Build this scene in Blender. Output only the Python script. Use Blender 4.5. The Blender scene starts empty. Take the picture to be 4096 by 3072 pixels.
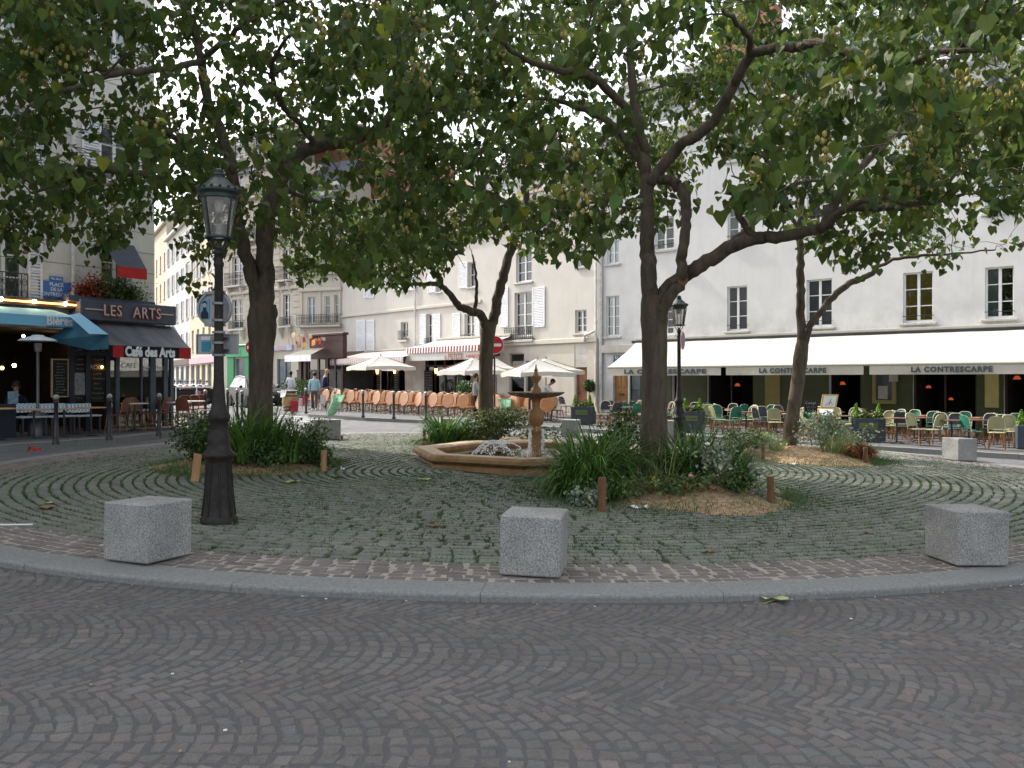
import bpy, math, random
import numpy as np
from mathutils import Vector, Matrix
from math import radians, sin, cos, pi, sqrt, atan2
random.seed(7); rng = np.random.default_rng(7)
SC = bpy.context.scene
# ---------------------------------------------------------------- camera, sky, sun, exposure
EYE = 1.66; F = 840.0; HY = 380.0
cam = bpy.data.cameras.new('camera'); camo = bpy.data.objects.new('camera', cam)
SC.collection.objects.link(camo); SC.camera = camo
camo.location = (0, 0, EYE); camo.rotation_euler = (radians(90), 0, 0)
cam.sensor_width = 36; cam.lens = F/1024*36; cam.shift_y = -4/1024; cam.clip_start = .05; cam.clip_end = 2000
SUN_AZ = Vector((-.80, .60)).normalized(); SUN_EL = radians(43)
W = bpy.data.worlds.new('World'); SC.world = W; W.use_nodes = True
nt = W.node_tree; bg = nt.nodes['Background']
sky = nt.nodes.new('ShaderNodeTexSky'); sky.sky_type = 'NISHITA'; sky.sun_disc = False
sky.sun_elevation = SUN_EL; sky.sun_rotation = atan2(SUN_AZ.x, SUN_AZ.y)
sky.air_density = 1.0; sky.dust_density = 3.5; sky.ozone_density = 1.2
hs = nt.nodes.new('ShaderNodeHueSaturation'); hs.inputs['Saturation'].default_value = .30; nt.links.new(sky.outputs[0], hs.inputs['Color']); nt.links.new(hs.outputs[0], bg.inputs[0]); bg.inputs[1].default_value = .15
sl = bpy.data.lights.new('sun', 'SUN'); sl.energy = 2.0; sl.angle = radians(.6); sl.color = (1, .94, .84)
so = bpy.data.objects.new('sun', sl); SC.collection.objects.link(so)
sd = Vector((SUN_AZ.x*cos(SUN_EL), SUN_AZ.y*cos(SUN_EL), sin(SUN_EL)))
so.rotation_euler = sd.to_track_quat('Z', 'Y').to_euler()
SC.view_settings.view_transform = 'Standard'; SC.view_settings.look = 'None'
SC.view_settings.exposure = 1.5; SC.view_settings.gamma = 1
SC.cycles.max_bounces = 6; SC.cycles.transparent_max_bounces = 12
SC.cycles.use_denoising = True
# ---------------------------------------------------------------- helpers
def gz(x): return -.02*x
def gp(px, py, h=0.):
    dx = (px-512)/F; dz = (HY-py)/F
    t = (EYE-h)/(-dz-.02*dx)
    return Vector((t*dx, t, gz(t*dx)+h))
def at(px, py, Y): return Vector(((px-512)/F*Y, Y, EYE+(HY-py)/F*Y))
def gat(px, Y, h=0.):
    x = (px-512)/F*Y; return Vector((x, Y, gz(x)+h))
def proj(p): return (512+F*p[0]/p[1], HY-F*(p[2]-EYE)/p[1])
C = SC.collection.objects
MATS = {}
def mat(name, col, rough=.75, var=.12, scale=4., bump=0., bscale=40., metal=0., emit=0., spec=.35, col2=None, stretch=(1,1,1), detail=6, trans=0., attr=False, coat=0.):
    if name in MATS: return MATS[name]
    m = bpy.data.materials.new(name); m.use_nodes = True; MATS[name] = m
    t = m.node_tree; n = t.nodes; b = n['Principled BSDF']; L = t.links.new
    b.inputs['Roughness'].default_value = rough; b.inputs['Metallic'].default_value = metal
    b.inputs['Specular IOR Level'].default_value = spec
    if coat: b.inputs['Coat Weight'].default_value = coat
    tc = n.new('ShaderNodeTexCoord'); mp = n.new('ShaderNodeMapping'); mp.inputs['Scale'].default_value = stretch
    L(tc.outputs['Object'], mp.inputs[0])
    nz = n.new('ShaderNodeTexNoise'); nz.inputs['Scale'].default_value = scale; nz.inputs['Detail'].default_value = detail
    nz.inputs['Roughness'].default_value = .62; L(mp.outputs[0], nz.inputs[0])
    rp = n.new('ShaderNodeValToRGB'); rp.color_ramp.elements[0].position = .32; rp.color_ramp.elements[1].position = .68
    c2 = col2 if col2 else tuple(min(1, c*(1+var)) for c in col)
    c1 = tuple(c*(1-var) for c in col) if not col2 else col
    rp.color_ramp.elements[0].color = (*c1, 1); rp.color_ramp.elements[1].color = (*c2, 1)
    L(nz.outputs[0], rp.inputs[0]); out = rp.outputs[0]
    if attr:
        a = n.new('ShaderNodeAttribute'); a.attribute_name = 'Col'; mx = n.new('ShaderNodeMix'); mx.data_type = 'RGBA'
        mx.blend_type = 'MULTIPLY'; mx.inputs[0].default_value = 1
        L(out, mx.inputs[6]); L(a.outputs['Color'], mx.inputs[7]); out = mx.outputs[2]
    L(out, b.inputs['Base Color'])
    if emit:
        b.inputs['Emission Color'].default_value = (*col, 1); b.inputs['Emission Strength'].default_value = emit
    if bump:
        n2 = n.new('ShaderNodeTexNoise'); n2.inputs['Scale'].default_value = bscale; n2.inputs['Detail'].default_value = 5
        L(tc.outputs['Object'], n2.inputs[0]); bp = n.new('ShaderNodeBump'); bp.inputs['Strength'].default_value = bump
        bp.inputs['Distance'].default_value = .02; L(n2.outputs[0], bp.inputs['Height']); L(bp.outputs[0], b.inputs['Normal'])
    if trans:
        tr = n.new('ShaderNodeBsdfTranslucent'); ms = n.new('ShaderNodeMixShader'); ms.inputs[0].default_value = trans
        L(out, tr.inputs[0]); L(b.outputs[0], ms.inputs[1]); L(tr.outputs[0], ms.inputs[2])
        L(ms.outputs[0], n['Material Output'].inputs[0])
    return m
def speckle(name, dark, mid, light, scale=150, bump=.3, rough=.8):
    if name in MATS: return MATS[name]
    m = mat(name, mid, rough=rough, bump=bump, bscale=scale*.6)
    t = m.node_tree; n = t.nodes; L = t.links.new
    nz = [x for x in n if x.type == 'TEX_NOISE'][0]; nz.inputs['Scale'].default_value = scale; nz.inputs['Detail'].default_value = 3
    rp = [x for x in n if x.type == 'VALTORGB'][0].color_ramp
    rp.elements[0].position = .38; rp.elements[0].color = (*dark, 1)
    rp.elements[1].position = .66; rp.elements[1].color = (*light, 1)
    e = rp.elements.new(.5); e.color = (*mid, 1)
    big = n.new('ShaderNodeTexNoise'); big.inputs['Scale'].default_value = 3.; big.inputs['Detail'].default_value = 5
    mx = n.new('ShaderNodeMix'); mx.data_type = 'RGBA'; mx.blend_type = 'MULTIPLY'; mx.inputs[0].default_value = .55
    tc = [x for x in n if x.type == 'TEX_COORD'][0]; L(tc.outputs['Object'], big.inputs[0])
    r2 = n.new('ShaderNodeValToRGB'); r2.color_ramp.elements[0].color = (.55, .57, .6, 1); r2.color_ramp.elements[0].position = .35; r2.color_ramp.elements[1].position = .65
    L(big.outputs[0], r2.inputs[0]); b = n['Principled BSDF']; oi = n.new('ShaderNodeObjectInfo'); va = n.new('ShaderNodeVectorMath'); L(tc.outputs['Object'], va.inputs[0]); L(oi.outputs['Location'], va.inputs[1]); L(va.outputs[0], big.inputs[0])
    L([x for x in n if x.type == 'VALTORGB'][0].outputs[0], mx.inputs[6]); L(r2.outputs[0], mx.inputs[7]); L(mx.outputs[2], b.inputs['Base Color'])
    return m
def wallmat(name, col, dirt=(.5,.45,.38), amt=.5, tide=None):
    """painted render: faint mottling, vertical run-off streaks and a grubby tide"""
    if name in MATS: return MATS[name]
    m = mat(name, col, rough=.9, var=.05, scale=1.3, bump=.12, bscale=30, spec=.15)
    t = m.node_tree; n = t.nodes; L = t.links.new; b = n['Principled BSDF']
    src = b.inputs['Base Color'].links[0].from_socket
    tc = [x for x in n if x.type == 'TEX_COORD'][0]
    mp = n.new('ShaderNodeMapping'); mp.inputs['Scale'].default_value = (2.6, 2.6, .28); L(tc.outputs['Object'], mp.inputs[0])
    nz = n.new('ShaderNodeTexNoise'); nz.inputs['Scale'].default_value = 1.1; nz.inputs['Detail'].default_value = 8; nz.inputs['Roughness'].default_value = .7
    L(mp.outputs[0], nz.inputs[0]); rp = n.new('ShaderNodeValToRGB')
    rp.color_ramp.elements[0].position = .5; rp.color_ramp.elements[0].color = (0,0,0,1)
    rp.color_ramp.elements[1].position = .8; rp.color_ramp.elements[1].color = (amt,)*3+(1,)
    L(nz.outputs[0], rp.inputs[0]); mx = n.new('ShaderNodeMix'); mx.data_type = 'RGBA'
    L(rp.outputs[0], mx.inputs[0]); L(src, mx.inputs[6]); mx.inputs[7].default_value = (*dirt, 1)
    out = mx.outputs[2]
    if tide:
        z0, z1, dc, k = tide; sx = n.new('ShaderNodeSeparateXYZ'); L(tc.outputs['Object'], sx.inputs[0]); mr = n.new('ShaderNodeMapRange'); mr.inputs[1].default_value = z0; mr.inputs[2].default_value = z1; mr.inputs[3].default_value = 1.; mr.inputs[4].default_value = 0.
        L(sx.outputs[2], mr.inputs[0]); n3 = n.new('ShaderNodeTexNoise'); n3.inputs['Scale'].default_value = .9; n3.inputs['Detail'].default_value = 9; n3.inputs['Roughness'].default_value = .68; L(tc.outputs['Object'], n3.inputs[0])
        r3 = n.new('ShaderNodeMapRange'); r3.inputs[1].default_value = .42; r3.inputs[2].default_value = .62; L(n3.outputs[0], r3.inputs[0]); mu = n.new('ShaderNodeMath'); mu.operation = 'MULTIPLY'; L(mr.outputs[0], mu.inputs[0]); L(r3.outputs[0], mu.inputs[1])
        m2 = n.new('ShaderNodeMath'); m2.operation = 'MULTIPLY'; m2.inputs[1].default_value = k; L(mu.outputs[0], m2.inputs[0]); mx2 = n.new('ShaderNodeMix'); mx2.data_type = 'RGBA'; L(m2.outputs[0], mx2.inputs[0]); L(out, mx2.inputs[6]); mx2.inputs[7].default_value = (*dc, 1); out = mx2.outputs[2]
    L(out, b.inputs['Base Color'])
    return m
def glassmat(name, tint=(.75,.8,.82), refl=.25, rough=.02):
    if name in MATS: return MATS[name]
    m = bpy.data.materials.new(name); m.use_nodes = True; MATS[name] = m
    t = m.node_tree; n = t.nodes; L = t.links.new; n.remove(n['Principled BSDF'])
    tr = n.new('ShaderNodeBsdfTransparent'); tr.inputs[0].default_value = (*tint, 1)
    gl = n.new('ShaderNodeBsdfGlossy'); gl.inputs['Roughness'].default_value = rough
    fr = n.new('ShaderNodeFresnel'); fr.inputs[0].default_value = 1.5
    ma = n.new('ShaderNodeMath'); ma.operation = 'MULTIPLY_ADD'; ma.inputs[1].default_value = 1.2; ma.inputs[2].default_value = refl*.3; ma.use_clamp = True
    ms = n.new('ShaderNodeMixShader'); L(fr.outputs[0], ma.inputs[0]); L(ma.outputs[0], ms.inputs[0])
    L(tr.outputs[0], ms.inputs[1]); L(gl.outputs[0], ms.inputs[2]); L(ms.outputs[0], n['Material Output'].inputs[0])
    return m
def mirrorpane(name, col=(.02,.025,.03)):
    return mat(name, col, rough=.06, var=.3, scale=1.5, spec=.8)
class MB:
    def __init__(s): s.v = []; s.f = []; s.mi = []; s.sm = []; s.m = Matrix.Identity(4); s.mat = 0; s.smooth = False
    def add(s, vs, fs, sm=None):
        b = len(s.v); s.v += [s.m @ Vector(v) for v in vs]; s.f += [tuple(b+i for i in f) for f in fs]
        s.mi += [s.mat]*len(fs); s.sm += [s.smooth if sm is None else sm]*len(fs)
    def box(s, x0, x1, y0, y1, z0, z1, bev=0.):
        if x0 > x1: x0, x1 = x1, x0
        if y0 > y1: y0, y1 = y1, y0
        if z0 > z1: z0, z1 = z1, z0
        if bev:
            b = bev; V = []; idx = {}
            for X, a in ((x0,1),(x1,-1)):
                for Y, c in ((y0,1),(y1,-1)):
                    for Z, d in ((z0,1),(z1,-1)):
                        k = (a,c,d)
                        idx[k,0] = len(V); V.append((X, Y+c*b, Z+d*b))
                        idx[k,1] = len(V); V.append((X+a*b, Y, Z+d*b))
                        idx[k,2] = len(V); V.append((X+a*b, Y+c*b, Z))
            Fc = []; S = (1,-1)
            for a in S:
                o = [(a,1,1),(a,-1,1),(a,-1,-1),(a,1,-1)]
                q = [idx[k,0] for k in o]; Fc.append(q if a == -1 else q[::-1])
                o = [(1,a,1),(-1,a,1),(-1,a,-1),(1,a,-1)]
                q = [idx[k,1] for k in o]; Fc.append(q if a == 1 else q[::-1])
                o = [(1,1,a),(-1,1,a),(-1,-1,a),(1,-1,a)]
                q = [idx[k,2] for k in o]; Fc.append(q if a == -1 else q[::-1])
            for a in S:
                for c in S:
                    for (i, j, ks) in ((1,2,[(1,a,c),(-1,a,c)]), (0,2,[(a,1,c),(a,-1,c)]), (0,1,[(a,c,1),(a,c,-1)])):
                        Fc.append([idx[ks[0],i], idx[ks[1],i], idx[ks[1],j], idx[ks[0],j]])
                    for d in S: Fc.append([idx[(a,c,d),0], idx[(a,c,d),1], idx[(a,c,d),2]])
            s.add(V, Fc); return
        s.add([(x0,y0,z0),(x1,y0,z0),(x1,y1,z0),(x0,y1,z0),(x0,y0,z1),(x1,y0,z1),(x1,y1,z1),(x0,y1,z1)],
              [(3,2,1,0),(4,5,6,7),(0,1,5,4),(1,2,6,5),(2,3,7,6),(3,0,4,7)])
    def quad(s, a, b, c, d): s.add([a,b,c,d], [(0,1,2,3)])
    def poly(s, pts): s.add(pts, [tuple(range(len(pts)))])
    def prism(s, pts, z0, z1):
        n = len(pts); s.add([(x,y,z0) for x,y in pts]+[(x,y,z1) for x,y in pts],
            [tuple(range(n))[::-1], tuple(range(n,2*n))]+[(i,(i+1)%n,(i+1)%n+n,i+n) for i in range(n)])
    def extr(s, pts, d):   # extrude a 3D polygon by vector d
        n = len(pts); P = [Vector(p) for p in pts]; D = Vector(d)
        s.add(P+[p+D for p in P], [tuple(range(n))[::-1], tuple(range(n,2*n))]+[(i,(i+1)%n,(i+1)%n+n,i+n) for i in range(n)])
    def tube(s, pts, r, n=8, cap=True, twist=0.):
        P = [Vector(p) for p in pts]; R = r if hasattr(r, '__len__') else [r]*len(P)
        V = []; up = Vector((0,0,1)); last = None
        for i, p in enumerate(P):
            t = (P[min(i+1,len(P)-1)]-P[max(i-1,0)])
            if t.length < 1e-9: t = Vector((0,0,1))
            t.normalize()
            if last is None:
                a = t.cross(up if abs(t.z) < .95 else Vector((1,0,0))).normalized()
            else:
                a = (last-t*last.dot(t))
                a = a.normalized() if a.length > 1e-6 else t.cross(Vector((1,0,0))).normalized()
            last = a; b = t.cross(a)
            for k in range(n):
                q = 2*pi*k/n+twist; V.append(p+(a*cos(q)+b*sin(q))*R[i])
        Fc = []
        for i in range(len(P)-1):
            for k in range(n): Fc.append((i*n+k, i*n+(k+1)%n, (i+1)*n+(k+1)%n, (i+1)*n+k))
        s.add(V, Fc, True)
        if cap:
            s.add(V[:n], [tuple(range(n))[::-1]], False); s.add(V[-n:], [tuple(range(n))], False)
    def lathe(s, prof, n=16, c=(0,0,0), sm=True, cap=True):
        V = []; c = Vector(c)
        for r, z in prof:
            for k in range(n): V.append((c.x+r*cos(2*pi*k/n), c.y+r*sin(2*pi*k/n), c.z+z))
        Fc = [(i*n+k, i*n+(k+1)%n, (i+1)*n+(k+1)%n, (i+1)*n+k) for i in range(len(prof)-1) for k in range(n)]
        s.add(V, Fc, sm)
        if not cap: return
        if prof[0][0] > 1e-4: s.add(V[:n], [tuple(range(n))[::-1]], False)
        if prof[-1][0] > 1e-4: s.add(V[-n:], [tuple(range(n))], False)
    def ball(s, c, r, n=8, m=6, sq=(1,1,1)):
        c = Vector(c); V = []
        for i in range(m+1):
            a = pi*i/m
            for k in range(n): V.append(c+Vector((r*sq[0]*sin(a)*cos(2*pi*k/n), r*sq[1]*sin(a)*sin(2*pi*k/n), -r*sq[2]*cos(a))))
        s.add(V, [(i*n+k, i*n+(k+1)%n, (i+1)*n+(k+1)%n, (i+1)*n+k) for i in range(m) for k in range(n)], True)
    def build(s, name, mats, parent=None, label=None):
        me = bpy.data.meshes.new(name); me.from_pydata([tuple(v) for v in s.v], [], s.f)
        for m in (mats if isinstance(mats, (list, tuple)) else [mats]): me.materials.append(m)
        me.polygons.foreach_set('material_index', s.mi); me.polygons.foreach_set('use_smooth', s.sm); me.update()
        o = bpy.data.objects.new(name, me); C.link(o)
        if parent: o.parent = parent
        if label: o['label'] = label
        return o
def bake(name, V, Fa, matl, parent=None, cols=None, smooth=False):
    """V: (n,3) array, Fa: (m,k) int array"""
    me = bpy.data.meshes.new(name); V = np.asarray(V, dtype=np.float32); Fa = np.asarray(Fa, dtype=np.int32)
    k = Fa.shape[1]; me.vertices.add(len(V)); me.vertices.foreach_set('co', V.ravel())
    me.loops.add(Fa.size); me.loops.foreach_set('vertex_index', Fa.ravel())
    me.polygons.add(len(Fa)); me.polygons.foreach_set('loop_start', np.arange(0, Fa.size, k, dtype=np.int32))
    me.polygons.foreach_set('loop_total', np.full(len(Fa), k, dtype=np.int32))
    me.polygons.foreach_set('use_smooth', np.full(len(Fa), smooth)); me.update(calc_edges=True)
    if cols is not None:
        ca = me.color_attributes.new('Col', 'FLOAT_COLOR', 'POINT')
        c4 = np.ones((len(V), 4), dtype=np.float32); c4[:, :3] = cols; ca.data.foreach_set('color', c4.ravel())
    for m in (matl if isinstance(matl, (list, tuple)) else [matl]): me.materials.append(m)
    o = bpy.data.objects.new(name, me); C.link(o)
    if parent: o.parent = parent
    return o
def thing(name, label, cat, loc=(0,0,0), rz=0., group=None):
    o = bpy.data.objects.new(name, None); C.link(o); o.empty_display_size = .2
    o.location = loc; o.rotation_euler = (0,0,rz); o['label'] = label; o['category'] = cat
    if group: o['group'] = group
    return o
def tag(o, label, cat, group=None):
    o['label'] = label; o['category'] = cat
    if group: o['group'] = group
    return o
def struct(o, kind='structure', label=None, cat=None):
    o['kind'] = kind
    if label: o['label'] = label
    if cat: o['category'] = cat
    return o
KIDS = {}
def kids(o):
    return list(o.children)
def dup(root, loc, rz, label=None, group=None, swap=None, sc=None):
    r = root.copy(); C.link(r); r.location = loc; r.rotation_euler = (0,0,rz)
    if label: r['label'] = label
    if group: r['group'] = group
    if sc: r.scale = (sc,)*3
    for ch in kids(root):
        c = ch.copy(); C.link(c); c.parent = r
        for g in kids(ch):
            d = g.copy(); C.link(d); d.parent = c
    return r
def text(name, body, size, m, parent=None, loc=(0,0,0), rot=(pi/2,0,0), ext=.004, spacing=1., bold=0., align='CENTER', xs=1., shear=0.):
    cu = bpy.data.curves.new('tmp', 'FONT'); cu.body = body; cu.size = size; cu.extrude = ext; cu.space_character = spacing
    cu.offset = bold; cu.align_x = align; cu.align_y = 'CENTER'; cu.shear = shear; cu.resolution_u = 3
    to = bpy.data.objects.new('tmp', cu); C.link(to); bpy.context.view_layer.update()
    me = bpy.data.meshes.new_from_object(to.evaluated_get(bpy.context.evaluated_depsgraph_get()))
    bpy.data.objects.remove(to); me.name = name; me.materials.clear(); me.materials.append(m)
    o = bpy.data.objects.new(name, me); C.link(o); o.location = loc; o.rotation_euler = rot; o.scale = (xs, 1, 1)
    if parent: o.parent = parent
    return o
class Fac:
    """facade frame: local x runs left to right seen from the square, local -y points at the square"""
    def __init__(s, P, Q):
        s.P = Vector((P[0], P[1])); s.u = (Vector((Q[0], Q[1]))-s.P).normalized(); s.n = Vector((s.u.y, -s.u.x)); s.len = (Vector((Q[0],Q[1]))-s.P).length
        s.rz = atan2(s.u.y, s.u.x)
    def sz(s, px, py, d=0.):
        """pixel -> (along, height) on the plane d metres in front of the wall"""
        dx = (px-512)/F; o = s.P+s.n*d
        # o + u*a = t*(dx,1)
        det = -s.u.x*1+s.u.y*dx
        t = (-(s.u.x*o.y)+s.u.y*o.x)/det
        a = (dx*o.y-o.x)/(s.u.x-dx*s.u.y) if abs(s.u.x-dx*s.u.y) > 1e-9 else 0
        t = (o.y+s.u.y*a)
        return a, EYE+(HY-py)/F*t
    def s(s_, px, d=0.): return s_.sz(px, HY, d)[0]
    def z(s, px, py, d=0.): return s.sz(px, py, d)[1]
    def world(s, a, d=0., z=0.):
        p = s.P+s.u*a+s.n*d; return Vector((p.x, p.y, z))
    def thing(s, name, label, cat, a=0., d=0., z=0., group=None):
        return thing(name, label, cat, s.world(a, d, z), s.rz, group)
# ---------------------------------------------------------------- ground, road, plaza
M_ASPH = mat('asphalt', (.10,.10,.105), rough=.9, var=.12, scale=2.5, bump=.25, bscale=90, col2=(.15,.15,.155))
M_WALK = mat('pavement_asphalt', (.085,.085,.088), rough=.9, var=.2, scale=1.7, bump=.25, bscale=80, col2=(.13,.128,.13))
M_GRAN = speckle('granite', (.17,.167,.16), (.31,.307,.29), (.43,.425,.40), 85, .3)
M_KERB = mat('granite_kerb', (.145,.15,.145), rough=.8, var=.2, scale=40, bump=.3, bscale=60, col2=(.245,.25,.24))
M_JOINT = mat('paving_joint', (.070,.070,.073), rough=.95, var=.3, scale=60, bump=.5, bscale=120, col2=(.105,.104,.104))
M_MORT = mat('pale_mortar', (.27,.24,.205), rough=.95, var=.25, scale=25, bump=.5, bscale=80, col2=(.40,.365,.31))
M_SETT = mat('porphyry_setts', (.72,.72,.72), rough=.62, scale=130, bump=.6, bscale=45, col2=(1.15,1.13,1.1), attr=True, detail=4, spec=.45)
_t = M_SETT.node_tree; _b = _t.nodes['Principled BSDF']; _src = _b.inputs['Base Color'].links[0].from_socket; _tc = _t.nodes.new('ShaderNodeTexCoord'); _nz = _t.nodes.new('ShaderNodeTexNoise'); _nz.inputs['Scale'].default_value = .8; _nz.inputs['Detail'].default_value = 7; _nz.inputs['Roughness'].default_value = .7; _r = _t.nodes.new('ShaderNodeMapRange'); _r.inputs[1].default_value = .35; _r.inputs[2].default_value = .65; _r.inputs[3].default_value = .80; _r.inputs[4].default_value = 1.18; _m = _t.nodes.new('ShaderNodeMix'); _m.data_type = 'RGBA'; _m.blend_type = 'MULTIPLY'; _m.inputs[0].default_value = 1
for _a, _c in ((_tc.outputs['Object'], _nz.inputs[0]), (_nz.outputs[0], _r.inputs[0]), (_src, _m.inputs[6]), (_r.outputs[0], _m.inputs[7]), (_m.outputs[2], _b.inputs['Base Color'])): _t.links.new(_a, _c)
M_COB = mat('grey_cobbles', (.7,.7,.7), rough=.85, scale=45, bump=.5, bscale=40, col2=(1.2,1.2,1.2), attr=True, detail=5)
def sheet(name, pts, h, m, kind='structure'):
    b = MB(); b.poly([(x, y, gz(x)+h) for x, y in pts]); return struct(b.build(name, m), kind)
sheet('ground', [(-300,-40),(300,-40),(300,600),(-300,600)], -.03, M_ASPH)
# plaza outline (kerb outer edge) as a smooth closed polar curve about PC
PC = (0.7, 15.2)
OUT = [(0.5,6.42),(4.35,7.25),(8.0,9.9),(10.4,14),(10.6,18.9),(8.2,23),(3,25.2),(-2,25.2),(-5.9,23.4),(-8.0,18.9),(-8.9,14.2),(-8.05,10.3),(-4.35,7.05)]
_a = np.array([atan2(y-PC[1], x-PC[0]) % (2*pi) for x, y in OUT]); _r = np.array([sqrt((x-PC[0])**2+(y-PC[1])**2) for x, y in OUT])
_o = np.argsort(_a); _a = _a[_o]; _r = _r[_o]
_ax = np.concatenate([_a-2*pi, _a, _a+2*pi]); _rx = np.tile(_r, 3)
_ag = np.linspace(-pi, 3*pi, 1441); _rg = np.interp(_ag, _ax, _rx)
_k = np.hanning(121); _k /= _k.sum(); _rg = np.convolve(np.pad(_rg, 60, 'edge'), _k, 'valid')
def PR(a): return float(np.interp(a % (2*pi), _ag, _rg))
PRv = lambda a: np.interp(np.mod(a, 2*pi), _ag, _rg)
PH = .06
def pp(a, inset, h): 
    r = PR(a)-inset; x = PC[0]+r*cos(a); y = PC[1]+r*sin(a); return (x, y, gz(x)+h)
# kerb ring: individual granite lengths, rounded nose
b = MB(); a = 0.
nseg = 30
for i in range(nseg):
    a0 = 2*pi*i/nseg+.00015; a1 = 2*pi*(i+1)/nseg-.0003; K = 6; rows = []
    for (ins, h) in ((.0,-.05),(.0,PH-.028),(.006,PH-.014),(.02,PH-.004),(.045,PH),(.36,PH)):
        rows.append([pp(a0+(a1-a0)*k/K, ins, h) for k in range(K+1)])
    V = [p for r in rows for p in r]; Fc = [(j*(K+1)+k, j*(K+1)+k+1, (j+1)*(K+1)+k+1, (j+1)*(K+1)+k) for j in range(5) for k in range(K)]
    b.add(V, Fc, False)
struct(b.build('plaza_kerb', M_KERB))
# joint bases
b = MB(); N = 240; b.poly([pp(2*pi*i/N, 1.04, PH-.010) for i in range(N)]); struct(b.build('plaza_ground', mat('mossy_joint', (.028,.04,.020), rough=.95, scale=3, bump=.5, bscale=90, col2=(.06,.075,.035))))
b = MB(); V = []; 
for i in range(N): V += [pp(2*pi*i/N, .355, PH-.0035), pp(2*pi*i/N, 1.05, PH-.0035)]
b.add(V, [(2*i, (2*i+2) % (2*N), (2*i+3) % (2*N), 2*i+1) for i in range(N)]); struct(b.build('mortar_bed', M_MORT))
b = MB(); b.poly([(x, y, gz(x)-.0075) for x, y in [(-16,-3),(17,-3),(17,13),(-16,13)]]); struct(b.build('road_bed', M_JOINT))
def stones(name, cen, ux, su, sv, h0, hh, col, matl, bev=.011, jit=.004):
    """cen (n,2) centres, ux (n,) angle of the long axis, su/sv half sizes, col (n,3): one bevelled, slightly tilted stone each"""
    n = len(cen); c, s = np.cos(ux), np.sin(ux)
    tpl = []
    for (k, z) in ((1., 0.), (1., .55), (0., 1.)):
        for (x, y) in ((-1,-1),(1,-1),(1,1),(-1,1)): tpl.append((x, y, k, z))
    V = np.zeros((n, 12, 3)); tx = rng.normal(0, .012, n); ty = rng.normal(0, .012, n); hz = rng.normal(0, .0016, n)
    for i, (x, y, k, z) in enumerate(tpl):
        jx = rng.normal(0, jit, n); jy = rng.normal(0, jit, n)
        if i >= 4: jx = pj[(i-4) % 4][0] if i >= 4 and k == 1. else pj[(i-4) % 4][0]; jy = pj[(i-4) % 4][1]
        else:
            if i == 0: pj = []
            pj.append((jx, jy))
        lx = x*(su-(0 if k else bev))+jx; ly = y*(sv-(0 if k else bev))+jy
        X = cen[:, 0]+lx*c-ly*s; Y = cen[:, 1]+lx*s+ly*c
        V[:, i, 0] = X; V[:, i, 1] = Y; V[:, i, 2] = -.02*X+h0+z*hh+(hz+tx*lx+ty*ly if z else 0)
    Q = np.array([(0,1,5,4),(1,2,6,5),(2,3,7,6),(3,0,4,7),(4,5,9,8),(5,6,10,9),(6,7,11,10),(7,4,8,11),(8,9,10,11)])
    Fa = (Q[None]+12*np.arange(n)[:, None, None]).reshape(-1, 4)
    return bake(name, V.reshape(-1, 3), Fa, matl, cols=np.repeat(col, 12, axis=0))
def tones(n, base, spread, tint=.06):
    k = np.exp(rng.normal(0, spread, n))[:, None]; c = np.array(base)[None]*k; c = c*(1+rng.normal(0, tint, (n, 3))); return np.clip(c, .005, .9)
# plaza cobbles in rings that follow the kerb
cen = []; ang = []; su = []; sv = []
row = .150; k = 0; ins = 1.04
while True:
    ins_c = ins+row/2; th = 0.
    if ins_c > 8.4: break
    rr = PR(0)-ins_c; off = random.random()*.1
    L = 2*pi*(8.6-ins_c); n = max(6, int(L/.205)); th0 = random.random()
    for i in range(n):
        th = th0+2*pi*(i+random.uniform(-.12,.12))/n
        r = PR(th)-ins_c
        if r < .4: continue
        r2 = PR(th+.01)-ins_c; tang = atan2(r2*sin(th+.01)-r*sin(th), r2*cos(th+.01)-r*cos(th))
        x, y = PC[0]+r*cos(th), PC[1]+r*sin(th)
        if (x-.47)**2+(y-16.5)**2 < 1.9**2: continue
        w = 2*pi*(PR(th)-ins_c)/n
        cen.append((x, y)); ang.append(tang+random.gauss(0,.02)); su.append(w/2-.009+random.gauss(0,.003)); sv.append(row/2-.0085+random.gauss(0,.002))
    ins += row; k += 1
cen = np.array(cen); n = len(cen)
_rr = np.hypot(cen[:, 0]-PC[0], cen[:, 1]-PC[1])
struct(stones('plaza_cobbles', cen, np.array(ang), np.array(su), np.array(sv), PH-.03, .035, tones(n, (.172,.178,.150), .09, .02), M_COB))
# pinkish sett band inside the kerb
cen = []; ang = []; su = []; sv = []; row = .112
for j in range(6):
    ins_c = .365+row*(j+.5); n = int(2*pi*(9-ins_c)/.16); t0 = random.random()
    for i in range(n):
        th = t0+2*pi*(i+random.uniform(-.15,.15))/n; r = PR(th)-ins_c; r2 = PR(th+.01)-ins_c
        tang = atan2(r2*sin(th+.01)-r*sin(th), r2*cos(th+.01)-r*cos(th)); w = 2*pi*r/n
        cen.append((PC[0]+r*cos(th), PC[1]+r*sin(th))); ang.append(tang+random.gauss(0,.04)); su.append(w/2-.011+random.gauss(0,.005)); sv.append(row/2-.0095+random.gauss(0,.003))
n = len(cen)
struct(stones('sett_band', np.array(cen), np.array(ang), np.array(su), np.array(sv), PH-.03, .033, tones(n, (.145,.128,.120), .10, .015), M_SETT))
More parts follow.
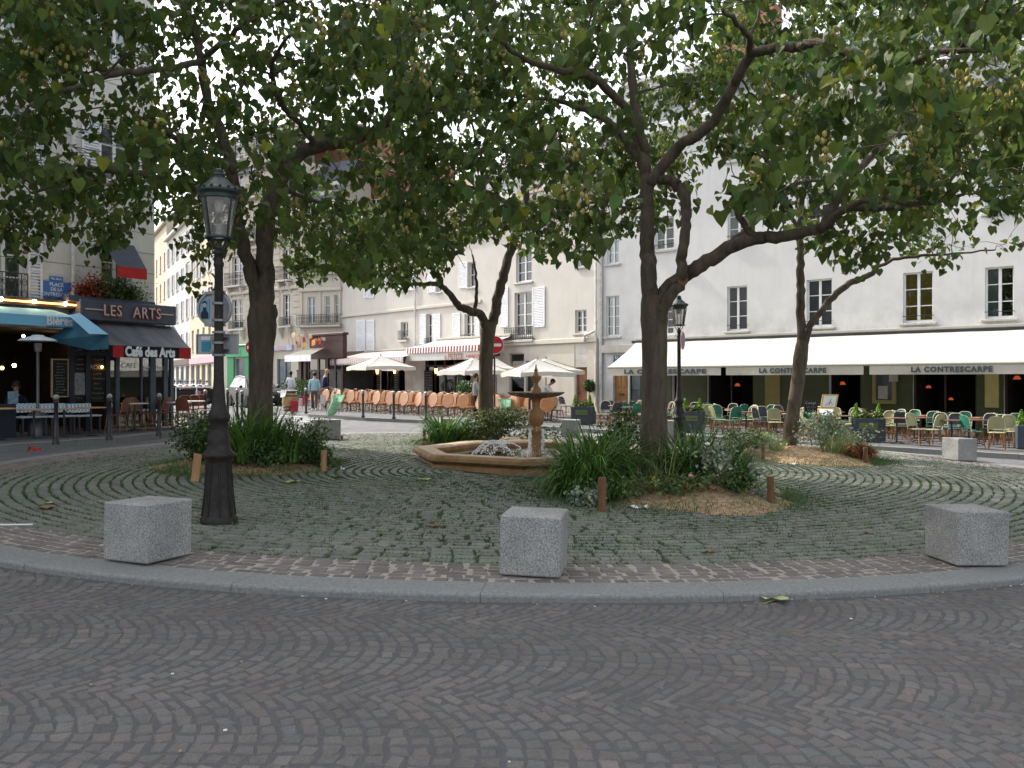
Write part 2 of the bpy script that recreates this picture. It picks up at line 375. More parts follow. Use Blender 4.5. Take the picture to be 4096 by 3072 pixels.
# front road: porphyry setts in segmental arcs whose columns run along x
cen = []; ang = []; su = []; sv = []; colw = 1.4; step = .100
for jc in range(-4, 13):
    yb = jc*colw-1.2; sgc = random.uniform(.33,.47); xo = random.random()
    for i in range(-150, 150):
        if abs(i*step) > 15: continue
        x0 = i*step+xo; sg = sgc*(1+.12*sin(i*.13+jc*2)); nst = 13
        for k in range(nst+1):
            t = (k+.5)/(nst+1)+random.gauss(0,.004); y = yb+t*colw; x = x0+sg*(1-(2*t-1)**2)
            xr, yr = x, y-.012*x*x*.6
            if yr > 12.8 or yr < -.6 or (xr/yr if yr > .5 else 0)**2 > 1.2 and yr > 3: continue
            if abs(xr) > yr*.75+2.2: continue
            dx = xr-PC[0]; dy = yr-PC[1]
            if dx*dx+dy*dy < (PR(atan2(dy, dx))+.04)**2: continue
            sl = -4*sg*(2*t-1)/colw
            cen.append((xr, yr)); ang.append(atan2(1, sl)+random.gauss(0,.075)-.0144*xr*0); L = colw/(nst+1)*sqrt(1+sl*sl)
            su.append(L/2-.0045+random.gauss(0,.003)); sv.append(step/2/sqrt(1+sl*sl)-.0045+random.gauss(0,.0025))
n = len(cen)
tn = tones(n, (.112,.106,.102), .085, .012); rd = rng.random(n); tn[rd > .88] *= np.array([1.14,1.03,1.0]); tn[rd < .12] *= np.array([.92,.99,1.05])
struct(stones('road_setts', np.array(cen), np.array(ang), np.array(su), np.array(sv), -.025, .022, tn, M_SETT, bev=.010, jit=.0075))
# pavements
def pave(name, front, back, h=.12, m=M_WALK):
    """front: kerb line polyline (left to right as seen), back: a polyline behind it"""
    b = MB(); b.poly([(x, y, gz(x)+h-.003) for x, y in front+back[::-1]]); struct(b.build(name, m))
    k = MB(); off = .28
    for (p, q) in zip(front[:-1], front[1:]):
        p = Vector(p); q = Vector(q); d = (q-p); L = d.length; d.normalize(); nn = Vector((-d.y, d.x))
        if nn.dot(Vector(back[0])-p) < 0: nn = -nn
        ns = max(1, int(L/1.1))
        for i in range(ns):
            a = p+d*(L*i/ns+.004); c = p+d*(L*(i+1)/ns-.004)
            prof = ((0,-.04),(0,h-.02),(.02,h),(off,h))
            V = []
            for (o_, z_) in prof:
                for e in (a, c): w = e+nn*o_; V.append((w.x, w.y, gz(w.x)+z_))
            k.add(V, [(2*j, 2*j+1, 2*j+3, 2*j+2) for j in range(3)])
    struct(k.build(name+'_kerb', M_KERB))
KA = [(-22,3),(-10.6,16.6),(-9.3,19.8),(-8.9,22.6),(-9.4,25.0),(-11,27.5),(-33,61)]
pave('pavement_left', KA, [(-40,3),(-60,61)], .12)
KF = [(-26,63),(-13.5,45),(-11.3,40.5),(-9.6,36.6),(-8.3,34.2),(-5.6,32.3),(-3.2,31.3),(.5,29.2),(3.0,27.3),(6.2,24.9),(9.35,22.5),(12.3,20.4),(20,15),(34,4)]
pave('pavement_far', KF, [(-26,75),(60,75),(60,4)], .10)
# zebra crossing left of the far terrace and the gutter channel line
M_PAINT = mat('road_paint', (.32,.32,.32), rough=.7, var=.25, scale=8, bump=.1)
for (pl) in ([(290,407.6),(318,411.4),(312,413.6),(262,409)],[(268,411.5),(300,416),(288,418),(250,412.8)],[(318,409.6),(352,414.2),(346,416.6),(312,411.6)]):
    pass
b = MB()
for i in range(6):
    p0 = gp(262+i*0, 410+0, 0)
zc = gp(330, 417.5); zd = Vector((.80,-.60)); zn = Vector((.60,.80))
for i in range(6):
    o = Vector((zc.x, zc.y))+zn*(-2.6+i*1.02)+zd*(-.4*i)
    q = [o-zd*2.0, o+zd*2.0, o+zd*2.0+zn*.5, o-zd*2.0+zn*.5]
    b.poly([(v.x, v.y, gz(v.x)-.03+.006) for v in q])
struct(b.build('crosswalk_marking', M_PAINT))
b = MB(); L = [gp(270,427.6), gp(520,429.5)]
pa = [(-7.2,27.6),(-2,27.3),(2.4,25.9),(6,23.6),(9.5,20.8),(12,17.6)]
for p, q in zip(pa[:-1], pa[1:]):
    d = (Vector(q)-Vector(p)).normalized(); nn = Vector((-d.y, d.x))*.11
    b.quad(*[(v.x, v.y, gz(v.x)-.022) for v in (Vector(p)-nn, Vector(q)-nn, Vector(q)+nn, Vector(p)+nn)])
struct(b.build('road_gutter', M_KERB))
# ---------------------------------------------------------------- buildings
W_CREAM = wallmat('render_cream', (.54,.518,.475), (.42,.38,.31), .6, tide=(2.6, 4.6, (.36,.32,.27), .6))
W_WHITE = wallmat('render_white', (.65,.642,.63), (.50,.49,.47), .45, tide=(3.3, 5.2, (.40,.40,.40), .75))
W_STONE = wallmat('stone_facade', (.50,.455,.385), (.36,.31,.25), .5)
W_STONE2 = wallmat('stone_facade_pale', (.54,.50,.43), (.4,.35,.3), .4)
W_LEFT = wallmat('render_left', (.60,.58,.52), (.36,.34,.30), .4)
W_WARM = wallmat('render_warm', (.52,.45,.34), (.5,.42,.3), .4)
M_WIN = mat('window_paint', (.74,.74,.73), rough=.5, var=.05)
M_SHUT = mat('shutter_paint', (.70,.71,.73), rough=.6, var=.1, scale=6)
M_SILL = mat('sill_stone', (.48,.46,.43), rough=.9, var=.2, scale=12, bump=.3)
M_PANE = mirrorpane('pane_dark', (.035,.04,.05)); M_PANEB = mirrorpane('pane_blue', (.10,.13,.15))
M_GLASS = glassmat('clear_glass')
M_IRON = mat('wrought_iron', (.03,.032,.036), rough=.6, var=.2)
M_SLATE = mat('slate_roof', (.09,.10,.12), rough=.7, var=.3, scale=9, bump=.4, bscale=25, stretch=(1,1,4))
M_TILE = mat('brown_tiles', (.16,.11,.085), rough=.85, var=.3, scale=12, bump=.5, bscale=25)
M_ZINC = mat('zinc', (.30,.33,.36), rough=.45, var=.15, metal=.3)
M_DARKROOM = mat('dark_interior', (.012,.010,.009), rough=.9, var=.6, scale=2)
M_CURT = mat('curtain_white', (.55,.58,.56), rough=.9, var=.25, scale=9, stretch=(6,6,.4)); M_CURTY = mat('curtain_ochre', (.92,.52,.12), rough=.9, var=.3, scale=8, stretch=(6,6,.3))
M_CURTG = mat('curtain_green', (.42,.60,.52), rough=.9, var=.3, scale=8, stretch=(6,6,.3)); M_CURTR = mat('curtain_red', (.35,.08,.09), rough=.9, var=.3, scale=8, stretch=(6,6,.3))
M_BRICK = mat('brick', (.26,.10,.07), rough=.9, var=.3, scale=14, bump=.3, stretch=(1,1,3), col2=(.40,.19,.14))
M_PIPE = mat('pipe_paint', (.55,.55,.53), rough=.5, var=.2, scale=6)
M_DOOR = mat('varnished_wood', (.30,.15,.055), rough=.5, var=.3, scale=5, stretch=(1,1,.15), detail=8, bump=.1)
def wallbox(name, f, s0, s1, z0, z1, holes, m, parent, deep=6., rev=.22, top=True, back=1.1):
    """front wall with real openings and reveals, side walls, top; and the dark room behind"""
    b = MB(); xs = sorted({s0, s1, *[h[0] for h in holes], *[h[1] for h in holes]}); zs = sorted({z0, z1, *[h[2] for h in holes], *[h[3] for h in holes]})
    for i in range(len(xs)-1):
        for j in range(len(zs)-1):
            cx, cz = (xs[i]+xs[i+1])/2, (zs[j]+zs[j+1])/2
            if any(h[0] < cx < h[1] and h[2] < cz < h[3] for h in holes): continue
            b.quad((xs[i],0,zs[j]), (xs[i+1],0,zs[j]), (xs[i+1],0,zs[j+1]), (xs[i],0,zs[j+1]))
    for (a, c, d, e) in [h[:4] for h in holes]:
        r = rev
        b.quad((a,0,d),(a,0,e),(a,r,e),(a,r,d)); b.quad((c,0,e),(c,0,d),(c,r,d),(c,r,e))
        b.quad((a,0,e),(c,0,e),(c,r,e),(a,r,e)); b.quad((c,0,d),(a,0,d),(a,r,d),(c,r,d))
    b.quad((s0,0,z0),(s0,0,z1),(s0,deep,z1),(s0,deep,z0)); b.quad((s1,0,z1),(s1,0,z0),(s1,deep,z0),(s1,deep,z1))
    b.quad((s0,deep,z0),(s0,deep,z1),(s1,deep,z1),(s1,deep,z0))
    if top: b.quad((s0,0,z1),(s1,0,z1),(s1,deep,z1),(s0,deep,z1))
    o = b.build(name, m, parent)
    if back:
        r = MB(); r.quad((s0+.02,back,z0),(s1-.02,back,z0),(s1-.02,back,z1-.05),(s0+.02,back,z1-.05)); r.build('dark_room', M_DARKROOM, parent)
    return o
def window(par, s0, s1, z0, z1, rev=.16, rows=3, cols=2, curtain=None, sill=True, name='window', fm=None, pane=None, fw=.055, rail=0, sillm=None):
    fm = fm or M_WIN; b = MB(); w = fw; y0, y1 = rev-.03, rev+.03
    b.box(s0, s0+w, y0, y1, z0, z1); b.box(s1-w, s1, y0, y1, z0, z1)
    b.box(s0+w, s1-w, y0, y1, z1-w, z1); b.box(s0+w, s1-w, y0, y1, z0, z0+w*1.6)
    if cols > 1:
        for k in range(1, cols):
            x = s0+(s1-s0)*k/cols; b.box(x-w*.8, x+w*.8, y0-.012, y1, z0+w*1.6, z1-w)
    for k in range(1, rows):
        z = z0+(z1-z0)*k/rows; b.box(s0+w, s1-w, y0+.012, y1-.01, z-.016, z+.016)
    o = b.build(name, fm, par)
    p = MB(); p.box(s0+w*.5, s1-w*.5, rev+.004, rev+.012, z0+w*.5, z1-w*.5); p.build('pane', M_GLASS if curtain else (pane or M_PANE), o)
    if curtain:
        c = MB(); ym = rev+.02; n = 14
        spans = [(s0+.02, s0+(s1-s0)*.42), (s0+(s1-s0)*.62, s1-.02)] if curtain[1] == 'open' else [(s0+.02, s1-.02)]
        if curtain[1] == 'left': spans = [(s0+.02, s0+(s1-s0)*.45)]
        for (a, e) in spans:
            for k in range(n):
                xa = a+(e-a)*k/n; xb = a+(e-a)*(k+1)/n; ya = ym+.035*(k % 2); yb = ym+.035*((k+1) % 2)
                c.quad((xa,ya,z0+.03),(xb,yb,z0+.03),(xb,yb,z1-.03),(xa,ya,z1-.03))
        c.build('curtain', curtain[0], o)
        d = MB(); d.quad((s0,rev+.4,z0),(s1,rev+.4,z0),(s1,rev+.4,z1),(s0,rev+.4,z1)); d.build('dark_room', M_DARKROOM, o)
    if sill:
        q = MB(); q.box(s0-.12, s1+.12, -.09, rev, z0-.09, z0-.005, .012); q.build('sill', sillm or M_SILL, o)
    if rail:
        r = MB(); r.box(s0-.02, s1+.02, -.02, 0, z0+rail, z0+rail+.022); r.build('guard_rail', M_IRON, o)
    return o
def shutter(par, s0, s1, z0, z1, m=None, proud=.05):
    b = MB(); w = .055; b.box(s0, s0+w, -proud, -proud+.035, z0, z1); b.box(s1-w, s1, -proud, -proud+.035, z0, z1)
    for z in (z0, (z0+z1)/2-w/2, z1-w): b.box(s0+w, s1-w, -proud, -proud+.035, z, z+w)
    n = int((z1-z0)/.075)
    for i in range(n):
        z = z0+(z1-z0)*(i+.5)/n
        b.add([(s0+w,-proud-.004,z-.03),(s1-w,-proud-.004,z-.03),(s1-w,-proud+.034,z+.025),(s0+w,-proud+.034,z+.025)], [(0,1,2,3)])
    b.box(s0+w, s1-w, -proud+.036, -proud+.045, z0, z1)
    return b.build('shutter', m or M_SHUT, par)
def railing(par, s0, s1, z0, h=.55, d=.18, curly=True, m=None, slab=True):
    b = MB(); r = .011; 
    for z in (z0+.04, z0+h): b.box(s0, s1, -d-.02, -d, z-.012, z+.012)
    for e in (s0, s1-.02): 
        for z in (z0+.04, z0+h): b.box(e, e+.02, -d, 0, z-.012, z+.012)
    n = max(3, int((s1-s0)/.13))
    for i in range(n+1):
        x = s0+(s1-s0)*i/n; b.box(x-.009, x+.009, -d-.018, -d-.002, z0+.05, z0+h)
        if curly and i < n:
            cx = x+(s1-s0)/n/2; R = (s1-s0)/n*.42
            for (cz, rr) in ((z0+h*.32, R), (z0+h*.72, R*.9)):
                b.tube([(cx+rr*cos(a), -d-.01, cz+rr*1.5*sin(a)) for a in [k*pi/4 for k in range(9)]], .008, 4, False)
    o = b.build('balcony_railing', m or M_IRON, par)
    if slab:
        q = MB(); q.box(s0-.05, s1+.05, -d-.06, 0, z0-.12, z0, .015); q.build('balcony_slab', M_SILL, par)
    return o
def band(par, name, s0, s1, z0, z1, d, m, bev=.01):
    b = MB(); b.box(s0, s1, -d, -.001, z0, z1, bev); return b.build(name, m, par)
def pipe(par, s, z0, z1, m=None, r=.05, y=-.09):
    b = MB(); b.tube([(s,y,z0),(s,y,z1)], r, 8)
    z = z0+.4
    while z < z1: b.lathe([(r*1.35,-.03),(r*1.35,.03)], 8, (s,y,z)); b.box(s-.012, s+.012, y, 0, z-.01, z+.01); z += 1.9
    return b.build('drainpipe', m or M_PIPE, par)
def R4(f, x0, y0, x1, y1, d=0.):
    a0, zt = f.sz(x0, (y0+y1)/2, d); a1, _ = f.sz(x1, (y0+y1)/2, d)
    xm = (x0+x1)/2; return (a0, a1, f.z(xm, y1, d), f.z(xm, y0, d))
# ===== F: long white building on the right with the cream awning
FF = Fac((4.05, 37.96), (16.3, 27.2)); sR = FF.s(1024)+16
bF = FF.thing('white_building', 'long white rendered building with tall casement windows above the cream cafe awning', 'building')
wins = [((605.9,295.8,619.2,336.5),4,'cw'),((657.5,304,673.5,335),4,'cw'),((727,286,747,331),3,None),((806.5,279,832,327),3,None),((903,272,933,322.5),3,'cy'),((985,266.5,1014,318.5),3,'cl'),
        ((607,240.8,618.7,264),2,'cg'),((655,217,673.7,250),3,'cw'),((727.5,203,749,241),3,'cb'),((807,190,833,232),3,None),((903,176,934,222),3,None),((985,163,1015,212),3,'cl'),
        ((607,172,618.7,196),2,None),((655,150,673.7,178),3,'cb'),((727.5,128,749,160),3,'cb'),((807,108,833,144),3,None),((903,88,934,127),3,None),((985,70,1015,112),3,None)]
rects = [(R4(FF, *w[0]), w[1], w[2]) for w in wins]
# extend beyond the frame to the right
for k in (1, 2):
    for j, (zr) in enumerate(((rects[5][0][2:]), rects[11][0][2:], rects[17][0][2:])):
        a = rects[5][0][0]+k*3.1; rects.append(((a, a+1.15, *zr), 3, None))
zF1 = 12.4
gdoor = R4(FF, 613, 372, 628, 425); gdoor = (gdoor[0], gdoor[1], -.2, 2.55)
ggl = (FF.s(629.5), FF.s(651), -.15, 2.6)
gopen = [(FF.s(672), FF.s(681.5)), (FF.s(707.5), FF.s(753.5)), (FF.s(829), FF.s(861)), (FF.s(913), FF.s(977)), (FF.s(1004), FF.s(1090))]
disp = (FF.s(877.5), FF.s(893), .95, 2.35)
holes = [r[0] for r in rects]+[gdoor, ggl]+[(a, c, .0, 2.75) for a, c in gopen]
wallbox('wall', FF, 0, sR, -.8, zF1, holes, W_WHITE, bF, deep=11, back=3.2)
CT = {'cw': (M_CURT,'full'), 'cy': (M_CURTY,'full'), 'cl': (M_CURT,'left'), 'cg': (M_CURTG,'full'), 'cb': (M_CURT,'open')}
for (r, rows, c) in rects:
    window(bF, *r, rows=rows, curtain=CT.get(c), rail=.22 if rows == 3 else 0, rev=.15)
band(bF, 'cornice', -.05, sR, zF1-.25, zF1+.15, .35, W_WHITE, .04); band(bF, 'string_course', 0, FF.s(640), FF.z(610,353,0), FF.z(610,345,0), .12, W_CREAM)
b = MB(); b.poly([(-.1,-.3,zF1+.15),(sR,-.3,zF1+.15),(sR,1.9,zF1+3.0),(-.1,1.9,zF1+3.0)]); b.poly([(-.1,1.9,zF1+3.0),(sR,1.9,zF1+3.0),(sR,7,zF1+4.2),(-.1,7,zF1+4.2)])
b.poly([(-.1,-.3,zF1+.15),(-.1,1.9,zF1+3),(-.1,7,zF1+4.2),(-.1,11,zF1+.15)]); rf = b.build('roof', M_SLATE, bF)
for i in range(9):
    s = 1.2+i*3.0; b = MB(); b.box(s, s+1.5, .25, 2.6, zF1+.5, zF1+2.3); b.box(s-.1, s+1.6, .1, 2.7, zF1+2.3, zF1+2.45); b.build('dormer', W_WHITE, rf)
    window(rf, s+.2, s+1.3, zF1+.75, zF1+2.15, rev=.2, rows=3, sill=False, pane=M_PANEB)
for s in (4., 13., 22.):
    b = MB(); b.box(s, s+2.6, 3.5, 4.3, zF1+2.5, zF1+5.6, .03)
    for k in range(5): b.lathe([(.12,0),(.1,.45)], 8, (s+.3+k*.5, 3.9, zF1+5.6))
    b.build('chimney', M_BRICK, rf)
pipe(bF, FF.s(601.5), -.1, zF1-.3); pipe(bF, .05, .2, zF1-.3, r=.04)
# ground floor joinery of F
M_OLIVE = mat('olive_panel', (.045,.052,.022), rough=.5, var=.15, scale=3); M_OLIVED = mat('dark_green_frame', (.02,.045,.035), rough=.45, var=.15)
M_YEL = mat('ochre_panel', (.20,.17,.06), rough=.6, var=.1); M_YEL2 = mat('ochre_board', (.36,.31,.12), rough=.7, var=.1)
d = MB(); d.box(gdoor[0]+.02, gdoor[1]-.02, .14, .2, gdoor[2], gdoor[3]-.02)
for (za, zb) in ((.1,.75),(.85,1.25),(1.35,2.4)): d.box(gdoor[0]+.15, (gdoor[0]+gdoor[1])/2-.05, .12, .14, za, zb, .01); d.box((gdoor[0]+gdoor[1])/2+.05, gdoor[1]-.15, .12, .14, za, zb, .01)
dd = d.build('door', M_DOOR, bF); h = MB(); h.box((gdoor[0]+gdoor[1])/2-.15, (gdoor[0]+gdoor[1])/2+.15, .06, .11, 1.0, 1.06, .01); h.build('handle', M_IRON, dd)
window(bF, *ggl, rows=2, cols=2, fm=M_OLIVED, sill=False, rev=.1, pane=M_PANEB)
edges = [FF.s(652)] + [e for g in gopen for e in g] + [sR]
for i in range(0, len(edges), 2):
    a, c = edges[i], edges[i+1]
    if c-a > .05: band(bF, 'shopfront_panel', a, c, -.3, 2.8, .06, M_OLIVE)
band(bF, 'shopfront_panel', FF.s(766), FF.s(781), -.3, 2.8, .11, M_YEL)
b = MB(); b.box(disp[0]-.14, disp[1]+.14, -.16, -.062, disp[2]-.14, disp[3]+.14, .01); o = b.build('menu_case', M_YEL, bF)
b = MB(); b.box(disp[0], disp[1], -.175, -.162, disp[2], disp[3]); b.build('pane', M_PANE, o)
b = MB(); b.box(disp[0]+.08, disp[0]+.4, -.185, -.177, disp[2]+.04, disp[2]+.5); b.box(disp[0]+.45, disp[0]+.75, -.185, -.177, disp[2]+.65, disp[2]+.9); b.build('menu_sheet', mat('paper', (.30,.28,.24), var=.1), o)
band(bF, 'ochre_board', FF.s(985.5), FF.s(999.5), .75, 2.6, .12, M_YEL2)
for a, c in gopen:   # recess lining of each opening: dark bar room
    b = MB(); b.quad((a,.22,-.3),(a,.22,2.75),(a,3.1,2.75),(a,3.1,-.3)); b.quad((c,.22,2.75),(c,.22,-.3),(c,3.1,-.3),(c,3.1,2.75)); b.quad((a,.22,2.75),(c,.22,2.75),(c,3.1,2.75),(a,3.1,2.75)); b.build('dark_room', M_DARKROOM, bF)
    if c-a > 1.2:
        m_ = MB(); m_.box(a, a+.07, .1, .16, 0, 2.75); m_.box(c-.07, c, .1, .16, 0, 2.75); m_.box((a+c)/2-.03, (a+c)/2+.03, .12, .16, 0, 2.75); m_.box(a, c, .1, .16, 2.2, 2.26); m_.build('shopfront_frame', mat('dark_brown_frame', (.03,.018,.012), rough=.5), bF)
M_LAMPR = mat('red_lamp_shade', (.9,.16,.05), emit=.12, var=.02); M_LAMPO = mat('amber_lamp', (1.,.42,.10), emit=5., var=.02); M_BULB = mat('warm_bulb', (1.,.72,.38), emit=14., var=.01)
def int_lamp(f, par, px, py, r=.16, dep=1.2, m=None, cat='lamp', lab=None):
    a, z = f.sz(px, py, -dep); b = MB(); b.lathe([(r*.4,r*.45),(r*.8,-r*.3)], 10)
    o = b.build('hanging_lamp', m or M_LAMPR); b = MB(); b.tube([(0,0,r*.4),(0,0,r*.7+.5)], .008, 4); b.build('cord', M_IRON, o); o.location = f.world(a, -dep, z); tag(o, lab, cat, 'lamps inside the cafes'); return o
int_lamp(FF, bF, 737.5, 385, lab='red shaded lamp hanging inside the dark opening left of the second white letterings')
int_lamp(FF, bF, 676.5, 393, lab='amber table lamp glowing in the narrow opening behind the thick trunk', m=mat('amber_shade', (1.,.5,.2), emit=.3, var=.02))
int_lamp(FF, bF, 813.5+29, 383.5, lab='red shaded lamp inside the opening behind the slim forked trunk')
int_lamp(FF, bF, 904.5+24, 387, r=.13, lab='pair of red wall lamps glowing left in the wide dark opening')
int_lamp(FF, bF, 951, 399, r=.11, lab='small red lamp low in the middle of the wide dark opening')
int_lamp(FF, bF, 1017, 378, r=.16, lab='red shaded lamp in the dark opening at the right edge of the picture')
# house number plate
pl = FF.thing('house_number_plate', 'small blue enamel house number plate 57 on the white wall', 'sign', *[*FF.sz(616.8,357.8,.02)][:1], .02, FF.z(616.8,357.8,.02))
b = MB(); b.box(-.16,.16,-.012,0,-.11,.11,.004); b.build('plate', mat('enamel_blue', (.03,.06,.16), rough=.3), pl)
M_WTXT = mat('white_lettering', (.8,.8,.78), rough=.5, var=.02)
text('number', '57', .2, M_WTXT, pl, (0,-.016,0))
# cream awning of F
M_CANV = mat('cream_canvas', (.63,.62,.56), rough=.85, var=.05, scale=1.5, bump=.06, bscale=300, trans=.25, spec=.1); M_CANV2 = mat('cream_valance', (.53,.51,.44), rough=.9, var=.06, trans=.15, spec=.1)
PJ = 2.2; aw0 = FF.s(637.3); awL = sR-1.
aw = FF.thing('cafe_awning', 'long cream canvas awning lettered along its valance above the green and cream chairs', 'awning')
ZT, ZFo, ZV = 3.36, 2.2, 1.84
b = MB(); nn = 240; V = []; _rs = random.Random(2); _w = [(_rs.uniform(.3,3.5), _rs.uniform(0,6), _rs.uniform(.002,.011)) for _ in range(12)]
for i in range(nn+1):
    s = aw0+(awL-aw0)*i/nn
    for (t) in (0,.25,.5,.75,1.): V.append((s, -PJ*t, ZT+(ZFo-ZT)*t-.05*sin(pi*t)+sum(a_*sin(s*f_*2+p_+t*2.5) for f_, p_, a_ in _w)*(.2+t)*(1 if t < .99 else .3)))
b.add(V, [(i*5+j, i*5+5+j, i*5+6+j, i*5+1+j) for i in range(nn) for j in range(4)], True)
b.build('canopy', M_CANV, aw)
b = MB(); b.tube([(aw0,-PJ-.02,ZFo-.02),(awL,-PJ-.02,ZFo-.02)], .055, 10); b.box(aw0,awL,-.12,-.004,ZT+.02,ZT+.12,.01); b.build('front_bar', M_CANV2, aw)
band(aw, 'cassette', aw0-.2, awL, ZT-.10, ZT+.015, .16, M_IRON)
gaps = [aw0, FF.s(722.3, PJ), FF.s(725.7, PJ), FF.s(863.5, PJ), FF.s(868, PJ), awL]
gaps = [FF.s(608.5, PJ), FF.s(721.5, PJ), FF.s(726.5, PJ), FF.s(864, PJ), FF.s(870, PJ), awL]
# the canopy's near left corner reaches out to the valance end
for i in range(3):
    s0, s1 = gaps[2*i], gaps[2*i+1]; b = MB(); n = 24; V = []
    for k in range(n+1):
        s = s0+(s1-s0)*k/n; V += [(s,-PJ-.05,ZFo-.05), (s,-PJ-.045-.015*sin(s*3.1),ZV)]
    b.add(V, [(2*k, 2*k+1, 2*k+3, 2*k+2) for k in range(n)], True); vo = b.build('valance', M_CANV2, aw)
M_LET = mat('grey_lettering', (.05,.07,.085), rough=.7)
for (x0, x1) in ((624,706),(759,826),(911,992.5)):
    s0, s1 = FF.s(x0, PJ+.07), FF.s(x1, PJ+.07)
    t = text('lettering', 'LA CONTRESCARPE', .23, M_LET, aw, ((s0+s1)/2,-PJ-.075,(ZFo+ZV)/2-.03), spacing=1.2, bold=.013)
    wd = t.dimensions.x if t.dimensions.x > .1 else 2.; t.scale = ((s1-s0)/wd, 1, 1)
print('awning left', aw0, gaps[0])
# ===== E: lower rendered building, centre
FE = Fac((-11.1, 54.95), (3.95, 37.94)); LE = FE.len
bE = FE.thing('cream_building', 'cream rendered building with white louvred shutters behind the rattan terrace', 'building')
ew = {'a': ((400.7,322,408,338),2,None), 'b': ((426.8,314,432,347),3,None), 'c': ((464.4,313.7,474.4,344),3,'r'), 'd': ((514.5,292,531.7,336.6),4,'g'), 'e': ((575,309.8,586.5,333),3,None),
      'f': ((402,268,409,290),2,None), 'g': ((436.8,275,441,292),2,None), 'h': ((468.5,262,476,287),2,None), 'i': ((516,252,531.7,282),3,None), 'j': ((578,246,587,266.5),3,None),
      'k': ((404,222,410,240),2,None),'l': ((430,226,435,238),2,None),'m': ((468.5,210,476,230),3,'w'),'n': ((516,196,531.7,222),3,'w'),'o': ((578,186,587,204),2,None)}
er = {k: (R4(FE, *v[0]), v[1], v[2]) for k, v in ew.items()}
gw = R4(FE, 509, 362, 524, 394); gw = (gw[0], gw[1], .75, 3.0)
gd = (FE.s(575.5), FE.s(587), -.1, 2.25); gd2 = (FE.s(526), FE.s(534), -.1, 2.6)
cafe = [(FE.s(346), FE.s(405)), (FE.s(425), FE.s(497))]
holes = [v[0] for v in er.values()]+[gw, gd, gd2]+[(a, c, 0, 2.9) for a, c in cafe]
zE = 10.6
wallbox('wall', FE, 0, LE, -.6, zE, holes, W_CREAM, bE, deep=9, back=2.2)
for k, (r, rows, c) in er.items():
    window(bE, *r, rows=rows, curtain={'r': (M_CURTR,'full'), 'g': (M_CURTG,'left'), 'w': (M_CURT,'open')}.get(c), cols=2 if r[1]-r[0] > .7 else 1, rev=.17)
window(bE, *gw, rows=1, cols=1, curtain=(M_CURTG,'full'), rev=.12, fm=mat('taupe_frame', (.42,.38,.31)))
sh = [(356.9,365.4,320,351),(366.4,374.8,320,351),(419.8,426.4,314,348),(432.4,440.8,314,348),(453,460.5,313,344),(475,480,313,344),(500.5,508.5,287,327),(533,545.2,287,327),(364.5,369.3,271.5,298),(369.7,374.5,271.5,298),
      (393.5,401,268,290),(410.5,417,268,290),(428,436,275,292.5),(459.5,467.8,262,288),(424,431,226,237.5),(432,439,226,237.5),(459.5,467.8,208,231),(506,515,194,223),(533,543,194,223)]
for (x0,x1,y0,y1) in sh: r = R4(FE, x0, y0, x1, y1); shutter(bE, *r)
for (x0,x1,y) in ((400,408.6,340),(426.4,432.4,348),(463.5,474.8,345),(506.6,534.5,340)):
    railing(bE, FE.s(x0), FE.s(x1), FE.z((x0+x1)/2, y), .55 if x1-x0 < 20 else .62, .14)
zc1 = FE.z(400, 309.6); band(bE, 'string_course', 0, FE.s(482), zc1-.12, zc1+.05, .1, W_STONE2, .02)
zc2 = FE.z(545, 342); band(bE, 'string_course', FE.s(496), LE-.1, zc2-.12, zc2+.12, .13, W_STONE2, .03)
band(bE, 'stone_pier', FE.s(589), LE-.05, -.5, zc2-.13, .05, W_STONE)
band(bE, 'render_base', FE.s(535), FE.s(574.8), -.5, zc2-.14, .02, W_STONE2); 
pipe(bE, FE.s(597.3), .1, zE-.2); pipe(bE, FE.s(416.3), FE.z(416,348), zE-.2, r=.045)
b = MB(); b.tube([(FE.s(596),-.1,FE.z(596,331)),(FE.s(594),-.2,FE.z(594,333)),(FE.s(588),-.2,FE.z(588,335)),(FE.s(587),-.2,FE.z(587,342))], .06, 8); b.build('drainpipe', M_PIPE, bE)
d = MB(); d.box(gd[0], gd[1], .12, .18, gd[2], gd[3]); d.box(gd[0]+.12, gd[1]-.12, .1, .12, .3, 1.0, .01); d.box(gd[0]+.12, gd[1]-.12, .1, .12, 1.15, 2.05, .01)
dd = d.build('door', mat('rust_brown_door', (.19,.075,.035), rough=.6, var=.2), bE); h = MB(); h.ball((gd[0]+.15,.08,1.05), .035); h.build('handle', M_IRON, dd)
d = MB(); d.box(gd2[0], gd2[1], .14, .18, gd2[2], gd2[3]); 
for i in range(9):
    for j in range(4): d.tube([(gd2[0]+.15+j*.2+.07*cos(t), .12, .4+i*.24+.09*sin(t)) for t in (0,1.57,3.14,4.71,6.28)], .012, 4, False)
d.build('wrought_iron_door', M_IRON, bE)
b = MB(); b.box(-.25, LE+.05, -.4, 0, zE-.12, zE+.1, .03); b.build('cornice', W_CREAM, bE)
b = MB(); sp = FE.s(488)
b.poly([(-.2,-.45,zE+.1),(sp,-.45,zE+.1),(sp,2.6,zE+3.0),(-.2,2.6,zE+3.0)]); b.poly([(sp,-.45,zE+.1),(LE+.05,-.45,zE+.1),(LE+.05,4,zE+2.4),(sp,4,zE+2.4)])
